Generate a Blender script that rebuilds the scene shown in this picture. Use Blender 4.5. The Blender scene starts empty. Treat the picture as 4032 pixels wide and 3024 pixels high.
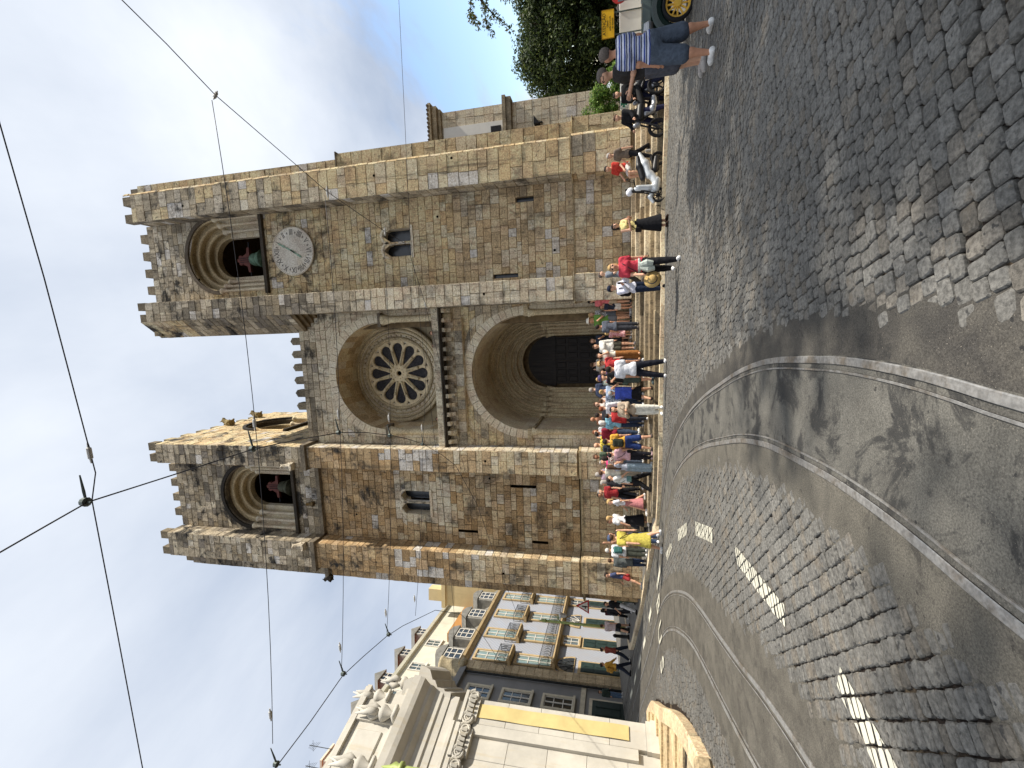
import bpy, bmesh, math, random
import numpy as np
from mathutils import Vector, Matrix
random.seed(7)
RNG = np.random.default_rng(7)
scene = bpy.context.scene
COL = scene.collection
PI = math.pi
R = math.radians

# ------------------------------------------------------------------ camera
YAW, PITCH, ROLL = R(-7.4), R(12.63), R(-0.7)
EYE = Vector((0.0, 0.0, 1.58))
_fw = Vector((math.sin(YAW) * math.cos(PITCH), math.cos(YAW) * math.cos(PITCH), math.sin(PITCH)))
_r0 = Vector((math.cos(YAW), -math.sin(YAW), 0))
_u0 = _r0.cross(_fw)
_rt = math.cos(ROLL) * _r0 + math.sin(ROLL) * _u0
_up = -math.sin(ROLL) * _r0 + math.cos(ROLL) * _u0
cam_data = bpy.data.cameras.new("camera")
cam_data.sensor_fit = 'HORIZONTAL'
cam_data.sensor_width = 36.0
cam_data.lens = 36.0 * 1780.0 / 4032.0
cam_data.clip_start = 0.05
cam_data.clip_end = 2000.0
cam = bpy.data.objects.new("camera", cam_data)
COL.objects.link(cam)
_x, _y, _z = -_up, _rt, -_fw          # the phone was held sideways: the sky is at the picture's left
cam.matrix_world = Matrix(((_x.x, _y.x, _z.x, EYE.x), (_x.y, _y.y, _z.y, EYE.y), (_x.z, _y.z, _z.z, EYE.z), (0, 0, 0, 1)))
scene.camera = cam

# ------------------------------------------------------------------ sky, sun, exposure
SUN_EL, SUN_FRONT = R(46), R(5.5)
sun_dir = Vector((math.cos(SUN_EL) * math.cos(SUN_FRONT), -math.cos(SUN_EL) * math.sin(SUN_FRONT), math.sin(SUN_EL)))
world = bpy.data.worlds.new("World")
scene.world = world
world.use_nodes = True
wt = world.node_tree
for n in list(wt.nodes):
    wt.nodes.remove(n)
def WN(kind, **kw):
    n = wt.nodes.new(kind)
    for k, v in kw.items():
        setattr(n, k, v)
    return n
def WL(a, b):
    wt.links.new(a, b)
w_out = WN('ShaderNodeOutputWorld')
sky = WN('ShaderNodeTexSky', sky_type='NISHITA')
sky.sun_disc = False
sky.sun_elevation = SUN_EL
sky.sun_rotation = math.atan2(sun_dir.x, sun_dir.y)
sky.air_density = 1.1
sky.dust_density = 0.6
sky.ozone_density = 1.6
bg_sky = WN('ShaderNodeBackground')
bg_sky.inputs['Strength'].default_value = 0.125
WL(sky.outputs[0], bg_sky.inputs['Color'])
bg_cl = WN('ShaderNodeBackground')
bg_cl.inputs['Strength'].default_value = 1.0
tc = WN('ShaderNodeTexCoord')
# a flat cloud deck: project the view direction on a plane
sep = WN('ShaderNodeSeparateXYZ'); WL(tc.outputs['Generated'], sep.inputs[0])
zc = WN('ShaderNodeMath', operation='MAXIMUM'); WL(sep.outputs['Z'], zc.inputs[0]); zc.inputs[1].default_value = 0.0
zadd = WN('ShaderNodeMath', operation='ADD'); WL(zc.outputs[0], zadd.inputs[0]); zadd.inputs[1].default_value = 0.22
dx = WN('ShaderNodeMath', operation='DIVIDE'); WL(sep.outputs['X'], dx.inputs[0]); WL(zadd.outputs[0], dx.inputs[1])
dy = WN('ShaderNodeMath', operation='DIVIDE'); WL(sep.outputs['Y'], dy.inputs[0]); WL(zadd.outputs[0], dy.inputs[1])
comb = WN('ShaderNodeCombineXYZ'); WL(dx.outputs[0], comb.inputs[0]); WL(dy.outputs[0], comb.inputs[1])
def wnoise(scale, detail, rough, off, stretch=(1, 1, 1), rot=0, dist=0.0):
    mp = WN('ShaderNodeMapping'); WL(comb.outputs[0], mp.inputs[0])
    mp.inputs['Location'].default_value = off
    mp.inputs['Rotation'].default_value = (0, 0, rot)
    mp.inputs['Scale'].default_value = stretch
    n = WN('ShaderNodeTexNoise'); WL(mp.outputs[0], n.inputs['Vector'])
    n.inputs['Scale'].default_value = scale
    n.inputs['Detail'].default_value = detail
    n.inputs['Roughness'].default_value = rough
    n.inputs['Distortion'].default_value = dist
    return n
n_soft = wnoise(1.35, 7, 0.56, (5.1, 2.7, 0), (1, 0.55, 1), R(28), 0.25)
n_big = wnoise(0.5, 3, 0.5, (2.3, 8.4, 0))
mixn = WN('ShaderNodeMath', operation='ADD')
WL(n_soft.outputs['Fac'], mixn.inputs[0]); WL(n_big.outputs['Fac'], mixn.inputs[1])
ramp = WN('ShaderNodeValToRGB')
WL(mixn.outputs[0], ramp.inputs[0])
e = ramp.color_ramp.elements
e[0].position = 0.0; e[0].color = (0.28, 0.33, 0.42, 1)
e[1].position = 1.0; e[1].color = (0.63, 0.655, 0.69, 1)
half = WN('ShaderNodeMath', operation='MULTIPLY'); WL(mixn.outputs[0], half.inputs[0]); half.inputs[1].default_value = 1.0
mr = WN('ShaderNodeMapRange'); WL(half.outputs[0], mr.inputs[0])
mr.inputs[1].default_value = 0.74; mr.inputs[2].default_value = 1.26
WL(mr.outputs[0], ramp.inputs[0])
WL(ramp.outputs[0], bg_cl.inputs['Color'])
# the cloud bank thins out towards the sunny south-east, where blue shows
dotb = WN('ShaderNodeVectorMath', operation='DOT_PRODUCT'); WL(tc.outputs['Generated'], dotb.inputs[0])
bd = Vector((math.sin(R(47)) * math.cos(R(7)), math.cos(R(47)) * math.cos(R(7)), math.sin(R(7))))
dotb.inputs[1].default_value = bd
n_edge = wnoise(2.6, 7, 0.58, (1.3, 9.1, 0), (1, 0.5, 1), R(-35), 0.3)
ed = WN('ShaderNodeMath', operation='MULTIPLY_ADD'); WL(n_edge.outputs['Fac'], ed.inputs[0]); ed.inputs[1].default_value = -0.22; WL(dotb.outputs['Value'], ed.inputs[2])
cov = WN('ShaderNodeMapRange', interpolation_type='SMOOTHSTEP'); WL(ed.outputs[0], cov.inputs[0])
cov.inputs[1].default_value = 0.79; cov.inputs[2].default_value = 0.85
cov.inputs[3].default_value = 1.0; cov.inputs[4].default_value = 0.04
wmix = WN('ShaderNodeMixShader')
WL(cov.outputs[0], wmix.inputs[0]); WL(bg_sky.outputs[0], wmix.inputs[1]); WL(bg_cl.outputs[0], wmix.inputs[2])
WL(wmix.outputs[0], w_out.inputs['Surface'])

sun_data = bpy.data.lights.new("sun", 'SUN')
sun_data.energy = 3.9
sun_data.angle = R(0.6)
sun_data.color = (1.0, 0.93, 0.82)
sun = bpy.data.objects.new("sun", sun_data)
COL.objects.link(sun)
sun.rotation_euler = (-sun_dir).to_track_quat('-Z', 'Y').to_euler()
sun.location = (30, 0, 40)

scene.render.engine = 'CYCLES'
scene.view_settings.view_transform = 'Standard'
scene.view_settings.look = 'None'
scene.view_settings.exposure = 0.80
scene.view_settings.gamma = 1.0
scene.view_settings.use_curve_mapping = False
scene.cycles.max_bounces = 6
scene.cycles.diffuse_bounces = 3
scene.cycles.glossy_bounces = 3
scene.cycles.transparent_max_bounces = 8
scene.cycles.caustics_reflective = False
scene.cycles.caustics_refractive = False

# ------------------------------------------------------------------ helpers
def lin(c):
    """sRGB 0-255 triple -> linear"""
    out = []
    for v in c[:3]:
        v = v / 255.0
        out.append(v / 12.92 if v <= 0.04045 else ((v + 0.055) / 1.055) ** 2.4)
    return tuple(out)

class NT:
    def __init__(self, name):
        self.m = bpy.data.materials.new(name)
        self.m.use_nodes = True
        self.t = self.m.node_tree
        self.b = self.t.nodes['Principled BSDF']
    def n(self, kind, **kw):
        x = self.t.nodes.new(kind)
        for k, v in kw.items():
            setattr(x, k, v)
        return x
    def l(self, a, b):
        self.t.links.new(a, b)
    def pos(self, scale=(1, 1, 1)):
        g = self.n('ShaderNodeNewGeometry')
        mp = self.n('ShaderNodeMapping')
        mp.inputs['Scale'].default_value = scale
        self.l(g.outputs['Position'], mp.inputs[0])
        return mp.outputs[0]
    def noise(self, scale, detail=4, rough=0.5, vec=None, dist=0.0):
        x = self.n('ShaderNodeTexNoise')
        x.inputs['Scale'].default_value = scale
        x.inputs['Detail'].default_value = detail
        x.inputs['Roughness'].default_value = rough
        x.inputs['Distortion'].default_value = dist
        self.l(vec if vec is not None else self.pos(), x.inputs['Vector'])
        return x.outputs['Fac']
    def rng(self, v, a, b, c=0.0, d=1.0, smooth=True):
        x = self.n('ShaderNodeMapRange')
        if smooth:
            x.interpolation_type = 'SMOOTHSTEP'
        self.l(v, x.inputs[0])
        for i, q in zip((1, 2, 3, 4), (a, b, c, d)):
            x.inputs[i].default_value = q
        return x.outputs[0]
    def mix(self, fac, a, b, blend='MIX'):
        x = self.n('ShaderNodeMix', data_type='RGBA', blend_type=blend)
        for sock, v in ((x.inputs[0], fac), (x.inputs[6], a), (x.inputs[7], b)):
            if isinstance(v, (int, float)):
                sock.default_value = v
            elif isinstance(v, tuple):
                sock.default_value = (*v, 1) if len(v) == 3 else v
            else:
                self.l(v, sock)
        return x.outputs[2]
    def grey(self, v):
        c = self.n('ShaderNodeCombineColor')
        for i in range(3):
            self.l(v, c.inputs[i])
        return c.outputs[0]
    def bump(self, h, strength=0.4, dist=0.02):
        x = self.n('ShaderNodeBump')
        x.inputs['Strength'].default_value = strength
        x.inputs['Distance'].default_value = dist
        self.l(h, x.inputs['Height'])
        self.l(x.outputs[0], self.b.inputs['Normal'])
    def col(self, v):
        if isinstance(v, tuple):
            self.b.inputs['Base Color'].default_value = (*v, 1)
        else:
            self.l(v, self.b.inputs['Base Color'])
    def set(self, rough=None, metal=None, spec=None):
        if rough is not None: self.b.inputs['Roughness'].default_value = rough
        if metal is not None: self.b.inputs['Metallic'].default_value = metal
        if spec is not None: self.b.inputs['Specular IOR Level'].default_value = spec
        return self.m

_mc = {}
def flat(rgb, rough=0.75, metal=0.0, var=0.18, scale=9.0, name=None, spec=0.3):
    """plain material (sRGB 0-255) with a little mottling"""
    key = (tuple(rgb), rough, metal, var, scale, spec)
    if key in _mc:
        return _mc[key]
    t = NT(name or 'paint')
    c = lin(rgb)
    n = t.noise(scale, 4, 0.6)
    d = tuple(x * (1 - var) for x in c); u = tuple(min(1, x * (1 + var)) for x in c)
    t.col(t.mix(t.rng(n, 0.3, 0.7), d, u))
    t.set(rough, metal, spec)
    _mc[key] = t.m
    return t.m

def cloth(rgb):
    key = ('cloth', tuple(rgb))
    if key in _mc:
        return _mc[key]
    t = NT('cloth')
    c = lin(rgb); gm = sum(c) / 3; c = tuple((v * 0.88 + gm * 0.12) * 0.9 for v in c)
    n = t.noise(14, 3, 0.6)
    f = t.noise(160, 2, 0.5)
    d = tuple(x * 0.8 for x in c); u = tuple(min(1, x * 1.12) for x in c)
    t.col(t.mix(t.rng(n, 0.3, 0.7), d, u))
    t.bump(t.rng(n, 0.2, 0.8), 0.5, 0.02)
    t.set(0.9, 0, 0.15)
    _mc[key] = t.m
    return t.m

def stone_mat(name, stain=0.5, warm=1.0, pit=0.5, bump=0.5, streak=0.4, stain_col=(0.035, 0.033, 0.03)):
    """uses the face attribute Col as the stone's own colour"""
    t = NT(name)
    a = t.n('ShaderNodeAttribute'); a.attribute_name = 'Col'
    big = t.noise(1.3, 5, 0.6)
    fine = t.noise(16, 6, 0.65)
    vfine = t.noise(70, 4, 0.6)
    c = t.mix(0.5, a.outputs['Color'], t.grey(t.rng(big, 0.25, 0.75, 0.3, 0.75)), 'OVERLAY')
    c = t.mix(0.7, c, t.grey(t.rng(fine, 0.25, 0.75, 0.2, 0.82)), 'OVERLAY')
    # holes and pitting
    pn = t.noise(9, 8, 0.75)
    pf = t.rng(pn, 0.57, 0.66, 0.0, pit)
    c = t.mix(pf, c, (0.06, 0.045, 0.03))
    # lichen and soot patches
    sn = t.noise(0.75, 9, 0.7, dist=0.4)
    sf = t.rng(sn, 0.51, 0.66, 0.0, stain)
    sf2 = t.rng(t.noise(4.5, 8, 0.75), 0.54, 0.66, 0.0, stain * 0.75)
    def scaled(v):
        x = t.n('ShaderNodeMath', operation='MULTIPLY'); t.l(v, x.inputs[0]); t.l(a.outputs['Alpha'], x.inputs[1])
        return x.outputs[0]
    c = t.mix(scaled(sf), c, stain_col)
    c = t.mix(scaled(sf2), c, tuple(x * 1.6 for x in stain_col))
    # rain streaks
    st = t.noise(1.0, 6, 0.7, t.pos((5.0, 5.0, 0.35)))
    c = t.mix(t.rng(st, 0.50, 0.70, 0.0, streak), c, (0.085, 0.066, 0.047))
    t.col(c)
    h = t.n('ShaderNodeMath', operation='ADD'); t.l(fine, h.inputs[0]); t.l(pn, h.inputs[1])
    h2 = t.n('ShaderNodeMath', operation='ADD'); t.l(h.outputs[0], h2.inputs[0]); t.l(vfine, h2.inputs[1])
    t.bump(h2.outputs[0], bump, 0.03)
    t.set(0.92, 0, 0.2)
    return t.m

def set_cols(me, cols):
    at = me.attributes.new('Col', 'FLOAT_COLOR', 'FACE') if False else me.color_attributes.new('Col', 'FLOAT_COLOR', 'CORNER')
    n = len(me.loops)
    arr = np.empty((n, 4), dtype=np.float32)
    ls = np.empty(len(me.polygons), dtype=np.int32); lt = np.empty(len(me.polygons), dtype=np.int32)
    me.polygons.foreach_get('loop_start', ls); me.polygons.foreach_get('loop_total', lt)
    cc = np.asarray(cols, dtype=np.float32).reshape(len(me.polygons), -1)
    c = np.ones((len(me.polygons), 4), dtype=np.float32); c[:, :cc.shape[1]] = cc
    arr[:] = np.repeat(c, lt, axis=0)
    at.data.foreach_set('color', arr.ravel())

def obj(name, verts, faces, mat, parent=None, cols=None, smooth=False, mats=None, midx=None):
    me = bpy.data.meshes.new(name)
    me.from_pydata([tuple(v) for v in verts], [], faces)
    if mats:
        for m in mats: me.materials.append(m)
        me.polygons.foreach_set('material_index', midx)
    elif mat:
        me.materials.append(mat)
    if cols is not None:
        set_cols(me, cols)
    if smooth:
        me.polygons.foreach_set('use_smooth', [True] * len(me.polygons))
    me.update()
    o = bpy.data.objects.new(name, me)
    COL.objects.link(o)
    if parent is not None:
        attach(o, parent)
    return o

def attach(o, parent):
    o.parent = parent
    root = parent
    # children are modelled in world space: undo the ancestors' placement
    m = Matrix.Identity(4)
    while root is not None:
        m = root.matrix_basis.copy() if root.parent is None else m
        root = root.parent
    o.matrix_parent_inverse = m.inverted() if parent.parent is None else Matrix.Identity(4)
    return o

def thing(name, loc=(0, 0, 0), label=None, cat=None, group=None, rz=0.0):
    o = bpy.data.objects.new(name, None)
    o.empty_display_size = 0.3
    COL.objects.link(o)
    o.location = loc
    o.rotation_euler = (0, 0, rz)
    o.matrix_basis = Matrix.Translation(Vector(loc)) @ Matrix.Rotation(rz, 4, 'Z')
    tag(o, label, cat, group)
    return o

def tag(o, label=None, cat=None, group=None, kind=None):
    if label: o['label'] = label
    if cat: o['category'] = cat
    if group: o['group'] = group
    if kind: o['kind'] = kind
    return o

class MB:
    """collects simple shapes into one mesh"""
    def __init__(s):
        s.v = []; s.f = []; s.c = []; s.mi = []
        s.M = None; s.cur = 0; s.col = (0.5, 0.5, 0.5)
    def add(s, vs, fs, col=None, mi=None):
        b = len(s.v)
        if s.M is not None:
            vs = [s.M @ Vector(v) for v in vs]
        s.v.extend([tuple(v) for v in vs])
        s.f.extend([tuple(i + b for i in f) for f in fs])
        s.c.extend([col or s.col] * len(fs))
        s.mi.extend([s.cur if mi is None else mi] * len(fs))
        return s
    def box(s, x0, x1, y0, y1, z0, z1, col=None, mi=None):
        vs = [(x0, y0, z0), (x1, y0, z0), (x1, y1, z0), (x0, y1, z0), (x0, y0, z1), (x1, y0, z1), (x1, y1, z1), (x0, y1, z1)]
        fs = [(0, 3, 2, 1), (4, 5, 6, 7), (0, 1, 5, 4), (1, 2, 6, 5), (2, 3, 7, 6), (3, 0, 4, 7)]
        return s.add(vs, fs, col, mi)
    def bev(s, x0, x1, y0, y1, z0, z1, b=0.02, col=None, mi=None):
        """box with chamfered edges"""
        bm = bmesh.new()
        vs = [bm.verts.new(p) for p in [(x0, y0, z0), (x1, y0, z0), (x1, y1, z0), (x0, y1, z0), (x0, y0, z1), (x1, y0, z1), (x1, y1, z1), (x0, y1, z1)]]
        for f in [(0, 3, 2, 1), (4, 5, 6, 7), (0, 1, 5, 4), (1, 2, 6, 5), (2, 3, 7, 6), (3, 0, 4, 7)]:
            bm.faces.new([vs[i] for i in f])
        bmesh.ops.bevel(bm, geom=bm.edges[:], offset=b, segments=1, affect='EDGES')
        bm.verts.index_update()
        s.add([v.co.copy() for v in bm.verts], [[v.index for v in f.verts] for f in bm.faces], col, mi)
        bm.free()
        return s
    def tube(s, pts, r, n=8, col=None, mi=None, cap=True, flat=1.0):
        """swept tube; r a number or a list of radii"""
        pts = [Vector(p) for p in pts]
        rs = r if isinstance(r, (list, tuple)) else [r] * len(pts)
        vs = []; fs = []
        prev = None
        for i, p in enumerate(pts):
            a = pts[max(0, i - 1)]; b = pts[min(len(pts) - 1, i + 1)]
            t = (b - a)
            t = t.normalized() if t.length > 1e-9 else Vector((0, 0, 1))
            if prev is None:
                ref = Vector((0, 0, 1)) if abs(t.z) < 0.9 else Vector((1, 0, 0))
                u = t.cross(ref).normalized()
            else:
                u = (prev - t * prev.dot(t))
                u = u.normalized() if u.length > 1e-6 else t.orthogonal().normalized()
            prev = u
            w = t.cross(u)
            for k in range(n):
                an = 2 * PI * k / n
                vs.append(p + u * math.cos(an) * rs[i] + w * math.sin(an) * rs[i] * flat)
        for i in range(len(pts) - 1):
            for k in range(n):
                a = i * n + k; b = i * n + (k + 1) % n
                fs.append((a, b, b + n, a + n))
        if cap:
            fs.append(tuple(range(n - 1, -1, -1)))
            fs.append(tuple(range((len(pts) - 1) * n, len(pts) * n)))
        return s.add(vs, fs, col, mi)
    def lathe(s, prof, c=(0, 0, 0), n=16, axis='Z', col=None, mi=None):
        """prof = [(r, h)...] turned round an axis through c"""
        vs = []; fs = []
        for r, h in prof:
            for k in range(n):
                a = 2 * PI * k / n
                x, y = r * math.cos(a), r * math.sin(a)
                p = {'Z': (x, y, h), 'Y': (x, h, y), 'X': (h, x, y)}[axis]
                vs.append((p[0] + c[0], p[1] + c[1], p[2] + c[2]))
        for i in range(len(prof) - 1):
            for k in range(n):
                a = i * n + k; b = i * n + (k + 1) % n
                fs.append((a, b, b + n, a + n))
        fs.append(tuple(range(n - 1, -1, -1)))
        fs.append(tuple(range((len(prof) - 1) * n, len(prof) * n)))
        return s.add(vs, fs, col, mi)
    def prism(s, poly, ax, h0, h1, col=None, mi=None):
        """extrude a 2-D polygon; ax = 'X','Y','Z' is the extrusion axis"""
        def P(a, b, h):
            return {'Z': (a, b, h), 'Y': (a, h, b), 'X': (h, a, b)}[ax]
        n = len(poly)
        vs = [P(a, b, h0) for a, b in poly] + [P(a, b, h1) for a, b in poly]
        fs = [tuple(range(n - 1, -1, -1)), tuple(range(n, 2 * n))]
        for i in range(n):
            j = (i + 1) % n
            fs.append((i, j, j + n, i + n))
        return s.add(vs, fs, col, mi)
    def build(s, name, mat, parent=None, smooth=False, cols=False, mats=None):
        return obj(name, s.v, s.f, mat, parent, s.c if cols else None, smooth, mats, s.mi if mats else None)

def recalc(o):
    bm = bmesh.new(); bm.from_mesh(o.data)
    bmesh.ops.recalc_face_normals(bm, faces=bm.faces[:])
    bm.to_mesh(o.data); bm.free()
    return o

def curve_mesh(name, loops, extrude, bevel, mat, M, parent=None):
    """2-D outline with holes -> solid plate. loops in local x,y; M places it"""
    cu = bpy.data.curves.new(name, 'CURVE')
    cu.dimensions = '2D'; cu.fill_mode = 'BOTH'; cu.extrude = extrude; cu.bevel_depth = bevel; cu.bevel_resolution = 0
    for lp in loops:
        sp = cu.splines.new('POLY'); sp.points.add(len(lp) - 1)
        for i, (a, b) in enumerate(lp):
            sp.points[i].co = (a, b, 0, 1)
        sp.use_cyclic_u = True
    tmp = bpy.data.objects.new('tmp', cu); COL.objects.link(tmp)
    dg = bpy.context.evaluated_depsgraph_get()
    me = bpy.data.meshes.new_from_object(tmp.evaluated_get(dg))
    bpy.data.objects.remove(tmp); bpy.data.curves.remove(cu)
    me.name = name
    me.transform(M)
    me.materials.clear(); me.materials.append(mat)
    o = bpy.data.objects.new(name, me); COL.objects.link(o)
    if parent is not None: attach(o, parent)
    return o

def text_mesh(name, body, size, mat, M, parent=None, extrude=0.004, align='CENTER', spacing=1.0):
    cu = bpy.data.curves.new(name, 'FONT')
    cu.body = body; cu.size = size; cu.extrude = extrude; cu.align_x = align; cu.align_y = 'CENTER'; cu.space_character = spacing
    cu.resolution_u = 3
    tmp = bpy.data.objects.new('tmp', cu); COL.objects.link(tmp)
    dg = bpy.context.evaluated_depsgraph_get()
    me = bpy.data.meshes.new_from_object(tmp.evaluated_get(dg))
    bpy.data.objects.remove(tmp); bpy.data.curves.remove(cu)
    me.name = name
    me.transform(M)
    me.materials.clear(); me.materials.append(mat)
    o = bpy.data.objects.new(name, me); COL.objects.link(o)
    if parent is not None: attach(o, parent)
    return o

def frame(o, x, y, z):
    """matrix with columns x,y,z at o"""
    x = Vector(x); y = Vector(y); z = Vector(z)
    return Matrix(((x.x, y.x, z.x, o[0]), (x.y, y.y, z.y, o[1]), (x.z, y.z, z.z, o[2]), (0, 0, 0, 1)))

def in_view(p, margin=0.0):
    """is a point inside the picture, with a margin in units of the picture's half size"""
    d = Vector(p) - EYE
    w = d.dot(_fw)
    if w < 0.3: return False
    u = d.dot(_rt) / w * 1780 / 1512; v = d.dot(_up) / w * 1780 / 2016
    return abs(u) < 1 + margin and abs(v) < 1 + margin

def sst(a, b, x):
    t = min(1.0, max(0.0, (x - a) / (b - a)))
    return t * t * (3 - 2 * t)

def gz(X, Y):
    """height of the sloping street"""
    X = min(X, 12.0)
    if X > 0:
        return -X * 0.033 * sst(7, 16, Y)
    return -X * (0.022 + 0.009 * sst(16, 28, Y)) + 0.047 * max(0.0, Y - 15) * sst(-6, -12, X)
# ------------------------------------------------------------------ ground
KERB = [(8.3, 16.72), (6.52, 16.15), (4.6, 16.17), (3.0, 16.1), (0.5, 15.33), (-2.74, 15.06), (-4.93, 14.78), (-6.64, 15.13)]
KERB_L = [(-6.64, 15.13), (-7.33, 16.0), (-10.01, 17.7), (-12.3, 18.95), (-13.86, 20.15), (-15.62, 21.42), (-16.6, 22.3), (-17.0, 23.4), (-16.8, 26.0), (-17.6, 40.0)]
T1 = [(-0.86, 0.2), (-0.84, 1.2), (-0.82, 2.1), (-0.77, 2.75), (-0.76, 3.4), (-0.79, 4.0), (-0.89, 5.05), (-1.09, 6.03), (-1.36, 6.96), (-1.77, 8.25), (-2.3, 9.6),
      (-3.07, 11.1), (-3.9, 12.3), (-5.1, 13.35), (-6.5, 14.25), (-8.25, 15.4), (-9.9, 16.55), (-12.6, 18.2), (-15, 19.9), (-18, 21.7), (-24, 25.0)]
T2 = [(-3.3, 0.2), (-3.6, 2.0), (-3.95, 3.4), (-4.3, 4.5), (-4.65, 5.4), (-5.05, 6.5), (-5.5, 7.8), (-5.95, 8.9), (-6.6, 10.1), (-7.5, 11.5), (-8.7, 13.0),
      (-10.4, 14.6), (-12.4, 15.95), (-15.1, 17.9), (-18, 19.9), (-24, 23.6)]
TOPY, PZ, NST = 18.5, 0.84, 6

def spline(pts, step=0.18):
    pts = [Vector((p[0], p[1])) for p in pts]
    out = []
    for i in range(len(pts) - 1):
        p0 = pts[max(0, i - 1)]; p1 = pts[i]; p2 = pts[i + 1]; p3 = pts[min(len(pts) - 1, i + 2)]
        n = max(1, int((p2 - p1).length / step))
        for k in range(n):
            t = k / n
            q = 0.5 * ((2 * p1) + (p2 - p0) * t + (2 * p0 - 5 * p1 + 4 * p2 - p3) * t * t + (3 * p1 - p0 - 3 * p2 + p3) * t ** 3)
            out.append(q)
    out.append(pts[-1])
    return out
S1 = spline(T1); S2 = spline(T2)
A1 = np.array([(p.x, p.y) for p in S1]); A2 = np.array([(p.x, p.y) for p in S2])
def normals2(S):
    N = []
    for i in range(len(S)):
        t = (S[min(i + 1, len(S) - 1)] - S[max(i - 1, 0)]).normalized()
        N.append(Vector((t.y, -t.x)))      # points to the right of travel
    return N
N1 = normals2(S1); N2 = normals2(S2)
def kerb_y(X):
    pts = KERB if X > -6.64 else KERB_L
    xs = [p[0] for p in pts][::-1]; ys = [p[1] for p in pts][::-1]
    return float(np.interp(X, xs, ys))

# --- materials of the ground
def cobble_material():
    t = NT('basalt_setts')
    a = t.n('ShaderNodeAttribute'); a.attribute_name = 'Col'
    f = t.noise(38, 6, 0.7); m = t.noise(5, 5, 0.6); big = t.noise(0.55, 4, 0.55)
    c = t.mix(0.75, a.outputs['Color'], t.grey(t.rng(f, 0.3, 0.7, 0.2, 0.82)), 'OVERLAY')
    c = t.mix(0.35, c, t.grey(t.rng(big, 0.3, 0.7, 0.3, 0.75)), 'OVERLAY')
    dirt = t.rng(t.noise(2.2, 7, 0.7), 0.55, 0.7, 0, 0.55)
    c = t.mix(dirt, c, (0.15, 0.12, 0.085))
    spots = t.rng(t.noise(17, 3, 0.5), 0.64, 0.69, 0, 0.85)
    c = t.mix(spots, c, (0.03, 0.03, 0.03))
    sand = t.rng(t.noise(7.5, 6, 0.75), 0.63, 0.70, 0, 0.5)
    c = t.mix(sand, c, (0.26, 0.20, 0.13))
    t.col(c)
    h = t.n('ShaderNodeMath', operation='ADD'); t.l(f, h.inputs[0]); t.l(m, h.inputs[1])
    t.bump(h.outputs[0], 0.65, 0.012)
    return t.set(0.72, 0, 0.3)
M_COB = cobble_material()

def dirt_material():
    t = NT('joint_dirt')
    f = t.noise(60, 6, 0.7); m = t.noise(2.5, 6, 0.65)
    c = t.mix(t.rng(m, 0.52, 0.70), (0.026, 0.020, 0.017), (0.17, 0.13, 0.085))
    c = t.mix(0.5, c, t.grey(t.rng(f, 0.3, 0.7, 0.2, 0.85)), 'OVERLAY')
    t.col(c)
    t.bump(f, 0.8, 0.01)
    return t.set(0.95, 0, 0.1)
M_DIRT = dirt_material()

def asphalt_material(name, ca, cb, patch=0.8, pc=(0.028, 0.028, 0.028), pscale=1.3, thr=(0.55, 0.62)):
    t = NT(name)
    f = t.noise(95, 5, 0.7); m = t.noise(3.2, 7, 0.65); p = t.noise(pscale, 12, 0.74, dist=0.6)
    c = t.mix(t.rng(m, 0.3, 0.7), ca, cb)
    c = t.mix(0.65, c, t.grey(t.rng(f, 0.28, 0.72, 0.15, 0.85)), 'OVERLAY')
    c = t.mix(t.rng(p, thr[0], thr[1], 0, patch), c, pc)
    sp = t.rng(t.noise(14, 4, 0.6), 0.66, 0.70, 0, 0.9)
    c = t.mix(sp, c, pc)
    gr = t.rng(t.noise(130, 2, 0.5), 0.70, 0.74, 0, 0.8)
    c = t.mix(gr, c, (0.35, 0.31, 0.25))
    t.col(c)
    h = t.n('ShaderNodeMath', operation='ADD'); t.l(f, h.inputs[0]); t.l(p, h.inputs[1])
    t.bump(h.outputs[0], 0.55, 0.012)
    return t.set(0.8, 0, 0.3)
M_BED = asphalt_material('track_concrete', (0.088, 0.084, 0.074), (0.132, 0.126, 0.110), 0.85, (0.026, 0.026, 0.026), 2.1, (0.49, 0.58))
M_BEDR = asphalt_material('track_asphalt', (0.045, 0.042, 0.038), (0.085, 0.078, 0.066), 0.6, (0.02, 0.02, 0.02), 2.2)
M_BEDL = asphalt_material('track_mortar', (0.088, 0.081, 0.067), (0.128, 0.117, 0.096), 0.6, (0.04, 0.036, 0.032), 2.4, (0.53, 0.62))
M_BED2 = asphalt_material('old_asphalt', (0.074, 0.067, 0.055), (0.122, 0.111, 0.091), 0.6, (0.042, 0.038, 0.032), 2.6, (0.5, 0.62))
M_FAR = asphalt_material('far_paving', (0.11, 0.105, 0.095), (0.155, 0.148, 0.135), 0.35, (0.06, 0.055, 0.05), 1.1)

def rail_material():
    t = NT('worn_rail_steel')
    n = t.noise(1.0, 5, 0.6, t.pos((30, 30, 30))); m = t.noise(3.0, 6, 0.7)
    c = t.mix(t.rng(m, 0.45, 0.65), (0.30, 0.295, 0.285), (0.19, 0.165, 0.135))
    t.col(t.mix(0.5, c, t.grey(t.rng(n, 0.3, 0.7, 0.25, 0.8)), 'OVERLAY'))
    t.bump(n, 0.2, 0.004)
    return t.set(0.45, 0.5, 0.4)
M_RAIL = rail_material()
M_GROOVE = flat((22, 18, 15), 0.9, 0, 0.3, 20)

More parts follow.
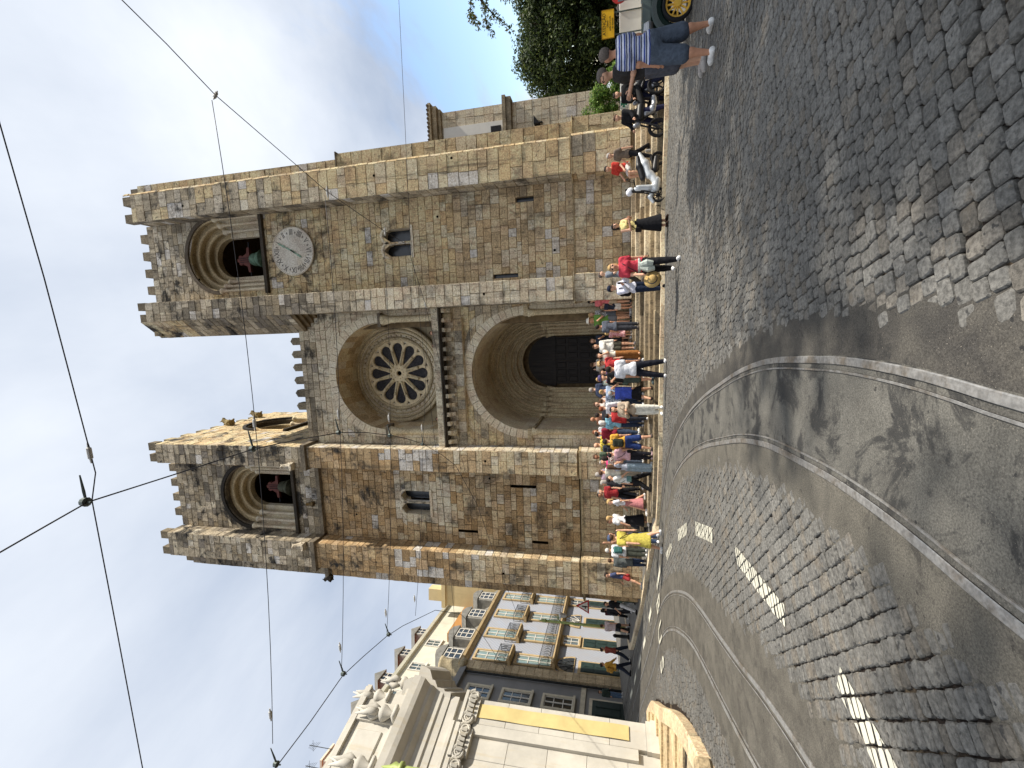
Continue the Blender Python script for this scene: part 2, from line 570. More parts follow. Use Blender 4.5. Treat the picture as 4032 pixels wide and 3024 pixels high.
# --- the street sheet (dirt between the setts), large enough to reach the horizon
def sheet(xs, ys, dz):
    vs = [(x, y, gz(x, y) + dz) for y in ys for x in xs]
    nx = len(xs)
    fs = [(j * nx + i, j * nx + i + 1, (j + 1) * nx + i + 1, (j + 1) * nx + i) for j in range(len(ys) - 1) for i in range(nx - 1)]
    return vs, fs
xs = [-400, -150, -70] + [x for x in np.arange(-40, 16.1, 1.0)] + [22, 40, 90, 400]
ys = [-300, -80, -20] + [y for y in np.arange(-6, 44.1, 1.0)] + [60, 100, 500]
v, f = sheet([float(x) for x in xs], [float(y) for y in ys], -0.024)
road = obj('road', v, f, M_DIRT, smooth=True)
tag(road, 'sloping cobbled street with tram tracks', kind='structure')

# far paving beyond the setts that can be told apart
v = []; f = []
def strip_sheet(name, xs, ys, dz, mat):
    v, f = sheet(xs, ys, dz)
    o = obj(name, v, f, mat, smooth=True)
    o['kind'] = 'structure'
    return o
strip_sheet('far_street', [float(x) for x in np.arange(-40, -15.4, 1.0)], [float(y) for y in np.arange(12, 44.1, 1.0)], -0.004, M_FAR)

# --- track beds
def ribbon(S, N, offs, dz, jag=0.0):
    vs = []
    rr = random.Random(3)
    for p, n in zip(S, N):
        for j, o in enumerate(offs):
            oo = o + (rr.uniform(-jag, jag) if j in (0, len(offs) - 1) else 0)
            q = p + n * oo
            z = gz(q.x, q.y) + (dz if 0 < j < len(offs) - 1 else -0.013)
            vs.append((q.x, q.y, z))
    m = len(offs)
    fs = [(i * m + j, i * m + j + 1, (i + 1) * m + j + 1, (i + 1) * m + j) for i in range(len(S) - 1) for j in range(m - 1)]
    return vs, fs
RG = 0.42
offs1 = [-0.93, -0.76, -RG - 0.05, RG + 0.05, 0.74, 0.90]
vs, fs = ribbon(S1, N1, offs1, 0.0, 0.035)
mi = [(0, 0, 1, 2, 2)[j % 5] for j in range(len(fs))]
o = obj('track_bed', vs, fs, None, mats=[M_BEDL, M_BED, M_BEDR], midx=mi, smooth=True); o['kind'] = 'structure'
vs, fs = ribbon(S2, N2, [-1.0, -0.80, -RG - 0.05, RG + 0.05, 0.85, 1.05], 0.0, 0.05)
o = obj('track_bed', vs, fs, M_BED2, smooth=True); o['kind'] = 'structure'

# --- grooved rails
def rail(S, N, side, label):
    # side +1: right rail (groove on its left)
    prof = [(0.042, -0.03), (0.042, 0.008), (0.036, 0.012), (-0.012, 0.012), (-0.016, 0.006), (-0.018, -0.045), (-0.055, -0.045), (-0.057, 0.006), (-0.059, 0.009), (-0.072, 0.009), (-0.074, -0.03)]
    vs = []; fs = []; mi = []
    m = len(prof)
    for p, n in zip(S, N):
        for a, h in prof:
            q = p + n * (side * RG + side * a)
            vs.append((q.x, q.y, gz(q.x, q.y) + h))
    for i in range(len(S) - 1):
        for j in range(m - 1):
            quad = (i * m + j, i * m + j + 1, (i + 1) * m + j + 1, (i + 1) * m + j)
            fs.append(quad if side < 0 else quad[::-1])
            mi.append(1 if j in (4, 5, 6) else 0)
    o = obj('tram_rail', vs, fs, None, mats=[M_RAIL, M_GROOVE], midx=mi)
    tag(o, label, 'rail', 'tram rails curving across the street')
rail(S1, N1, 1, 'shiny grooved tram rail nearest the right, beside the dark asphalt strip')
rail(S1, N1, -1, 'grooved tram rail bordering the broken mortar and sett edge')
rail(S2, N2, 1, 'outer rail of the second tram curve, beyond the white dashes')
rail(S2, N2, -1, 'inner rail of the second tram curve, nearest the white church steps')

# --- setts
RING = [(-16.6, 17.46), (-14.25, 15.79), (-12.83, 14.64), (-11.0, 12.4), (-9.22, 10.42), (-8.2, 9.01), (-7.61, 8.0), (-7.18, 7.19), (-7.04, 6.79), (-6.8, 5.5), (-6.7, 3.0)]
DASH = {
    'a': [(-2.91, 5.98), (-3.1, 5.87), (-2.84, 4.27), (-2.65, 4.32)],
    'b': [(-2.44, 3.28), (-2.60, 3.30), (-2.76, 2.60), (-2.55, 2.25)],
    'c': [(-4.98, 10.88), (-5.21, 10.74), (-4.47, 9.57), (-4.23, 9.62)],
    'd': [(-3.81, 8.73), (-4.04, 8.62), (-3.51, 7.24), (-3.28, 7.29)],
    'e': [(-6.71, 13.03), (-6.70, 12.6), (-5.84, 11.69), (-5.87, 11.98)],
}
def dist_poly(P, A):
    d = np.full(len(P), 1e9)
    for i in range(0, len(A) - 1):
        a = A[i]; b = A[i + 1]; ab = b - a
        t = np.clip(((P - a) @ ab) / (ab @ ab), 0, 1)
        q = a + t[:, None] * ab
        d = np.minimum(d, np.hypot(*(P - q).T))
    return d
def field(ang, lu, lv, stagger, x0, x1, y0, y1, warp=0.06):
    """sett centres (x, y), their angle and half sizes, on a warped lattice"""
    c, s = math.cos(ang), math.sin(ang)
    cx, cy = (x0 + x1) / 2, (y0 + y1) / 2
    rad = math.hypot(x1 - x0, y1 - y0) / 2
    nu = int(rad / lu) + 2; nv = int(rad / lv) + 2
    out = []
    for j in range(-nv, nv + 1):
        u = -nu * lu + (RNG.random() * lu if stagger else 0)
        while u < nu * lu:
            w = lu * RNG.uniform(0.82, 1.2)
            uu = u + w / 2; vv = j * lv + RNG.normal(0, 0.004)
            x = cx + uu * c - vv * s; y = cy + uu * s + vv * c
            x += warp * math.sin(0.35 * y + 0.5) * 0.5; y += warp * math.sin(0.42 * x + 1.0)
            out.append((x, y, ang + warp * 0.42 * math.cos(0.42 * x + 1.0) * c + RNG.normal(0, 0.025), w / 2, lv / 2))
            u += w
    P = np.array(out)
    k = (P[:, 0] > x0) & (P[:, 0] < x1) & (P[:, 1] > y0) & (P[:, 1] < y1)
    return P[k]
F_right = field(R(19), 0.116, 0.104, True, -6, 13, 0.9, 17)
F_mid = field(R(-47), 0.078, 0.128, True, -13, 0, 0.9, 17)
F_left = field(R(35), 0.105, 0.10, True, -17, -2, 1.2, 18.5)
o1 = np.argsort(A1[:, 1]); o2 = np.argsort(A2[:, 1])
def xside(P, A, o):
    return np.interp(P[:, 1], A[o, 1], A[o, 0])
sel = []
for P, which in ((F_right, 0), (F_mid, 1), (F_left, 2)):
    xy = P[:, :2]
    d1 = dist_poly(xy, A1[::3]); d2 = dist_poly(xy, A2[::3])
    x1 = xside(P, A1, o1); x2 = xside(P, A2, o2)
    if which == 0:
        k = P[:, 0] > x1
    elif which == 1:
        k = (P[:, 0] <= x1) & (P[:, 0] > x2)
    else:
        k = P[:, 0] <= x2
    k &= (d1 > 0.745 + RNG.normal(0, 0.03, len(P))) & (d2 > 0.87 + RNG.normal(0, 0.03, len(P)))
    ky = np.array([kerb_y(x) for x in P[:, 0]])
    k &= P[:, 1] < ky - 0.06
    rx = np.interp(P[:, 1], [p[1] for p in RING][::-1], [p[0] for p in RING][::-1])
    k &= P[:, 0] > rx + 0.05
    k &= np.array([in_view((x, y, 0), 0.22) for x, y in xy])
    sel.append(P[k])
SET = np.concatenate(sel)
DST = np.hypot(SET[:, 0], SET[:, 1])
order = np.argsort(DST / np.sqrt(SET[:, 3] * SET[:, 4]))
SET = SET[order]; DST = DST[order]

def sett_shape(a, b, rr, near):
    """local outline rings of one sett: rounded rectangle"""
    cut = min(a, b) * rr.uniform(0.16, 0.34)
    a -= 0.0062 if a < b else 0.0042; b -= 0.0042
    pts = []
    for sx, sy, k in ((1, -1, 0), (1, 1, 1), (-1, 1, 0), (-1, -1, 1)):
        ja, jb = rr.uniform(-.004, .004), rr.uniform(-.004, .004)
        p = (sx * a + ja, sy * (b - cut) + jb); q = (sx * (a - cut) + ja, sy * b + jb)
        pts += [p, q] if k == 0 and sx > 0 or (k == 1 and False) else [p, q]
    # order round the outline
    pts.sort(key=lambda p: math.atan2(p[1] / b, p[0] / a))
    return pts
def sett_mesh(pts, h, near, tilt):
    n = len(pts)
    vs = []; fs = []
    if near:
        ins = 0.86
        for x, y in pts: vs.append((x * ins, y * ins, h + tilt[0] * x + tilt[1] * y))
        for x, y in pts: vs.append((x, y, h - 0.008 + tilt[0] * x + tilt[1] * y))
        for x, y in pts: vs.append((x * 1.02, y * 1.02, -0.04))
        fs.append(tuple(range(n)))
        for k in range(2):
            for i in range(n):
                j = (i + 1) % n
                fs.append((k * n + i, (k + 1) * n + i, (k + 1) * n + j, k * n + j))
    else:
        for x, y in pts: vs.append((x * 0.93, y * 0.93, h + tilt[0] * x + tilt[1] * y))
        for x, y in pts: vs.append((x, y, -0.03))
        fs.append(tuple(range(n)))
        for i in range(n):
            j = (i + 1) % n
            fs.append((i, n + i, n + j, j))
    return vs, fs
def sett_col(rr, X, Y, which):
    v = rr.gauss(0.126, 0.012)
    w = rr.random()
    c = (v * 1.02, v * 0.985, v * 0.90) if w < 0.8 else (v * 1.08, v * 0.98, v * 0.83)
    return c
rr = random.Random(11)
big = MB()
paint = {k: MB() for k in DASH}
protos = []
NIND = 300
def clip(poly, cv):
    out = poly
    for i in range(len(cv)):
        a = cv[i]; b = cv[(i + 1) % len(cv)]
        inp = out; out = []
        if not inp: return []
        def side(p): return (b[0] - a[0]) * (p[1] - a[1]) - (b[1] - a[1]) * (p[0] - a[0])
        for j in range(len(inp)):
            p = inp[j]; q = inp[(j + 1) % len(inp)]
            sp, sq = side(p), side(q)
            if sp >= 0: out.append(p)
            if (sp >= 0) != (sq >= 0):
                t = sp / (sp - sq)
                out.append((p[0] + (q[0] - p[0]) * t, p[1] + (q[1] - p[1]) * t))
    return out
def ccw(p):
    a = sum(p[i][0] * p[(i + 1) % len(p)][1] - p[(i + 1) % len(p)][0] * p[i][1] for i in range(len(p)))
    return p if a > 0 else p[::-1]
DASHC = {k: ccw(v) for k, v in DASH.items()}
DB = {k: (min(p[0] for p in v) - .15, max(p[0] for p in v) + .15, min(p[1] for p in v) - .15, max(p[1] for p in v) + .15) for k, v in DASHC.items()}
variants = {}
for i, (X, Y, an, a, b) in enumerate(SET):
    near = DST[i] < 6.5
    z = gz(X, Y)
    h = rr.gauss(0.0, 0.0035)
    tilt = (rr.gauss(0, 0.03), rr.gauss(0, 0.03))
    ca, sa = math.cos(an), math.sin(an)
    if i < NIND:
        key = (a > 0.047, i % 14)
        if key not in variants:
            pts = sett_shape(a, b, rr, True)
            vs, fs = sett_mesh(pts, 0.0, True, tilt)
            me = bpy.data.meshes.new('cobblestone')
            me.from_pydata(vs, [], fs); me.materials.append(M_COB)
            set_cols(me, [sett_col(rr, X, Y, 0)] * len(fs))
            variants[key] = (me, a, b, pts)
        me, a0, b0, pts = variants[key]
        o = bpy.data.objects.new('cobblestone', me)
        COL.objects.link(o)
        o.location = (X, Y, z + h); o.rotation_euler = (0, 0, an); o.scale = (a / a0, b / b0, 1)
        o.parent = road
        top = [(X + (x * a / a0) * ca - (y * b / b0) * sa, Y + (x * a / a0) * sa + (y * b / b0) * ca) for x, y in pts]
        hh = z + h; tilt = (0, 0)
    else:
        pts = sett_shape(a, b, rr, near)
        vs, fs = sett_mesh(pts, h, near, tilt)
        vs = [(X + x * ca - y * sa, Y + x * sa + y * ca, z + q) for x, y, q in vs]
        big.add(vs, fs, sett_col(rr, X, Y, 0))
        top = [(X + x * ca - y * sa, Y + x * sa + y * ca) for x, y in pts]
        hh = z + h
    for k, (bx0, bx1, by0, by1) in DB.items():
        if bx0 < X < bx1 and by0 < Y < by1:
            cp = clip([((p[0] - X) * 0.93 + X, (p[1] - Y) * 0.93 + Y) for p in top], DASHC[k])
            if len(cp) >= 3:
                paint[k].add([(p[0], p[1], hh + 0.006 + abs(tilt[0]) * 0.05 + abs(tilt[1]) * 0.05) for p in cp], [tuple(range(len(cp)))])
o = big.build('cobblestone_paving', M_COB, road, cols=True)
o['kind'] = 'stuff'
def paint_material():
    t = NT('worn_road_paint')
    n = t.noise(22, 6, 0.7); m = t.noise(3, 5, 0.6)
    c = t.mix(t.rng(n, 0.58, 0.70), (0.60, 0.58, 0.48), (0.14, 0.135, 0.12))
    t.col(t.mix(t.rng(m, 0.35, 0.7, 0, 0.4), c, (0.38, 0.35, 0.28)))
    t.bump(n, 0.3, 0.004)
    return t.set(0.7, 0, 0.2)
M_PAINT = paint_material()
DL = {'a': 'long worn white dash between the two tram curves', 'b': 'nearest chipped white dash at the lower left of the street', 'c': 'short white dash, second of the curve before the steps',
      'd': 'bent white dash just behind the long one', 'e': 'slanting white dash beside the yellow dress'}
for k in DASH:
    if paint[k].f:
        tag(paint[k].build('road_marking', M_PAINT), DL[k], 'road marking', 'white dashes on the street')
# far lane dashes and the letters painted on the road
def ground_quad(name, pts, dz, label, group):
    m = MB()
    m.add([(x, y, gz(x, y) + dz) for x, y in pts], [tuple(range(len(pts)))])
    tag(m.build(name, M_PAINT), label, 'road marking', group)
fd = [((-7.79, 14.15), (-8.97, 15.0), 'far lane dash closest to the letters'), ((-10.6, 16.25), (-11.4, 16.75), 'far lane dash left of the traffic sign'), ((-12.78, 17.6), (-13.59, 18.15), 'third far lane dash along the street'),
      ((-14.57, 18.85), (-15.63, 19.5), 'fourth far lane dash along the street'), ((-16.68, 20.35), (-17.68, 20.95), 'fifth far lane dash, near the yellow jacket'), ((-18.66, 21.6), (-19.77, 22.4), 'farthest lane dash by the dark doorway')]
for (x0, y0), (x1, y1), lb in fd:
    d = Vector((x1 - x0, y1 - y0)).normalized(); n = Vector((-d.y, d.x)) * 0.11
    ground_quad('road_marking', [(x0 - n.x, y0 - n.y), (x1 - n.x, y1 - n.y), (x1 + n.x, y1 + n.y), (x0 + n.x, y0 + n.y)], 0.022, 'white ' + lb, 'white dashes on the street')
def road_letter(ch, cx, cy, label):
    d = Vector((0.78, -0.63)); up = Vector((-0.63, -0.78))
    zc = gz(cx, cy) + 0.03
    gx = (gz(cx + .3, cy) - gz(cx - .3, cy)) / .6; gy = (gz(cx, cy + .3) - gz(cx, cy - .3)) / .6
    X = Vector((up.x, up.y, gx * up.x + gy * up.y)); Y = Vector((d.x, d.y, gx * d.x + gy * d.y))
    M = frame((cx, cy, zc), X * 0.75, Y * 1.3, (0, 0, 1))
    o = text_mesh('road_letter', ch, 1.15, M_PAINT, M, None, 0.003)
    tag(o, label, 'road marking', 'letters painted on the street')
road_letter('B', -9.25, 14.45, 'white letter B of the word painted on the street')
road_letter('U', -9.78, 13.75, 'white letter U of the word painted on the street')
road_letter('S', -10.25, 12.98, 'white letter S of the word painted on the street')

# --- cathedral steps
M_STEP = stone_mat('step_stone', 0.6, 1, 0.5, 0.5, 0.6, (0.045, 0.038, 0.028))
M_KERB = stone_mat('kerb_stone', 0.15, 1, 0.2, 0.4, 0.15, (0.06, 0.05, 0.04))
steps = obj('cathedral_steps', *sheet([float(x) for x in np.arange(-8.5, 8.6, 0.5)], [13.5, 14.0, 14.5], -0.2), M_DIRT)
tag(steps, 'flight of worn limestone steps in front of the cathedral', kind='structure')
STEP_COLS = [lin(c) for c in ((178, 162, 134), (160, 144, 116), (146, 130, 104), (188, 174, 148), (134, 118, 94), (170, 154, 128))]
def step_line(k, X):
    ky = kerb_y(X)
    y0 = ky + 0.30
    return y0 + (TOPY - y0) * (k / (NST - 1))
def step_z(k, X):
    kz = gz(X, kerb_y(X)) + 0.10
    return kz + (PZ - kz) * (k + 1) / NST
rs = random.Random(5)
for k in range(NST):
    x = 8.25
    xl = -6.7 - 0.45 * k
    while x > xl + 0.2:
        w = rs.uniform(0.65, 1.5)
        x2 = max(xl, x - w)
        g = 0.006
        pr = rs.uniform(-0.012, 0.012); zj = rs.uniform(-0.006, 0.006)
        a, b = x2 + g, x - g
        ya, yb = step_line(k, max(a, -6.6)) + pr, step_line(k, max(b, -6.6)) + pr
        yA, yB = (step_line(k + 1, max(a, -6.6)) + 0.1, step_line(k + 1, max(b, -6.6)) + 0.1) if k < NST - 1 else (TOPY + 0.75, TOPY + 0.75)
        za, zb = step_z(k, max(a, -6.6)) + zj, step_z(k, max(b, -6.6)) + zj
        zl = min(gz(a, ya), gz(b, yb)) - 0.15 if k == 0 else min(step_z(k - 1, max(a, -6.6)), step_z(k - 1, max(b, -6.6))) - 0.05
        e_ = 0.018
        vs = [(a, ya, zl), (b, yb, zl), (b, yb, zb - e_), (a, ya, za - e_), (b, yb + e_, zb), (a, ya + e_, za), (b, yB, zb), (a, yA, za), (a, yA, zl), (b, yB, zl)]
        fs = [(0, 1, 2, 3), (3, 2, 4, 5), (5, 4, 6, 7), (0, 3, 5, 7, 8), (1, 9, 6, 4, 2)]
        c = rs.choice(STEP_COLS); q = rs.uniform(0.8, 1.15)
        c = tuple(v_ * q for v_ in c)
        wear_shade = 1.0 if x < 1.6 else 0.45          # middle flight more stained, its risers' shade also put into the colour
        c = tuple(v_ * (0.78 if x < 1.6 else 1.0) for v_ in c) + (wear_shade,)
        obj('step_stone', vs, fs, M_STEP, steps, [c] * len(fs))
        x = x2
# kerb stones
def kerb_run(pts, parent, w=0.30, h=0.11):
    S = spline(pts, 0.35)
    L = [0.0]
    for i in range(1, len(S)): L.append(L[-1] + (S[i] - S[i - 1]).length)
    def at(s):
        i = min(len(S) - 2, max(0, int(np.searchsorted(L, s)) - 1))
        t = (s - L[i]) / max(1e-6, L[i + 1] - L[i])
        p = S[i].lerp(S[i + 1], t); d = (S[i + 1] - S[i]).normalized()
        return p, Vector((d.y, -d.x))
    s = 0
    while s < L[-1] - 0.3:
        w2 = rs.uniform(0.8, 1.3); e2 = min(L[-1], s + w2)
        (p, n), (q, m) = at(s + 0.006), at(e2 - 0.006)
        vs = []
        for (pp, nn) in ((p, n), (q, m)):
            z = gz(pp.x, pp.y)
            inn = pp + nn * w
            zi = z + h
            for X, Y, Z in ((pp.x, pp.y, z - 0.08), (pp.x, pp.y, z + h - 0.025), (pp.x + nn.x * 0.025, pp.y + nn.y * 0.025, z + h), (inn.x, inn.y, zi + 0.004), (inn.x, inn.y, z - 0.08)):
                vs.append((X, Y, Z))
        fs = [(0, 1, 6, 5), (1, 2, 7, 6), (2, 3, 8, 7), (3, 4, 9, 8), (0, 4, 3, 2, 1), (5, 6, 7, 8, 9)]
        q_ = rs.uniform(0.85, 1.1); c = tuple(v_ * q_ for v_ in lin((208, 190, 160)))
        recalc(obj('kerb_stone', vs, fs, M_KERB, parent, [c] * len(fs)))
        s = e2
kerb_run(KERB[::-1], steps)
for ob in steps.children:
    pass
# platform in front of and inside the portal
M_FLAG = stone_mat('flagstone', 0.3, 1, 0.3, 0.4, 0.0)
m = MB(); m.col = lin((170, 150, 118))
m.box(-9.0, 8.0, TOPY + 0.6, 24.2, 0.2, PZ - 0.004)
o = m.build('forecourt', M_FLAG, cols=True); o['kind'] = 'structure'
# pavement to the left, along the tower and up the street
inner = [(-6.5, 18.6), (-7.6, 18.62), (-10.2, 18.8), (-12.3, 19.6), (-12.5, 21.5), (-12.6, 23.5), (-12.7, 25.5), (-12.8, 27.5), (-12.9, 31.0), (-13.5, 40.0)]
vs = []; fs = []
for (a, b), (c, d) in zip(KERB_L, inner):
    for t in (0, 0.25, 0.5, 0.75, 1):
        X = a + (c - a) * t; Y = b + (d - b) * t
        vs.append((X, Y, gz(X, Y) + 0.108 + 0.02 * t))
for i in range(len(KERB_L) - 1):
    for j in range(4):
        k0 = i * 5 + j
        fs.append((k0, k0 + 1, k0 + 6, k0 + 5))
pav = obj('pavement', vs, fs, M_FAR, smooth=True); recalc(pav)
tag(pav, 'raised pavement along the left tower', kind='structure')
kerb_run(KERB_L[::-1], pav, 0.34, 0.125)
# weeds along the foot of the steps
wb = MB(); rw = random.Random(21)
for _ in range(900):
    X = rw.uniform(-5, 8); Y = kerb_y(X) - abs(rw.gauss(0, 0.07)) - 0.02
    if rw.random() < 0.5 and math.sin(X * 3.1) < 0.2: continue
    z = gz(X, Y); hh = rw.uniform(0.02, 0.07); a = rw.uniform(0, 6.28); w = 0.007
    wb.add([(X - w * math.cos(a), Y - w * math.sin(a), z), (X + w * math.cos(a), Y + w * math.sin(a), z), (X + rw.uniform(-.03, .03), Y + rw.uniform(-.03, .03), z + hh)], [(0, 1, 2)])
o = wb.build('weeds', flat((96, 112, 58), 0.8, 0, 0.3, 30)); tag(o, 'green weeds in the gutter below the steps', 'weeds', kind='stuff')
# ------------------------------------------------------------------ cathedral
YP, YW = 18.5, 19.4
M_STONE = stone_mat('limestone', 0.70, 1, 0.75, 0.65, 0.62)
M_TRIM = stone_mat('trim_stone', 0.55, 1, 0.4, 0.45, 0.5, (0.025, 0.024, 0.022))
M_DRESS = stone_mat('dressed_stone', 0.14, 1, 0.15, 0.3, 0.18, (0.07, 0.06, 0.045))
M_MORTAR = flat((104, 88, 64), 0.95, 0, 0.3, 5)
M_DARK = flat((20, 19, 20), 0.8, 0, 0.2, 4)
cath = thing('cathedral', (-2.2, YP, PZ), 'crenellated limestone cathedral with two square bell towers and rose window', 'cathedral')
PAL = {
    'gold':  ([(206, 184, 138), (198, 176, 130), (214, 194, 152), (190, 164, 116), (182, 158, 116), (204, 190, 160), (176, 142, 92)], 1.0),
    'wall':  ([(186, 162, 120), (172, 146, 104), (196, 174, 134), (160, 134, 94), (178, 156, 122), (186, 176, 156), (150, 118, 76), (200, 184, 150)], 1.0),
    'brown': ([(166, 138, 94), (148, 118, 76), (178, 150, 106), (136, 108, 72), (158, 134, 98), (172, 146, 110), (140, 108, 64)], 1.0),
    'grey':  ([(168, 154, 128), (150, 138, 116), (182, 168, 140), (132, 122, 104), (160, 142, 110), (176, 166, 148), (118, 108, 92)], 1.0),
    'dark':  ([(150, 136, 112), (126, 114, 94), (164, 150, 124), (104, 96, 82), (140, 124, 96), (112, 104, 94), (172, 158, 134)], 1.0),
    'pale':  ([(200, 184, 154), (192, 174, 144), (206, 192, 164), (184, 166, 136), (196, 184, 162)], 1.0),
    'patch': ([(206, 198, 186), (196, 186, 172), (212, 204, 192)], 1.0),
}
rb = random.Random(17)
def jit(c, a, b):
    q_ = rb.uniform(a, b)
    return tuple(v_ * q_ for v_ in c)
def pick(pal):
    cs, k = PAL[pal]
    c = lin(rb.choice(cs)); q = rb.uniform(0.86, 1.14)
    mean = [sum(lin(x)[i] for x in cs) / len(cs) for i in range(3)]
    k = 0.48 if pal != 'dark' else 0.75
    g = sum(c) / 3
    o = [(m_ + (v_ - m_) * k) * 1.12 * q + g * 0.20 * q for v_, m_ in zip(c, mean)]
    t = 0.60 / max(o)
    return tuple(v_ * t for v_ in o) if t < 1 else tuple(o)
BLOCKS = []            # every ashlar block: (verts, faces, colour, centre, area)
MORT = MB()
def arch_open(xc, w, sill, spring):
    def f(z):
        if z < sill - 1e-6: return None
        if z <= spring: return (xc - w, xc + w)
        d = z - spring
        if d >= w: return None
        r = math.sqrt(w * w - d * d)
        return (xc - r, xc + r)
    f.lv = (sill, spring + w); f.xc = xc; f.apex = spring + w
    return f
def rect_open(x0, x1, z0, z1):
    def f(z):
        return (x0, x1) if z0 - 1e-6 <= z <= z1 + 1e-6 else None
    f.lv = (z0, z1); f.xc = (x0 + x1) / 2; f.apex = None
    f.rect = (z0, z1)
    return f
def round_open(xc, zc, r):
    def f(z):
        d = abs(z - zc)
        if d >= r: return None
        q = math.sqrt(r * r - d * d)
        return (xc - q, xc + q)
    f.lv = (zc - r, zc + r); f.xc = xc; f.apex = zc + r
    return f
def emit(P0, xd, nd, c4, col, proud, big=True):
    """c4 = corners (s,z) counter-clockwise seen from outside"""
    P0 = Vector(P0); xd = Vector(xd); nd = Vector(nd)
    g = 0.0045; bv = 0.011
    cs = sum(p[0] for p in c4) / 4; cz = sum(p[1] for p in c4) / 4
    def W(s, z, d): return P0 + xd * s + Vector((0, 0, z)) + nd * d
    outer = []; inner = []
    for s, z in c4:
        ds = g if s < cs else -g; dz = g if z < cz else -g
        js, jz = rb.uniform(-.004, .004), rb.uniform(-.004, .004)
        outer.append(W(s + ds + js, z + dz + jz, -0.014))
        bs = min(bv, abs(s - cs) * 0.4); bz = min(bv, abs(z - cz) * 0.4)
        inner.append(W(s + (ds + math.copysign(bs, ds)) + js, z + (dz + math.copysign(bz, dz)) + jz, proud + rb.uniform(-.003, .003)))
    vs = [tuple(v_) for v_ in outer + inner]
    fs = [(4, 5, 6, 7)] + [(i, (i + 1) % 4, 4 + (i + 1) % 4, 4 + i) for i in range(4)]
    area = abs(sum(c4[i][0] * c4[(i + 1) % 4][1] - c4[(i + 1) % 4][0] * c4[i][1] for i in range(4))) / 2
    zt = W(cs, cz, 0).z
    al = 0.75 + 0.85 * sst(9, 20, zt) + (0.35 if P0[0] < -5 or cs < -5.2 else 0.0)
    BLOCKS.append((vs, fs, (*col, al), W(cs, cz, 0), area))
def wall(P0, xd, nd, s0, s1, z0, z1, pal, ch=(0.28, 0.40), bw=(0.35, 0.8), opens=(), palz=None, patch=0.02):
    lv = {z0, z1}
    for f in opens:
        for q in f.lv:
            if z0 < q < z1: lv.add(q)
    lv = sorted(lv)
    courses = []
    for a, b in zip(lv[:-1], lv[1:]):
        z = a
        while z < b - 1e-6:
            h = rb.uniform(*ch)
            if b - z - h < ch[0] * 0.6: h = b - z
            courses.append((z, min(b, z + h))); z += h
    P0v = Vector(P0); xdv = Vector(xd); ndv = Vector(nd)
    for za, zb in courses:
        cuts = []
        for f in opens:
            if za >= f.lv[1] - 1e-6 or zb <= f.lv[0] + 1e-6: continue
            lo = f(za + 1e-5); hi = f(zb - 1e-5)
            if lo is None and hi is None: continue
            if lo is None: lo = (f.xc, f.xc)
            if hi is None: hi = (f.xc, f.xc)
            cuts.append((lo[0], lo[1], hi[0], hi[1]))
        cuts.sort()
        runs = []; l0 = l1 = s0
        for a, b, c, d in cuts:
            runs.append((l0, l1, a, c)); l0, l1 = b, d
        runs.append((l0, l1, s1, s1))
        for la, lb, ra, rb_ in runs:      # left bottom/top, right bottom/top
            if ra - la < 0.02 and rb_ - lb < 0.02: continue
            q = [P0v + xdv * s + Vector((0, 0, z)) - ndv * 0.012 for s, z in ((la, za), (ra, za), (rb_, zb), (lb, zb))]
            MORT.add(q, [(0, 1, 2, 3)])
            L = max(ra - la, rb_ - lb)
            n = []; t = 0
            while t < L - 1e-6:
                w = rb.uniform(*bw)
                if L - t - w < bw[0] * 0.6: w = L - t
                n.append((t / L, min(1, (t + w) / L))); t += w
            for t0, t1 in n:
                c4 = [(la + (ra - la) * t0, za), (la + (ra - la) * t1, za), (lb + (rb_ - lb) * t1, zb), (lb + (rb_ - lb) * t0, zb)]
                if max(c4[1][0] - c4[0][0], c4[2][0] - c4[3][0]) < 0.03: continue
                pl = palz(zb, (c4[0][0] + c4[1][0]) / 2) if palz else pal
                if rb.random() < patch: pl = 'patch'
                emit(P0, xd, nd, c4, pick(pl), rb.choice((0.0, 0.004, 0.010, 0.016)))
FX, FN = (1, 0, 0), (0, -1, 0)
def front(x0, x1, y, z0, z1, pal, **kw):
    wall((0, y, 0), FX, FN, x0, x1, z0, z1, pal, **kw)
def side_l(x, y0, y1, z0, z1, pal, **kw):          # faces -X: runs along -Y
    wall((x, 0, 0), (0, -1, 0), (-1, 0, 0), -y1, -y0, z0, z1, pal, **kw)
def side_r(x, y0, y1, z0, z1, pal, **kw):          # faces +X
    wall((x, 0, 0), (0, 1, 0), (1, 0, 0), y0, y1, z0, z1, pal, **kw)
def diag(p, q, z0, z1, pal, **kw):                 # wall from p to q, outside on the right hand of travel
    d = Vector((q[0] - p[0], q[1] - p[1], 0)); L = d.length; d.normalize()
    wall((p[0], p[1], 0), d, (d.y, -d.x, 0), 0, L, z0, z1, pal, **kw)
def ledge(x0, x1, y0, y1, z0, z1, c=(150, 138, 118)):
    """moulded string course: a slab with a sloping top"""
    q_ = rb.uniform(0.85, 1.1); k = tuple(v_ * q_ for v_ in lin(c))
    d = 0.07; T_ = MB()
    T_.add([(x0, y0, z0), (x1, y0, z0), (x1, y1, z0), (x0, y1, z0), (x0, y0, z1 - d), (x1, y0, z1 - d), (x1, y1, z1), (x0, y1, z1)],
             [(0, 3, 2, 1), (4, 5, 6, 7), (0, 1, 5, 4), (1, 2, 6, 5), (2, 3, 7, 6), (3, 0, 4, 7)], k)
    T_.build('string_course', M_TRIM, cath, cols=True)
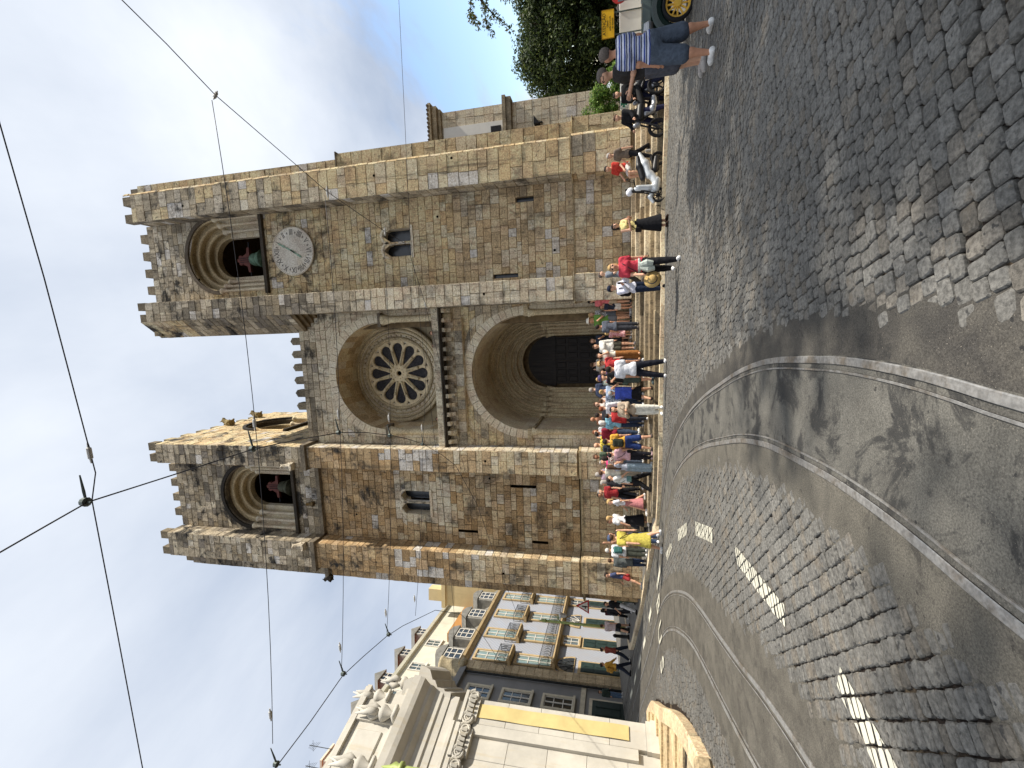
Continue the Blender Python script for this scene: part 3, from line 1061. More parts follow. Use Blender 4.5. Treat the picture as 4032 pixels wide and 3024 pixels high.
def merlon(x, y, z, w=0.40, d=0.40, h=0.46, tip=0.20, col=(132, 120, 100)):
    m = MB(); q_ = rb.uniform(0.7, 1.1); c = tuple(v_ * q_ for v_ in lin(col))
    a, b = w / 2, d / 2
    vs = [(x - a, y - b, z), (x + a, y - b, z), (x + a, y + b, z), (x - a, y + b, z), (x - a, y - b, z + h), (x + a, y - b, z + h), (x + a, y + b, z + h), (x - a, y + b, z + h), (x, y, z + h + tip)]
    m.add(vs, [(0, 1, 5, 4), (1, 2, 6, 5), (2, 3, 7, 6), (3, 0, 4, 7), (4, 5, 8), (5, 6, 8), (6, 7, 8), (7, 4, 8)], c)
    m.build('merlon', M_TRIM, cath, cols=True)
CORE = MB()
def core(x0, x1, y0, y1, z0, z1):
    CORE.box(x0, x1, y0, y1, z0, z1)

# ---- right tower
bellR = arch_open(4.07, 1.74, 18.0, 20.62)
twinR = [arch_open(3.64, 0.28, 10.32, 11.42), arch_open(4.28, 0.28, 10.32, 11.42)]
slitR = [rect_open(5.16, 5.36, 4.72, 5.5), rect_open(2.10, 2.26, 5.5, 6.6)]
zoneR = lambda z, s: 'grey' if z > 21.5 else ('gold' if z > 8.5 else 'wall')
front(5.80, 7.08, YP, 3.1, 24.48, 'gold', ch=(0.38, 0.52), bw=(0.45, 0.8), palz=lambda z, s: 'grey' if z > 13.4 and rb.random() < 0.75 else 'gold', patch=0.06)
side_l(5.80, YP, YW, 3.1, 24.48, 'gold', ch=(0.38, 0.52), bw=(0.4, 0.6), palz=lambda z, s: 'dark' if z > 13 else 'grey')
diag((7.08, YP), (7.20, YP + 0.12), 3.1, 24.9, 'gold', ch=(0.38, 0.52), bw=(0.5, 0.6))
front(7.25, 7.78, YW - 0.1, 13.7, 24.9, 'gold', ch=(0.38, 0.5), bw=(0.5, 0.7))
front(7.25, 8.02, YW - 0.1, 3.1, 13.7, 'gold', ch=(0.42, 0.55), bw=(0.45, 0.8), patch=0.04)
front(5.72, 7.12, YP - 0.1, PZ, 3.05, 'gold', ch=(0.36, 0.5), bw=(0.4, 0.8), palz=lambda z, s: rb.choice(('gold', 'wall', 'grey')), patch=0.06)
side_l(5.72, YP - 0.1, YW - 0.1, PZ, 3.05, 'wall')
diag((7.12, YP - 0.1), (7.26, YP + 0.04), PZ, 3.05, 'gold', ch=(0.36, 0.5), bw=(0.5, 0.6))
front(7.30, 8.12, YW - 0.2, -0.3, 3.05, 'gold', ch=(0.38, 0.5), bw=(0.4, 0.8), palz=lambda z, s: rb.choice(('gold', 'wall')))
front(1.90, 5.80, YW, 3.1, 24.8, 'wall', opens=[bellR] + twinR + slitR, palz=zoneR, ch=(0.27, 0.36), bw=(0.28, 0.72), patch=0.05)
front(1.98, 5.72, YW - 0.1, PZ, 3.05, 'wall', ch=(0.3, 0.42), bw=(0.3, 0.7), patch=0.07)
front(0.97, 1.90, YP, 3.1, 24.48, 'gold', ch=(0.3, 0.42), bw=(0.35, 0.6), palz=lambda z, s: 'dark' if 15.5 < z < 22.5 and rb.random() < 0.8 else ('grey' if z > 13 else 'pale'), patch=0.08)
side_l(0.97, YP, YW, 3.1, 16.2, 'grey')
front(0.90, 1.98, YP - 0.1, PZ, 3.05, 'pale', ch=(0.3, 0.42), bw=(0.35, 0.6))
side_l(0.90, YP - 0.1, YW, PZ, 3.05, 'wall')
side_r(1.98, YP - 0.1, YW - 0.1, PZ, 3.05, 'wall')
side_r(1.90, YP, YW, 3.1, 24.48, 'grey')
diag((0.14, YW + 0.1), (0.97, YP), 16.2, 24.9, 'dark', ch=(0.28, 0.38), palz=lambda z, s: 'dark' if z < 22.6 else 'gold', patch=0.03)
# squinch under the chamfered corner: three corbelled courses
for k in range(4):
    t = k / 4
    CORE.prism([(0.97 - 0.83 * t, YP + 1.0 * t * 0.0 + 0.9 * (1 - t) * 0 + YW * 0), (0.97, YP)] if False else [(0.97, YP + 0.05 + 0.2 * (3 - k)), (0.97, YW), (0.97 - 0.2 * (k + 1), YW)], 'Z', 15.4 + 0.2 * k, 15.6 + 0.2 * k + 0.001)
ledge(5.66, 7.16, YP - 0.16, YW, 3.04, 3.14, (178, 162, 132)); ledge(1.98, 5.66, YW - 0.15, YW + 0.1, 3.04, 3.14, (160, 142, 110)); ledge(0.84, 2.04, YP - 0.16, YW, 3.04, 3.14, (190, 176, 148))
ledge(7.0, 8.18, YW - 0.26, YW + 0.3, 3.04, 3.14, (190, 170, 130))
ledge(7.2, 8.1, YW - 0.14, YW + 0.3, 13.62, 13.74, (140, 128, 108))
core(5.83, 7.06, YP + 0.03, YW + 0.5, PZ, 24.4); core(7.0, 7.75, YW - 0.07, YW + 6, -0.3, 24.8); core(1.0, 1.88, YP + 0.03, YW + 0.5, PZ, 24.4)
core(7.5, 7.99, YW - 0.07, YW + 6, -0.3, 13.6); core(5.75, 7.09, YP - 0.07, YW, PZ, 3.0); core(0.93, 1.95, YP - 0.07, YW, PZ, 3.0); core(7.35, 8.09, YW - 0.17, YW + 1, -0.3, 3.0)
core(0.16, 0.9, YW + 0.1, YW + 7, 16.2, 24.6); core(0.3, 7.7, YW + 7, YW + 7.3, 0, 24.6); core(0.2, 7.7, YW + 0.35, YW + 7, 24.2, 24.5); core(0.16, 0.6, YW + 0.35, YW + 7, 0, 16.3)
core(1.9, 5.8, YW + 0.05, YW + 0.34, 24.0, 24.78)
for x in (6.0, 6.82): merlon(x, YP + 0.2, 24.46)
merlon(7.48, YW + 0.1, 24.88, 0.36)
for k in range(4): merlon(5.22 - 0.865 * k, YW + 0.2, 24.79, 0.42)
merlon(1.73, YP + 0.2, 24.46, 0.38); merlon(1.16, YP + 0.25, 24.46, 0.38); merlon(0.45, YW + 0.0, 24.5, 0.4)

# ---- left tower
bellL = arch_open(-8.3, 1.66, 17.7, 20.35)
twinL = [arch_open(-8.55, 0.26, 10.22, 11.45), arch_open(-7.93, 0.26, 10.22, 11.45)]
slitL = [rect_open(-7.29, -7.17, 5.03, 6.23), rect_open(-9.6, -9.48, 7.9, 8.87), rect_open(-9.93, -9.81, 4.57, 5.31)]
def zoneL(z, s):
    if z > 21: return 'dark' if rb.random() < 0.8 else 'grey'
    if z > 16.2: return rb.choice(('dark', 'grey', 'patch')) if z < 17.7 else 'dark'
    if 9.4 < z < 12.4 and -9.3 < s < -7.0: return 'pale'
    if z > 12.3: return 'brown'
    return 'wall' if rb.random() < 0.55 else 'brown'
zl2 = lambda z, s: ('dark' if rb.random() < 0.6 else 'grey') if z > 16.2 else (('patch' if rb.random() < 0.3 else 'brown') if 9.3 < z < 12.4 else ('brown' if z > 9 else 'wall'))
front(-6.36, -5.34, YP, 3.1, 25.1, 'wall', palz=zl2, bw=(0.3, 0.6))
side_r(-5.34, YP, YW, 3.1, 16.3, 'pale', bw=(0.4, 0.6), patch=0.15)
sideL = arch_open(23.35, 1.62, 19.75, 21.75)
side_r(-5.34, YP, 27.2, 16.3, 25.1, 'gold', opens=[sideL], ch=(0.3, 0.38), bw=(0.4, 0.8))
front(-10.2, -6.36, YW, 3.1, 25.05, 'wall', opens=[bellL] + twinL + slitL, palz=zoneL, ch=(0.27, 0.38), bw=(0.28, 0.62), patch=0.02)
front(-10.1, -6.44, YW - 0.1, 0.3, 2.95, 'wall', ch=(0.3, 0.42), bw=(0.35, 0.7))
front(-11.5, -10.2, YP, 3.1, 25.1, 'wall', palz=zl2, bw=(0.3, 0.6))
side_r(-10.2, YP, YW, 3.1, 25.1, 'wall', palz=zl2, bw=(0.4, 0.6))
front(-12.4, -11.5, YW, 0.3, 24.7, 'brown', palz=lambda z, s: 'dark' if z > 16.2 else 'brown', bw=(0.35, 0.6))
side_l(-12.4, YW, 27.0, 0.3, 24.7, 'brown', bw=(0.5, 0.9), ch=(0.34, 0.44))
front(-6.44, -5.26, YP - 0.1, PZ - 0.2, 2.95, 'wall'); side_r(-5.26, YP - 0.1, YW, PZ - 0.2, 2.95, 'pale'); side_l(-6.44, YP - 0.1, YW - 0.1, PZ - 0.2, 2.95, 'wall')
front(-11.58, -10.1, YP - 0.1, 0.3, 2.95, 'wall'); side_r(-10.1, YP - 0.1, YW - 0.1, 0.3, 2.95, 'wall'); side_l(-11.58, YP - 0.1, YW, 0.3, 2.95, 'brown')
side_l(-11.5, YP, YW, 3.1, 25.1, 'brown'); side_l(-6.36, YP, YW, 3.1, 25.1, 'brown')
core(-6.33, -5.37, YP + 0.03, YW + 0.5, 0.3, 25.0); core(-11.47, -10.23, YP + 0.03, YW + 0.5, 0.3, 25.0); core(-12.36, -11.4, YW + 0.05, 27, 0.3, 24.6)
core(-6.4, -5.3, YP - 0.07, YW, 0.3, 2.9); core(-11.54, -10.14, YP - 0.07, YW, 0.3, 2.9)
core(-12.3, -5.4, 27.0, 27.3, 0, 25.0); core(-12.3, -5.5, YW + 0.35, 27, 24.3, 24.6); core(-10.2, -6.36, YW + 0.05, YW + 0.34, 24.3, 25.0); core(-5.7, -5.37, YW + 0.3, 21.5, 16.3, 25.0); core(-5.7, -5.37, 25.2, 27.1, 16.3, 25.0); core(-5.7, -5.37, 21.5, 25.2, 23.5, 25.0)
core(-5.7, -5.4, YW + 0.3, 27.0, 0.3, 19.6)
for a, b, y0, y1 in ((-6.42, -5.24, YP - 0.12, YW), (-11.58, -10.12, YP - 0.12, YW), (-10.12, -6.42, YW - 0.14, YW + 0.1), (-12.5, -11.58, YW - 0.12, YW + 0.2)):
    ledge(a, b, y0, y1, 2.93, 3.08, (176, 158, 124)); ledge(a - 0.04, b + 0.04, y0 - 0.06, y1, 16.02, 16.30, (120, 110, 94))
ledge(-5.36, -5.16, YW, 27.2, 16.2, 16.4, (150, 140, 120))
for x in (-5.50, -6.10): merlon(x, YP + 0.2, 25.08, 0.4, h=0.45)
for k in range(4): merlon(-6.92 - 0.845 * k, YW + 0.2, 25.04, 0.4, h=0.44)
for x in (-10.38, -11.26): merlon(x, YP + 0.2, 25.08, 0.4, h=0.47)
merlon(-12.1, YW + 0.2, 24.68, 0.4)
for k in range(8): merlon(-5.54, 19.6 + 0.98 * k, 25.08, 0.4, 0.46, 0.46, 0.2, (170, 156, 124))

# ---- centre
portal = arch_open(-2.05, 2.92, PZ - 0.1, 5.25)
roseo = arch_open(-2.09, 2.92, 9.4, 12.12)
front(-5.34, 0.97, YW, PZ, 16.5, 'pale', opens=[portal, roseo], ch=(0.28, 0.4), bw=(0.35, 0.75), palz=lambda z, s: ('grey' if rb.random() < 0.6 else 'dark') if z > 15.7 else ('pale' if z > 8.9 or z < 5.2 else rb.choice(('wall', 'gold', 'grey'))), patch=0.01)
core(-5.4, 1.0, YW + 0.03, YW + 0.6, 15.2, 16.46); core(-5.4, 1.0, YW + 0.4, YW + 9, 16.0, 16.2)
for k in range(6): merlon(-0.29 - 0.645 * k, YW + 0.2, 16.48, 0.36, 0.34, 0.44, 0.26, (128, 118, 100))
def seg_arc(xc, zc, a0, a1, n):
    return [(xc + math.cos(a0 + (a1 - a0) * k / n), zc + math.sin(a0 + (a1 - a0) * k / n)) for k in range(n + 1)]
def voussoirs(name, xc, zc, r0, r1, y0, y1, n, pal, a0=0.0, a1=PI, mat=None):
    for k in range(n):
        t0 = a0 + (a1 - a0) * (k + 0.03) / n; t1 = a0 + (a1 - a0) * (k + 0.97) / n
        j = rb.uniform(-0.012, 0.012)
        P = []
        for t in (t0, (t0 + t1) / 2, t1):
            P.append((xc + r0 * math.cos(t), zc + r0 * math.sin(t), xc + r1 * math.cos(t), zc + r1 * math.sin(t)))
        vs = []
        for xi, zi, xo, zo in P:
            vs += [(xi, y0 + j, zi), (xo, y0 + j, zo), (xi, y1, zi), (xo, y1, zo)]
        fs = []
        for i in (0, 4):
            fs += [(i, i + 1, i + 5, i + 4), (i, i + 4, i + 6, i + 2), (i + 1, i + 3, i + 7, i + 5)]
        fs += [(0, 2, 3, 1), (8, 9, 11, 10)]
        o = obj('voussoir', vs, fs, mat or M_DRESS, cath, [pick(pal)] * len(fs))
        recalc(o)
voussoirs('v', -2.05, 5.25, 2.54, 2.93, YW - 0.03, YW + 0.5, 29, 'pale')
voussoirs('v', -2.09, 12.12, 2.54, 2.93, YW - 0.03, YW + 0.45, 27, 'pale')
ARCHL = MB()
def roll_arch(m, xc, zc, r, y, rr_, n=40, a0=0.0, a1=PI, col=(176, 160, 130)):
    m.tube([(xc + r * math.cos(a0 + (a1 - a0) * k / n), y, zc + r * math.sin(a0 + (a1 - a0) * k / n)) for k in range(n + 1)], rr_, 8, lin(col))
def barrel(m, xc, zc, r, y0, y1, zb, n=22, ny=4, pal='wall', xs=0.0, sides=True):
    """inside of a vault: coloured stones, side walls down to zb"""
    pts = []
    if sides:
        for k in range(8): pts.append((xc + r, zb + (zc - zb) * k / 8))
    for k in range(n + 1): pts.append((xc + r * math.cos(PI * k / n), zc + r * math.sin(PI * k / n)))
    if sides:
        for k in range(1, 9): pts.append((xc - r, zc - (zc - zb) * k / 8))
    for i in range(len(pts) - 1):
        off = rb.uniform(0, 0.5)
        cuts = [0] + [min(1, max(0, (j + off) / ny)) for j in range(1, ny)] + [1]
        for j in range(len(cuts) - 1):
            ya = y0 + (y1 - y0) * cuts[j]; yb = y0 + (y1 - y0) * cuts[j + 1]
            (xa, za), (xb, zb_) = pts[i], pts[i + 1]
            m.add([(xa, ya, za), (xa, yb, za), (xb, yb, zb_), (xb, ya, zb_)], [(0, 1, 2, 3)], pick(pal))
# portal porch
vault = MB()
barrel(vault, -2.05, 5.25, 2.53, YW - 0.02, 22.05, PZ - 0.05, pal='pale', ny=5)
vault.build('portal_vault', M_DRESS, cath, cols=True)
NOR = 6
curve_mesh('porch_back_wall', [[(-2.9, -5), (2.9, -5), (2.9, 3.4), (-2.9, 3.4)], [(-2.5, -4.9)] + [(-2.5 * math.cos(PI * k / 40), 2.5 * math.sin(PI * k / 40)) for k in range(41)] + [(2.5, -4.9)]], 0.02, 0.0, flat((186, 168, 134), 0.9, 0, 0.15, 3), frame((-2.05, 22.06, 5.2), (1, 0, 0), (0, 0, 1), (0, -1, 0)), cath)
for k in range(NOR):
    r = 2.40 - 0.205 * k; y = 22.1 + 0.21 * k; xc = -2.05 + 0.035 * k; zc = 5.2 - 0.07 * k
    a = MB()
    c = jit(lin((206, 188, 154)), 0.9, 1.08)
    n = 44
    # soffit, face and roll of one order
    for i in range(n):
        t0 = PI * i / n; t1 = PI * (i + 1) / n
        def pt(rad, yy, t): return (xc + rad * math.cos(t), yy, zc + rad * math.sin(t))
        ro = r + (0.36 if k else 0.6)
        a.add([pt(ro, y, t0), pt(r, y, t0), pt(r, y, t1), pt(ro, y, t1)], [(3, 2, 1, 0)], c)
        a.add([pt(r, y, t0), pt(r, y + 0.22, t0), pt(r, y + 0.22, t1), pt(r, y, t1)], [(0, 1, 2, 3)], c)
    roll_arch(a, xc, zc, r + 0.02, y + 0.02, 0.075)
    roll_arch(a, xc, zc, r + 0.13, y - 0.005, 0.03)
    a.build('archivolt', M_DRESS, cath, cols=True, smooth=False)
    for s in (-1, 1):
        cx = xc + s * (r + 0.03); cy = y + 0.03
        m = MB(); m.col = lin((200, 184, 152))
        m.lathe([(0.10, PZ), (0.10, PZ + 0.25), (0.075, PZ + 0.34), (0.072, 4.42), (0.08, 4.45), (0.072, 4.48), (0.10, 4.66), (0.13, 4.80), (0.13, zc)], (cx, cy, 0), 10)
        m.build('portal_column', M_DRESS, cath, cols=True, smooth=True)
        # jamb behind the column
        x0 = xc + s * (r + 0.22); x1 = xc + s * r
        j = MB(); j.col = c
        j.box(min(x0, x1), max(x0, x1), y, y + 0.23, PZ - 0.05, zc + 0.001)
        j.build('portal_jamb', M_DRESS, cath, cols=True)
for s in (-1, 1):
    im = MB(); im.col = lin((176, 160, 130))
    for k in range(NOR):
        r = 2.40 - 0.205 * k; y = 22.1 + 0.21 * k; xc = -2.05 + 0.035 * k
        im.box(xc + s * r - 0.12, xc + s * r + 0.28 * s + 0.12, y - 0.10, y + 0.2, 4.80, 4.93) if s > 0 else im.box(xc - r - 0.28 - 0.12, xc - r + 0.12, y - 0.10, y + 0.2, 4.80, 4.93)
    x = -2.05 + s * 2.5
    im.box(min(x - 0.02, x + s * 0.5), max(x + 0.02, x + s * 0.5), YW - 0.08, YW + 0.35, 5.12, 5.32)
    im.box(min(x - s * 0.06, x), max(x - s * 0.06, x), YW - 0.06, 22.2, 5.0, 5.10)
    recalc(im.build('impost', M_TRIM, cath, cols=True))
# front jamb shafts of the porch
for s in (-1, 1):
    m = MB(); m.col = lin((186, 172, 142))
    x = -2.05 + s * 2.62
    m.lathe([(0.17, PZ), (0.17, 1.15), (0.13, 1.25), (0.13, 4.85), (0.16, 4.9), (0.14, 4.95), (0.19, 5.12)], (x, YW + 0.02, 0), 12)
    m.build('porch_shaft', M_DRESS, cath, cols=True, smooth=True)
    j = MB(); j.col = lin((184, 168, 136))
    x0, x1 = sorted((-2.05 + s * 2.54, -2.05 + s * 2.95))
    for q in range(11):
        z0 = PZ + (5.13 - PZ) * q / 11; z1 = PZ + (5.13 - PZ) * (q + 1) / 11
        j.bev(x0, x1, YW - 0.0 + 0.03, YW + 0.5, z0 + 0.004, z1 - 0.004, 0.008, pick('pale'))
    j.build('porch_jamb', M_DRESS, cath, cols=True)
# door leaves
def wood_mat():
    t = NT('old_dark_wood')
    n = t.noise(1, 6, 0.6, t.pos((14, 14, 1.2)))
    t.col(t.mix(t.rng(n, 0.3, 0.7), (0.012, 0.009, 0.008), (0.03, 0.024, 0.02)))
    t.bump(n, 0.4, 0.01)
    return t.set(0.6, 0, 0.3)
M_WOOD = wood_mat()
DX = -1.85; DW = 1.22; DY = 23.55
for s in (-1, 1):
    d = MB()
    x0, x1 = (DX - DW, DX - 0.01) if s < 0 else (DX + 0.01, DX + DW)
    d.box(x0, x1, DY, DY + 0.08, PZ, 4.5)
    for ix in range(3):
        for iz in range(6):
            a = x0 + 0.10 + ix * 0.37; b = a + 0.29; z0 = PZ + 0.12 + iz * 0.60
            d.bev(a, b, DY - 0.04, DY + 0.01, z0, z0 + 0.48, 0.025)
    d.build('door_leaf', M_WOOD, cath)
tym = MB()
tym.box(DX - DW - 0.1, DX + DW + 0.1, DY - 0.05, DY + 0.1, 4.5, 4.68)
poly = [(DX + (DW + 0.1) * math.cos(PI * k / 24), 4.68 + (DW + 0.05) * math.sin(PI * k / 24)) for k in range(25)]
tym.prism(poly, 'Y', DY, DY + 0.08)
for k in range(-3, 4):
    tym.box(DX + k * 0.32 - 0.02, DX + k * 0.32 + 0.02, DY - 0.03, DY, 4.68, 4.68 + math.sqrt(max(0, DW * DW - (k * 0.32) ** 2)))
recalc(tym.build('door_fanlight', M_WOOD, cath))
core(-5.0, 1.0, DY + 0.1, DY + 0.4, PZ - 0.2, 9.0)
# balcony over the portal
led = MB(); led.col = lin((70, 64, 56))
led.box(-5.34, 0.97, YW - 0.40, YW + 0.1, 8.97, 9.03); led.box(-5.34, 0.97, YW - 0.50, YW + 0.1, 9.03, 9.09)
led.build('balcony_ledge', M_TRIM, cath, cols=True)
par = MB()
x = -5.34
while x < 0.95:
    w = rb.uniform(0.5, 0.9); x2 = min(0.97, x + w)
    par.bev(x + 0.003, x2 - 0.003, YW - 0.36, YW - 0.16, 9.09, 9.44, 0.012, pick('pale')); x = x2
par.build('balcony_parapet', M_STONE, cath, cols=True)
for k in range(15):
    x = -5.12 + k * 0.425; m = MB(); c = pick('pale')
    m.prism([(YW, 8.96), (YW - 0.38, 8.96), (YW - 0.36, 8.84), (YW - 0.22, 8.74), (YW - 0.14, 8.62), (YW, 8.58)], 'X', x - 0.09, x + 0.09, c)
    recalc(m.build('corbel', M_STONE, cath, cols=True))
niche = MB()
barrel(niche, -2.09, 12.12, 2.53, YW - 0.02, 21.35, 8.1, pal='wall', ny=3)
niche.add([(-4.7, YW - 0.2, 8.1), (0.5, YW - 0.2, 8.1), (0.5, 21.4, 8.1), (-4.7, 21.4, 8.1)], [(0, 1, 2, 3)], pick('pale'))
# back wall of the niche round the rose
RX, RZ, RY = -2.15, 12.33, 21.3
niche.build('rose_niche', M_DRESS, cath, cols=True)
curve_mesh('niche_back_wall', [[(-2.62, -4.3), (2.72, -4.3), (2.72, 2.6), (-2.62, 2.6)], [(2.1 * math.cos(2 * PI * k / 64), 2.1 * math.sin(2 * PI * k / 64)) for k in range(64)]], 0.03, 0.0, flat((176, 162, 132), 0.9, 0, 0.15, 3), frame((RX, RY + 0.03, RZ), (1, 0, 0), (0, 0, 1), (0, -1, 0)), cath)
for s in (-1, 1):
    j = MB(); x0, x1 = sorted((-2.09 + s * 2.54, -2.09 + s * 2.95))
    for q in range(7):
        z0 = 9.42 + 2.6 * q / 7; z1 = 9.42 + 2.6 * (q + 1) / 7
        j.bev(x0, x1, YW + 0.03, YW + 0.5, z0 + 0.004, z1 - 0.004, 0.008, pick('pale'))
    j.build('niche_jamb', M_DRESS, cath, cols=True)
core(-5.2, 0.9, RY + 0.45, RY + 0.7, 8.0, 16.0)
# columns of the niche
for s in (-1, 1):
    m = MB(); m.col = lin((190, 176, 146)); x = -2.09 + s * 2.64
    m.lathe([(0.20, 8.6), (0.20, 9.5), (0.155, 9.62), (0.15, 11.35), (0.18, 11.4), (0.15, 11.46), (0.17, 11.6), (0.24, 11.9), (0.27, 12.0)], (x, YW + 0.0, 0), 14)
    m.build('niche_column', M_DRESS, cath, cols=True, smooth=True)
    m = MB(); m.col = lin((110, 100, 86)); m.box(x - 0.32, x + 0.32, YW - 0.2, YW + 0.4, 12.0, 12.16); m.build('impost', M_TRIM, cath, cols=True)
# rose: rings, tracery, glass
for r, y, tr in ((2.42, RY - 0.16, 0.10), (2.24, RY - 0.10, 0.07), (2.06, RY - 0.04, 0.05), (1.80, RY + 0.02, 0.09)):
    m = MB(); roll_arch(m, RX, RZ, r, y, tr, 72, 0, 2 * PI, (188, 172, 140))
    for i in range(72):
        t0 = 2 * PI * i / 72; t1 = 2 * PI * (i + 1) / 72
        m.add([(RX + q * math.cos(t), y + dy_, RZ + q * math.sin(t)) for q, t, dy_ in ((r, t0, 0), (r, t1, 0), (r - 0.2, t1, 0.08), (r - 0.2, t0, 0.08))], [(0, 1, 2, 3)], pick('pale'))
    m.build('rose_ring', M_DRESS, cath, cols=True, smooth=True)
m = MB()
for k in range(44):
    t = 2 * PI * k / 44
    m.M = Matrix.Translation((RX + 1.94 * math.cos(t), RY - 0.01, RZ + 1.94 * math.sin(t))) @ Matrix.Rotation(-t, 4, 'Y')
    m.bev(-0.05, 0.05, -0.05, 0.05, -0.045, 0.045, 0.03, lin((190, 176, 146)))
m.M = None
m.build('bead_moulding', M_DRESS, cath, cols=True)
loops = [[(1.78 * math.cos(2 * PI * k / 72), 1.78 * math.sin(2 * PI * k / 72)) for k in range(72)]]
petal = []
ra, rc = 0.50, 1.30
for k in range(-8, 9):
    t = (PI * 0.52) * k / 8
    petal.append((0.295 * math.sin(t), rc + 0.295 * math.cos(t)))
petal = petal + [(0.06, ra), (0, ra - 0.05), (-0.06, ra)]
def rot2(p, a): return (p[0] * math.cos(a) - p[1] * math.sin(a), p[0] * math.sin(a) + p[1] * math.cos(a))
for k in range(12):
    a = 2 * PI * k / 12
    loops.append([rot2(p, a) for p in petal])
    b = a + PI / 12
    loops.append([rot2(p, b) for p in ((0, 1.46), (0.16, 1.66), (0, 1.72), (-0.16, 1.66))])
    loops.append([rot2((0.255 + 0.0 * q, 0), b + 0) if False else (0.275 * math.cos(b) + 0.036 * math.cos(2 * PI * q / 8), 0.275 * math.sin(b) + 0.036 * math.sin(2 * PI * q / 8)) for q in range(8)])
loops.append([(0.155 * math.cos(2 * PI * q / 20), 0.155 * math.sin(2 * PI * q / 20)) for q in range(20)])
MR = frame((RX, RY + 0.10, RZ), (1, 0, 0), (0, 0, 1), (0, -1, 0))
M_TRAC = flat((222, 204, 168), 0.85, 0, 0.16, 5)
curve_mesh('rose_tracery', loops, 0.05, 0.03, M_TRAC, MR, cath)
for k in range(12):     # little shafts between the petals
    a = 2 * PI * (k + 0.5) / 12
    p = [(RX + q * math.sin(a), RY + 0.0, RZ + q * math.cos(a)) for q in (0.42, 0.50, 0.52, 1.02, 1.05, 1.14)]
    m = MB(); m.tube(p, [0.06, 0.055, 0.036, 0.036, 0.055, 0.075], 8, lin((200, 184, 150)))
    m.build('rose_shaft', M_DRESS, cath, cols=True, smooth=True)
def glass_mat():
    t = NT('leaded_glass')
    vo = t.n('ShaderNodeTexVoronoi'); vo.feature = 'DISTANCE_TO_EDGE'; vo.inputs['Scale'].default_value = 7.0
    t.l(t.pos(), vo.inputs['Vector'])
    ed = t.rng(vo.outputs['Distance'], 0.0, 0.07)
    n = t.noise(5, 3, 0.5)
    g = t.mix(t.rng(n, 0.35, 0.65), (0.030, 0.028, 0.032), (0.050, 0.047, 0.050))
    t.col(t.mix(ed, (0.010, 0.010, 0.011), g))
    return t.set(0.65, 0, 0.2)
M_GLASSR = glass_mat()
pane_me = None
for k in range(12):
    if pane_me is None:
        c0 = (0, 1.0)
        me = bpy.data.meshes.new('pane')
        pp = [(x * 1.06, 0, z + 0.0) for x, z in petal]
        me.from_pydata(pp + [(0, 0, 1.1)], [], [(i, (i + 1) % len(pp), len(pp)) for i in range(len(pp))])
        me.materials.append(M_GLASSR); pane_me = me
    o = bpy.data.objects.new('pane', pane_me); COL.objects.link(o)
    attach(o, cath)
    o.matrix_basis = Matrix.Translation((RX, RY + 0.13, RZ)) @ Matrix.Rotation(2 * PI * k / 12, 4, 'Y')
m = MB(); m.lathe([(1.8, RY + 0.2), (0.01, RY + 0.2)], (RX, 0, RZ), 48, 'Y'); m.build('rose_glass', M_GLASSR, cath)

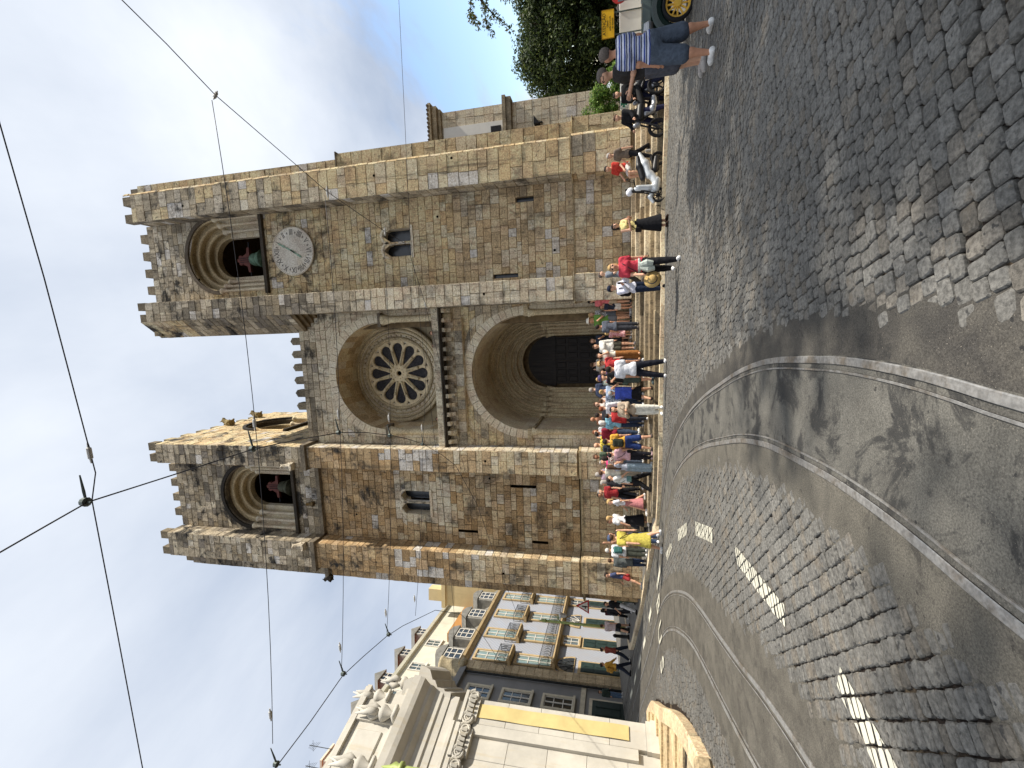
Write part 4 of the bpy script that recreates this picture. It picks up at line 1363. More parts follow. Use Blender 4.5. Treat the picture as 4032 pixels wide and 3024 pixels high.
# ---- belfry openings
def belfry(xc, w, sill, spring, pal, dirty, yaxis=False):
    """nested orders, shafts, sill, bell; built in a frame whose x runs along the wall and y inwards"""
    if yaxis: Mx = Matrix(((0, -1, 0, -5.34), (1, 0, 0, 0), (0, 0, 1, 0), (0, 0, 0, 1)))
    else: Mx = Matrix.Translation((0, YW, 0))
    orders = 4
    for k in range(orders):
        r = w - 0.25 * k - 0.02; y = 0.02 + 0.30 * k
        a = MB(); a.M = Mx
        c = lin((104, 94, 80)) if (dirty and k == 0) else jit(lin((176, 158, 124)), 0.85, 1.1)
        n = 30
        for i in range(n):
            t0 = PI * i / n; t1 = PI * (i + 1) / n
            def pt(rad, yy, t): return (xc + rad * math.cos(t), yy, spring + rad * math.sin(t))
            a.add([pt(r + 0.26, y, t0), pt(r, y, t0), pt(r, y, t1), pt(r + 0.26, y, t1)], [(3, 2, 1, 0)], c)
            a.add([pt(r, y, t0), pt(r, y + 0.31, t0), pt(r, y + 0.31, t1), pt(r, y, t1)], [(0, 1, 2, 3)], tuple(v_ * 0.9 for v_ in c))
        if k < 3:
            a.tube([(xc + (r + 0.03) * math.cos(PI * i / 30), y + 0.03, spring + (r + 0.03) * math.sin(PI * i / 30)) for i in range(31)], 0.075, 8, lin((186, 168, 134)) if not (dirty and k == 0) else c)
        a.build('archivolt', M_TRIM if k == 0 else M_DRESS, cath, cols=True)
        for s in (-1, 1):
            j = MB(); j.M = Mx
            x0, x1 = sorted((xc + s * r, xc + s * (r + 0.27)))
            z = sill
            while z < spring - 0.01:
                h = min(0.42, spring - z)
                j.bev(x0, x1, y, y + 0.31, z + 0.003, z + h - 0.003, 0.008, pick(pal)); z += h
            j.build('belfry_jamb', M_DRESS, cath, cols=True)
            if k < 3:
                cc = MB(); cc.M = Mx
                cc.lathe([(0.11, sill), (0.11, sill + 0.2), (0.075, sill + 0.3), (0.07, spring - 0.42), (0.085, spring - 0.38), (0.075, spring - 0.34), (0.12, spring - 0.14), (0.16, spring - 0.08), (0.16, spring + 0.02)], (xc + s * (r + 0.02), y - 0.03, 0), 9, 'Z', pick(pal))
                cc.build('shaft', M_DRESS, cath, cols=True, smooth=True)
    hm = MB(); hm.M = Mx
    nn = 26; R0, R1 = w - 0.02, w + 0.16
    vs = []; fs = []
    for i in range(nn + 1):
        t = PI * i / nn
        for rad, yy in ((R0, -0.10), (R1, -0.10), (R1, 0.03), (R0, 0.03)):
            vs.append((xc + rad * math.cos(t), yy, spring + rad * math.sin(t)))
    for i in range(nn):
        for q in range(4):
            fs.append((i * 4 + q, i * 4 + (q + 1) % 4, i * 4 + 4 + (q + 1) % 4, i * 4 + 4 + q))
    hm.add(vs, fs, lin((52, 48, 44)) if dirty else lin((96, 86, 74)))
    recalc(hm.build('hood_mould', M_TRIM, cath, cols=True))
    sl = MB(); sl.M = Mx
    sl.box(xc - w - 0.22, xc + w + 0.22, -0.16, 1.4, sill - 0.16, sill, lin((66, 60, 52)))
    sl.build('sill', M_TRIM, cath, cols=True)
    return Mx
M_BRONZE = flat((96, 122, 104), 0.55, 0.35, 0.3, 7)
M_BELL2 = flat((78, 80, 66), 0.6, 0.4, 0.35, 7)
M_YOKE = flat((104, 62, 56), 0.75, 0, 0.2, 6)
M_IRON = flat((38, 38, 40), 0.6, 0.6, 0.2, 8)
def bell(x, y, z, r, mat):
    m = MB()
    m.lathe([(r * 1.0, z), (r * 0.97, z + 0.05 * r), (r * 0.82, z + 0.3 * r), (r * 0.68, z + 0.7 * r), (r * 0.62, z + 1.25 * r), (r * 0.5, z + 1.45 * r), (r * 0.18, z + 1.55 * r), (0.05, z + 1.6 * r)], (x, y, 0), 20)
    m.lathe([(r * 0.72, z + 0.62 * r), (r * 0.74, z + 0.66 * r), (r * 0.70, z + 0.70 * r)], (x, y, 0), 20)
    m.build('bell', mat, cath, smooth=True)
    zt = z + 1.6 * r
    h = MB()
    prof = [(-0.62, 0.0), (0.62, 0.0), (0.62, 0.12), (0.34, 0.16), (0.20, 0.42), (0.26, 0.55), (0.18, 0.66), (0.10, 0.62), (0.08, 0.74), (-0.08, 0.74), (-0.10, 0.62), (-0.18, 0.66), (-0.26, 0.55), (-0.20, 0.42), (-0.34, 0.16), (-0.62, 0.12)]
    h.prism([(x + a, zt + b) for a, b in prof], 'Y', y - 0.09, y + 0.09)
    recalc(h.build('bell_yoke', M_YOKE, cath))
    b = MB()
    for dx_ in (-0.1, 0.0, 0.1): b.box(x + dx_ - 0.015, x + dx_ + 0.015, y - 0.11, y - 0.092, zt - 0.05, zt + 0.55)
    b.box(x - 0.9, x + 0.9, y - 0.03, y + 0.03, zt + 0.02, zt + 0.08)
    b.build('bell_strap', M_IRON, cath)
belfry(4.07, 1.74, 18.0, 20.62, 'pale', False)
belfry(-8.3, 1.66, 17.7, 20.35, 'pale', True)
belfry(23.35, 1.62, 19.75, 21.75, 'gold', True, True)
bell(3.97, 20.6, 19.02, 0.50, M_BRONZE)
bell(-8.2, 20.6, 18.82, 0.48, M_BELL2)

# ---- twin windows, slits, clock
M_GLASS = flat((44, 48, 54), 0.25, 0, 0.25, 3, spec=0.6)
def twin(xc, pal, zb, zs, half, dx_):
    fr = MB()
    for s in (-1, 1):
        n = 12
        for i in range(n):
            t0 = PI * i / n; t1 = PI * (i + 1) / n
            def pt(rad, yy, t): return (xc + s * dx_ + rad * math.cos(t), yy, zs + rad * math.sin(t))
            fr.add([pt(half, YW, t0), pt(half, YW + 0.55, t0), pt(half, YW + 0.55, t1), pt(half, YW, t1)], [(0, 1, 2, 3)], pick('pale'))
            fr.add([pt(half + 0.1, YW - 0.03, t0), pt(half, YW - 0.03, t0), pt(half, YW - 0.03, t1), pt(half + 0.1, YW - 0.03, t1)], [(3, 2, 1, 0)], pick('pale'))
    fr.box(xc - dx_ - half - 0.3, xc - dx_ - half, YW + 0.02, YW + 0.55, zb, zs, pick('pale')); fr.box(xc + dx_ + half, xc + dx_ + half + 0.3, YW + 0.02, YW + 0.55, zb, zs, pick('pale'))
    fr.box(xc - dx_ - half - 0.1, xc + dx_ + half + 0.1, YW - 0.05, YW + 0.55, zb - 0.12, zb, pick('pale'))
    fr.build('window_surround', M_DRESS, cath, cols=True)
    c = MB(); c.col = lin((206, 198, 184))
    c.lathe([(0.09, zb), (0.09, zb + 0.08), (0.055, zb + 0.14), (0.052, zs - 0.2), (0.07, zs - 0.17), (0.06, zs - 0.13), (0.10, zs - 0.02), (0.10, zs + 0.05)], (xc, YW + 0.18, 0), 12)
    c.build('window_shaft', M_DRESS, cath, cols=True, smooth=True)
    b = MB(); b.box(xc - 0.08, xc + 0.08, YW - 0.0, YW + 0.5, zs, zs + 0.25, pick('pale')); b.build('window_lintel', M_DRESS, cath, cols=True)
    for s in (-1, 1):
        g = MB(); g.box(xc + s * dx_ - half, xc + s * dx_ + half, YW + 0.5, YW + 0.52, zb, zs + half); g.build('pane', M_GLASS, cath)
twin(3.96, 'gold', 10.32, 11.42, 0.28, 0.32)
twin(-8.24, 'pale', 10.22, 11.45, 0.26, 0.31)
for x0, x1, z0, z1, m_ in ((5.16, 5.36, 4.72, 5.5, M_GLASS), (2.10, 2.26, 5.5, 6.6, M_GLASS), (-7.29, -7.17, 5.03, 6.23, M_DARK), (-9.6, -9.48, 7.9, 8.87, M_DARK), (-9.93, -9.81, 4.57, 5.31, M_DARK)):
    g = MB()
    g.box(x0 - 0.02, x1 + 0.02, YW + 0.25, YW + 0.27, z0, z1); g.build('slit_window', m_, cath)
CKX, CKZ, CKR = 3.96, 16.33, 1.09
M_CLOCK = stone_mat('clock_stone', 0.12, 1, 0.15, 0.2, 0.2, (0.1, 0.09, 0.07))
ck = MB()
for q in range(6):      # the dial is made of six stone segments
    a0 = 2 * PI * q / 6 + 0.35
    poly = [(CKX, CKZ)] + [(CKX + CKR * math.cos(a0 + (PI / 3 - 0.008) * k / 10), CKZ + CKR * math.sin(a0 + (PI / 3 - 0.008) * k / 10)) for k in range(11)]
    ck.prism(poly, 'Y', YW - 0.09, YW + 0.02, jit(lin((204, 196, 182)), 0.92, 1.05))
ckf = recalc(ck.build('clock_face', M_CLOCK, cath, cols=True))
rim = MB(); rim.tube([(CKX + 1.09 * math.cos(2 * PI * k / 48), YW - 0.06, CKZ + 1.09 * math.sin(2 * PI * k / 48)) for k in range(49)], 0.045, 6, lin((196, 186, 170))); rim.build('clock_rim', M_CLOCK, ckf, cols=True)
M_NUM = flat((88, 84, 80), 0.85, 0, 0.2, 12)
for k, s_ in enumerate(('XII', 'I', 'II', 'III', 'IIII', 'V', 'VI', 'VII', 'VIII', 'IX', 'X', 'XI')):
    a = 2 * PI * k / 12
    ux = Vector((math.cos(a), 0, -math.sin(a))); uy = Vector((math.sin(a), 0, math.cos(a)))
    p = Vector((CKX, YW - 0.093, CKZ)) + uy * 0.86
    text_mesh('numeral', s_, 0.40, M_NUM, frame(p, ux * 0.72, uy, (0, -1, 0)), ckf, 0.004, 'CENTER', 0.95)
    b = a + PI / 12
    t_ = MB(); q = Vector((CKX, YW - 0.095, CKZ)) + Vector((math.sin(b), 0, math.cos(b))) * 0.86
    t_.M = Matrix.Translation(q) @ Matrix.Rotation(b, 4, 'Y')
    t_.prism([(0, 0.07), (0.03, 0), (0, -0.07), (-0.03, 0)], 'Y', -0.004, 0.004); t_.build('hour_mark', M_NUM, ckf)
M_HAND = flat((130, 156, 136), 0.6, 0.2, 0.25, 10)
def hand(ang, L, tail):
    m = MB(); m.M = Matrix.Translation((CKX, YW - 0.12, CKZ)) @ Matrix.Rotation(R(ang), 4, 'Y')
    pr = [(0.02, -tail), (0.045, -tail * 0.6), (0.02, 0), (0.035, L * 0.35), (0.015, L * 0.45), (0.055, L * 0.62), (0.02, L * 0.74), (0.045, L * 0.83), (0, L)]
    m.prism(pr + [(-x, z) for x, z in pr[::-1][1:]], 'Y', -0.012, 0.012)
    recalc(m.build('clock_hand', M_HAND, ckf))
hand(29, 0.86, 0.15); hand(214, 0.58, 0.12)

# gargoyles and small carvings
def carving(x, y, z, s, col, d=(0, -1)):
    m = MB(); c = lin(col)
    b = Vector((d[0], d[1], 0)); up = Vector((0, 0, 1)); o = Vector((x, y, z))
    m.tube([o - up * 0.0, o + up * 0.25 * s, o + up * 0.5 * s + b * 0.1 * s, o + up * 0.68 * s + b * 0.22 * s, o + up * 0.66 * s + b * 0.38 * s], [0.26 * s, 0.24 * s, 0.17 * s, 0.16 * s, 0.06 * s], 9, c)
    sd = Vector((-d[1], d[0], 0))
    for q in (-1, 1):
        m.tube([o + sd * 0.16 * s * q + up * 0.3 * s, o + sd * 0.2 * s * q + b * 0.18 * s + up * 0.12 * s, o + sd * 0.16 * s * q + b * 0.26 * s - up * 0.02 * s], [0.1 * s, 0.07 * s, 0.06 * s], 6, c)
        m.tube([o + sd * 0.1 * s * q + up * 0.72 * s + b * 0.16 * s, o + sd * 0.14 * s * q + up * 0.86 * s + b * 0.1 * s], [0.05 * s, 0.01 * s], 5, c)
    m.build('gargoyle', M_TRIM, cath, cols=True)
carving(-6.28, YP - 0.12, 16.75, 0.75, (186, 176, 158)); carving(-10.35, YP - 0.1, 16.55, 0.8, (176, 164, 144))
carving(-8.55, YW - 0.06, 16.55, 0.5, (120, 100, 66))
carving(-5.2, 22.9, 24.5, 0.9, (150, 134, 96), (1, 0)); carving(-5.2, 25.3, 24.6, 0.9, (150, 134, 96), (1, 0))
carving(-12.5, YW - 0.1, 15.9, 0.6, (60, 54, 46), (-1, 0))
# putlog holes
ph = MB()
for x, z, y in ((6.6, 11.4, YP), (6.3, 21.4, YP), (1.4, 6.8, YP), (6.9, 7.9, YP), (3.1, 3.9, YW), (4.9, 9.0, YW), (-5.8, 7.1, YP), (-6.9, 7.2, YW), (-11.0, 6.5, YP), (-9.0, 14.2, YW), (-7.4, 21.9, YW), (3.0, 21.9, YW)):
    ph.lathe([(0.055, y - 0.022), (0.01, y - 0.022)], (x, 0, z), 8, 'Y')
ph.build('putlog_hole', M_DARK, cath)['kind'] = 'stuff'

# ---- assemble the masonry
CORE.build('masonry_core', M_MORTAR, cath)
MORT.build('mortar_bed', M_MORTAR, cath)
def appar(b):
    d = (b[3] - EYE)
    return b[4] / d.length_squared if in_view(b[3]) else 0
BLOCKS.sort(key=appar, reverse=True)
for vs, fs, c, p, a in BLOCKS[:290]:
    obj('stone_block', vs, fs, M_STONE, cath, [c] * 5)
rest = MB()
for vs, fs, c, p, a in BLOCKS[290:]:
    rest.add(vs, fs, c)
rest.build('ashlar_masonry', M_STONE, cath, cols=True)['kind'] = 'stuff'
print('blocks', len(BLOCKS))
# the long nave behind the towers and its roof, hidden from the street but casting its shade
nv = MB(); nv.col = lin((170, 150, 116))
nv.box(-11.0, 6.5, 27.3, 60, 0, 11.5)
nv.prism([(-11.2, 11.5), (6.7, 11.5), (-2.2, 15.5)], 'Y', 27.3, 60)
recalc(nv.build('nave', M_STONE, cath, cols=True))
# ------------------------------------------------------------------ other buildings
def facade_frame(P0, az):
    """local frame on a street front: x runs towards the viewer's end (-s), y outwards, z up; s measured away from the viewer"""
    d = Vector((math.sin(R(az)), math.cos(R(az)), 0))       # along the front, going away
    n = Vector((d.y, -d.x, 0))                              # outwards (towards +X)
    return frame((P0[0], P0[1], 0), d, n, (0, 0, 1))
M_WHITE = flat((206, 202, 192), 0.6, 0, 0.05, 3)
M_PANE = flat((70, 82, 84), 0.12, 0, 0.25, 1.2, spec=0.8)
M_PANE2 = flat((120, 138, 134), 0.12, 0, 0.2, 1.0, spec=0.8)
M_PANED = flat((26, 30, 32), 0.15, 0, 0.3, 1.2, spec=0.8)
M_OCHRE = flat((176, 154, 116), 0.85, 0, 0.14, 2)
M_GREEND = flat((34, 50, 46), 0.6, 0, 0.2, 3)
M_IRONB = flat((40, 42, 42), 0.6, 0.4, 0.2, 10)
M_ROOF = flat((158, 92, 66), 0.85, 0, 0.25, 4)
M_SLATE = flat((120, 118, 112), 0.8, 0, 0.2, 3)

def tile_mat():
    t = NT('blue_tiles')
    g = t.n('ShaderNodeNewGeometry')
    sp = t.n('ShaderNodeSeparateXYZ'); t.l(g.outputs['Position'], sp.inputs[0])
    cb = t.n('ShaderNodeCombineXYZ'); t.l(sp.outputs['Y'], cb.inputs[0]); t.l(sp.outputs['Z'], cb.inputs[1])
    ch = t.n('ShaderNodeTexChecker'); ch.inputs['Scale'].default_value = 7.0; t.l(cb.outputs[0], ch.inputs['Vector'])
    ch.inputs['Color1'].default_value = (*lin((146, 152, 164)), 1); ch.inputs['Color2'].default_value = (*lin((166, 169, 176)), 1)
    n = t.noise(1.6, 5, 0.6)
    t.col(t.mix(t.rng(n, 0.35, 0.7, 0, 0.5), ch.outputs['Color'], lin((158, 155, 155))))
    return t.set(0.45, 0, 0.5)
M_TILE = tile_mat()
def plaster(name, rgb, stain=0.25):
    t = NT(name); c = lin(rgb)
    n = t.noise(0.8, 6, 0.65); st = t.noise(1, 5, 0.6, t.pos((3, 3, 0.3)))
    k = t.mix(t.rng(n, 0.3, 0.75), c, tuple(x * 0.82 for x in c))
    k = t.mix(t.rng(st, 0.55, 0.75, 0, stain), k, tuple(x * 0.45 for x in c))
    t.col(k); t.bump(t.noise(30, 4, 0.6), 0.15, 0.01)
    return t.set(0.9, 0, 0.15)
M_CREAM = plaster('cream_plaster', (206, 202, 184))
M_GREYW = plaster('grey_render', (136, 136, 136))
M_QUOIN = stone_mat('quoin_stone', 0.2, 1, 0.2, 0.3, 0.35)

def sash(F, s0, s1, z0, z1, parent, frame_mat, pane, depth=0.12, cols=2, rows=3, surround=0.16, sill=True, name='window'):
    """window with stone surround, white sashes and a pane, standing on the wall face of the frame F (x along, y outwards)"""
    m = MB(); m.M = F
    w = surround
    m.box(s0 - w, s0, 0.0, 0.11, z0 - 0.02, z1 + w); m.box(s1, s1 + w, 0.0, 0.11, z0 - 0.02, z1 + w)
    m.box(s0, s1, 0.0, 0.11, z1, z1 + w)
    if sill: m.box(s0 - w - 0.05, s1 + w + 0.05, 0.0, 0.17, z0 - 0.14, z0)
    win = m.build(name, frame_mat, parent)
    fr = MB(); fr.M = F
    b = 0.06
    y0, y1 = 0.018, 0.055
    fr.box(s0, s0 + b, y0, y1, z0, z1); fr.box(s1 - b, s1, y0, y1, z0, z1); fr.box(s0, s1, y0, y1, z0, z0 + b); fr.box(s0, s1, y0, y1, z1 - b, z1)
    for c in range(1, cols):
        x = s0 + (s1 - s0) * c / cols; fr.box(x - 0.035, x + 0.035, y0, y1 + 0.01, z0, z1)
    for r in range(1, rows):
        z = z0 + (z1 - z0) * r / rows; fr.box(s0, s1, y0, y1, z - 0.025, z + 0.025)
    fr.build('sash_bars', M_WHITE, win)
    p = MB(); p.M = F; p.box(s0, s1, 0.0, 0.015, z0, z1); p.build('pane', pane, win)
    return win
def railing(F, s0, s1, z, h, out, parent):
    """iron balcony: slab and a railing with bars and scrolls"""
    sl = MB(); sl.M = F
    sl.prism([(0.0, z - 0.22), (out * 0.7, z - 0.20), (out, z - 0.10), (out, z), (0, z)], 'X', s0, s1)
    slab = recalc(sl.build('balcony_slab', M_OCHRE, parent))
    r = MB(); r.M = F
    y = out - 0.06
    for zz_ in (z + 0.06, z + h): r.box(s0, s1, y - 0.015, y + 0.015, zz_ - 0.02, zz_ + 0.01)
    n = int((s1 - s0) / 0.11)
    for k in range(n + 1):
        x = s0 + (s1 - s0) * k / n; r.box(x - 0.008, x + 0.008, y - 0.008, y + 0.008, z, z + h)
    for k in range(max(1, n // 3)):
        x = s0 + 0.2 + k * 0.33
        r.tube([(x + 0.1 * math.cos(a), y, z + h * 0.5 + 0.22 * math.sin(a)) for a in [i * PI / 6 for i in range(13)]], 0.012, 4)
    for x in (s0, s1):
        r.box(x - 0.01, x + 0.01, 0, y, z + h - 0.02, z + h + 0.01)
        for q in range(4): r.box(x - 0.008, x + 0.008, y * q / 4, y * q / 4 + 0.016, z, z + h)
    r.build('balcony_railing', M_IRONB, slab)

# ---- tiled house and its neighbours on the far side of the street
ROWP = (-23.79, 27.95)
F = facade_frame(ROWP, -7.4)
W = lambda s, z, y=0.0: F @ Vector((s, y, z))
b1 = thing('tiled_house', W(5.5, 1.4), 'blue tiled town house with ochre window frames and iron balconies', 'house')
m = MB(); m.M = F; m.box(0, 14, -9, -0.02, 0.3, 12.3); m.build('wall', M_TILE, b1)
m = MB(); m.M = F
z = 1.0
rq = random.Random(4)
while z < 12.2:      # rusticated pilaster at the house corner
    h = rq.uniform(0.42, 0.6); c = rq.uniform(0.85, 1.1)
    m.bev(-0.45, 0.42, -0.3, 0.10, z, min(12.25, z + h) - 0.01, 0.02, tuple(v_ * c for v_ in lin((186, 168, 138)))); z += h
m.build('corner_pilaster', M_QUOIN, b1, cols=True)
m = MB(); m.M = F
m.prism([(-0.3, 12.1), (0.10, 12.1), (0.18, 12.25), (0.32, 12.32), (0.36, 12.5), (-0.3, 12.5)], 'X', -0.5, 14)
recalc(m.build('cornice', M_OCHRE, b1))
for k, s in enumerate((1.25, 4.25, 7.35, 10.5)):
    sash(F, s - 0.5, s + 0.5, 9.35, 11.7, b1, M_OCHRE, M_PANE2)
    sash(F, s - 0.5, s + 0.5, 6.15, 8.65, b1, M_OCHRE, M_PANE2)
    railing(F, s - 0.95, s + 0.95, 9.15, 0.9, 0.55, b1)
    if k in (0, 2):
        m = MB(); m.M = F
        poly = [(s + 0.85 * math.cos(PI * q / 12), 4.55 + 1.15 * math.sin(PI * q / 12)) for q in range(13)]
        m.prism([(s + 1.05 * math.cos(PI * q / 12), 4.5 + 1.38 * math.sin(PI * q / 12)) for q in range(13)], 'Y', 0.0, 0.07)
        lun = recalc(m.build('lunette', M_OCHRE, b1))
        g = MB(); g.M = F; g.prism(poly, 'Y', 0.07, 0.085); recalc(g.build('pane', M_PANED, lun))
        g = MB(); g.M = F
        for q in range(1, 6): 
            a = PI * q / 6; g.tube([(s, 0.09, 4.55), (s + 0.85 * math.cos(a), 0.09, 4.55 + 1.15 * math.sin(a))], 0.025, 4)
        g.tube([(s + 0.45 * math.cos(PI * q / 10), 0.09, 4.55 + 0.6 * math.sin(PI * q / 10)) for q in range(11)], 0.025, 4)
        g.build('lunette_bars', M_WHITE if k == 2 else M_IRONB, lun)
    else:
        sash(F, s - 0.5, s + 0.5, 4.4, 5.6, b1, M_OCHRE, M_PANE, cols=2, rows=2)
    d = MB(); d.M = F
    d.box(s - 0.72, s + 0.72, -0.1, 0.045, 1.0, 4.25)
    door = d.build('door', M_OCHRE, b1)
    d = MB(); d.M = F
    d.box(s - 0.58, s + 0.58, 0.045, 0.06, 1.2, 4.05)
    for q in (-1, 1):
        for r_ in range(3): d.bev(s + q * 0.29 - 0.22, s + q * 0.29 + 0.22, 0.06, 0.09, 1.45 + r_ * 0.85, 2.15 + r_ * 0.85, 0.02)
    d.build('door_leaf', M_GREEND, door)
railing(F, 0.5, 11.6, 6.0, 0.95, 0.6, b1)
m = MB(); m.M = F; m.prism([(-0.2, 12.5), (-1.7, 14.9), (-9, 14.9), (-9, 12.5)], 'X', 0, 14); recalc(m.build('mansard_roof', M_SLATE, b1))
for s in (0.95, 3.7, 6.9, 10.2):      # dormers on the mansard
    m = MB(); m.M = F
    m.prism([(0.05, 12.5), (0.05, 14.15), (-1.6, 14.4), (-1.6, 12.5)], 'X', s - 0.85, s + 0.85)
    m.prism([(s - 0.95, 14.1), (s + 0.95, 14.1), (s + 0.6, 14.6), (s, 14.75), (s - 0.6, 14.6)], 'Y', -1.7, 0.16)
    dm = recalc(m.build('dormer', M_SLATE, b1))
    p = MB(); p.M = F; p.box(s - 0.58, s + 0.58, 0.05, 0.07, 12.75, 14.0); p.build('pane', M_PANED, dm)
    p = MB(); p.M = F
    for q in (-0.58, 0.0, 0.58): p.box(s + q - 0.04, s + q + 0.04, 0.07, 0.10, 12.75, 14.0)
    for q in (12.75, 13.2, 13.65, 14.0): p.box(s - 0.6, s + 0.6, 0.07, 0.10, q - 0.03, q + 0.03)
    p.build('window_bars', M_WHITE, dm)
# cream house rising behind
b2 = thing('cream_house', W(2, 1.4, -4), 'tall cream plastered house behind the mansard roof, small paned windows', 'house')
F2 = facade_frame((ROWP[0] - 4.2, ROWP[1]), -7.4)
m = MB(); m.M = F2; m.box(-6.5, 15.5, -8, 0, 1, 19.4); m.build('wall', M_CREAM, b2)
m = MB(); m.M = F2; m.prism([(-0.2, 19.3), (0.3, 19.35), (0.38, 19.6), (-0.2, 19.7)], 'X', -6.7, 15.7); recalc(m.build('eave', M_CREAM, b2))
for s in (-2.4, 1.0, 4.6, 8.2):
    for z in (15.3, 17.6):
        sash(F2, s - 0.45, s + 0.45, z, z + 1.25, b2, M_WHITE, M_PANE, 0.06, 2, 2, 0.08, True)
m = MB(); m.M = F2; m.prism([(0.25, 19.65), (-4, 21.4), (-8, 19.65)], 'X', -6.7, 15.7); recalc(m.build('roof', M_ROOF, b2))
for s in (-0.6, 2.9, 6.4, 9.9):
    m = MB(); m.M = F2
    m.box(s - 0.55, s + 0.55, -2.2, 0.0, 19.7, 20.7); m.prism([(s - 0.75, 20.6), (s + 0.75, 20.6), (s, 21.3)], 'Y', -2.6, 0.15)
    dm = recalc(m.build('dormer', M_SLATE, b2))
    p = MB(); p.M = F2; p.box(s - 0.42, s + 0.42, 0.0, 0.02, 19.85, 20.55); p.build('pane', M_PANED, dm)
    p = MB(); p.M = F2
    for q in (-0.42, 0, 0.42): p.box(s + q - 0.03, s + q + 0.03, 0.02, 0.05, 19.85, 20.55)
    p.box(s - 0.42, s + 0.42, 0.02, 0.05, 20.18, 20.23); p.build('window_bars', M_WHITE, dm)
m = MB(); m.M = F2; m.box(-3.9, -2.6, -3, -1.6, 19.6, 21.4); m.box(-4.0, -2.5, -3.1, -1.5, 21.4, 21.55); m.build('chimney', M_CREAM, b2)
# orange and ochre houses further up
b3 = thing('ochre_house', W(11, 1.6, -2.6), 'ochre and orange house end rising beside the tower', 'house')
M_ORANGE = plaster('orange_plaster', (178, 130, 78)); M_YEL = plaster('yellow_plaster', (200, 182, 140))
m = MB(); m.M = F; m.box(8.0, 16, -3.4, -2.6, 12, 16.6); m.build('gable_wall', M_ORANGE, b3)
m = MB(); m.M = F; m.box(12.9, 18, -2.6, 0.4, 1, 18.6); m.build('wall', M_YEL, b3)
m = MB(); m.M = F; m.box(12.7, 18, -2.8, 0.7, 18.6, 19.0); m.build('cornice', M_YEL, b3)
m = MB(); m.M = F; m.box(13.2, 14.2, -2.4, -1.2, 19.0, 20.6); m.build('chimney', M_YEL, b3)
for z in (13.6, 16.6): sash(F, 13.0, 14.0, z, z + 1.6, b3, M_WHITE, M_PANE, 0.06) if False else None
FY = F @ Matrix.Translation((0, 0.4, 0))
for z in (13.6, 16.9): sash(FY, 13.5, 14.5, z, z + 1.7, b3, M_WHITE, M_PANE, 0.06, 2, 3, 0.1)
# grey rendered house, nearest on that side
b4 = thing('grey_house', W(-2.8, 1.35), 'dark grey rendered house with pale stone window frames beside the white church', 'house')
m = MB(); m.M = F; m.box(-9, -0.5, -9, -0.12, 0.2, 12.0); m.build('wall', M_GREYW, b4)
m = MB(); m.M = F; m.box(-9, -0.5, -0.3, 0.2, 11.9, 12.3); m.build('cornice', M_GREYW, b4)
FG = F @ Matrix.Translation((0, -0.12, 0))
M_PALEST = flat((196, 188, 168), 0.85, 0, 0.12, 3)
for s in (-2.5, -5.6):
    for z0, z1 in ((9.7, 11.2), (7.0, 8.8), (4.3, 6.1)):
        sash(FG, s - 0.5, s + 0.5, z0, z1, b4, M_PALEST, M_PANED, 0.1, 2, 3, 0.16)
    d = MB(); d.M = FG; d.box(s - 0.85, s + 0.85, -0.1, 0.05, 0.9, 3.3); dd = d.build('door', M_PALEST, b4)
    d = MB(); d.M = FG; d.box(s - 0.68, s + 0.68, 0.05, 0.07, 1.0, 3.1)
    for q in (-1, 1): d.bev(s + q * 0.34 - 0.26, s + q * 0.34 + 0.26, 0.07, 0.1, 1.4, 2.9, 0.02)
    d.build('door_leaf', M_GREEND, dd)
m = MB(); m.M = FG; m.box(-9, -0.5, 0.0, 0.07, 3.55, 3.85); m.build('string_band', M_PALEST, b4)
m = MB(); m.M = F; m.tube([(-0.75, 0.02, 1.2), (-0.75, 0.02, 12)], 0.07, 8); m.build('drain_pipe', M_IRONB, b4)
# dark rounded cornice between the two (weathered end of the tiled house)
m = MB(); m.M = F
for a, h in ((0.62, 12.1), (0.8, 12.3), (0.7, 12.5), (0.62, 13.3), (0.66, 13.9), (0.75, 14.0)): pass
m.lathe([(0.5, 12.0), (0.66, 12.1), (0.7, 12.35), (0.55, 12.5), (0.5, 13.6), (0.62, 13.75), (0.66, 13.95), (0.1, 14.1)], (-0.15, -0.25, 0), 16, 'Z', lin((160, 148, 122)))
m.build('pier_drum', M_QUOIN, b1, cols=True, smooth=True)
# roof aerials
for s, z, fr_ in ((-4.6, 20.6, F2), (-3.0, 21.5, F2)):
    a = MB(); a.M = fr_
    a.tube([(s, -1.5, z - 1), (s, -1.5, z + 1.6)], 0.025, 5)
    for q in range(5): a.tube([(s - 0.4 + 0.04 * q, -1.5, z + 1.0 + q * 0.12), (s + 0.4 - 0.04 * q, -1.5, z + 1.0 + q * 0.12)], 0.012, 4)
    a.tube([(s, -1.9, z + 1.3), (s, -1.1, z + 1.3)], 0.012, 4)
    a.build('aerial', M_IRONB, b2)

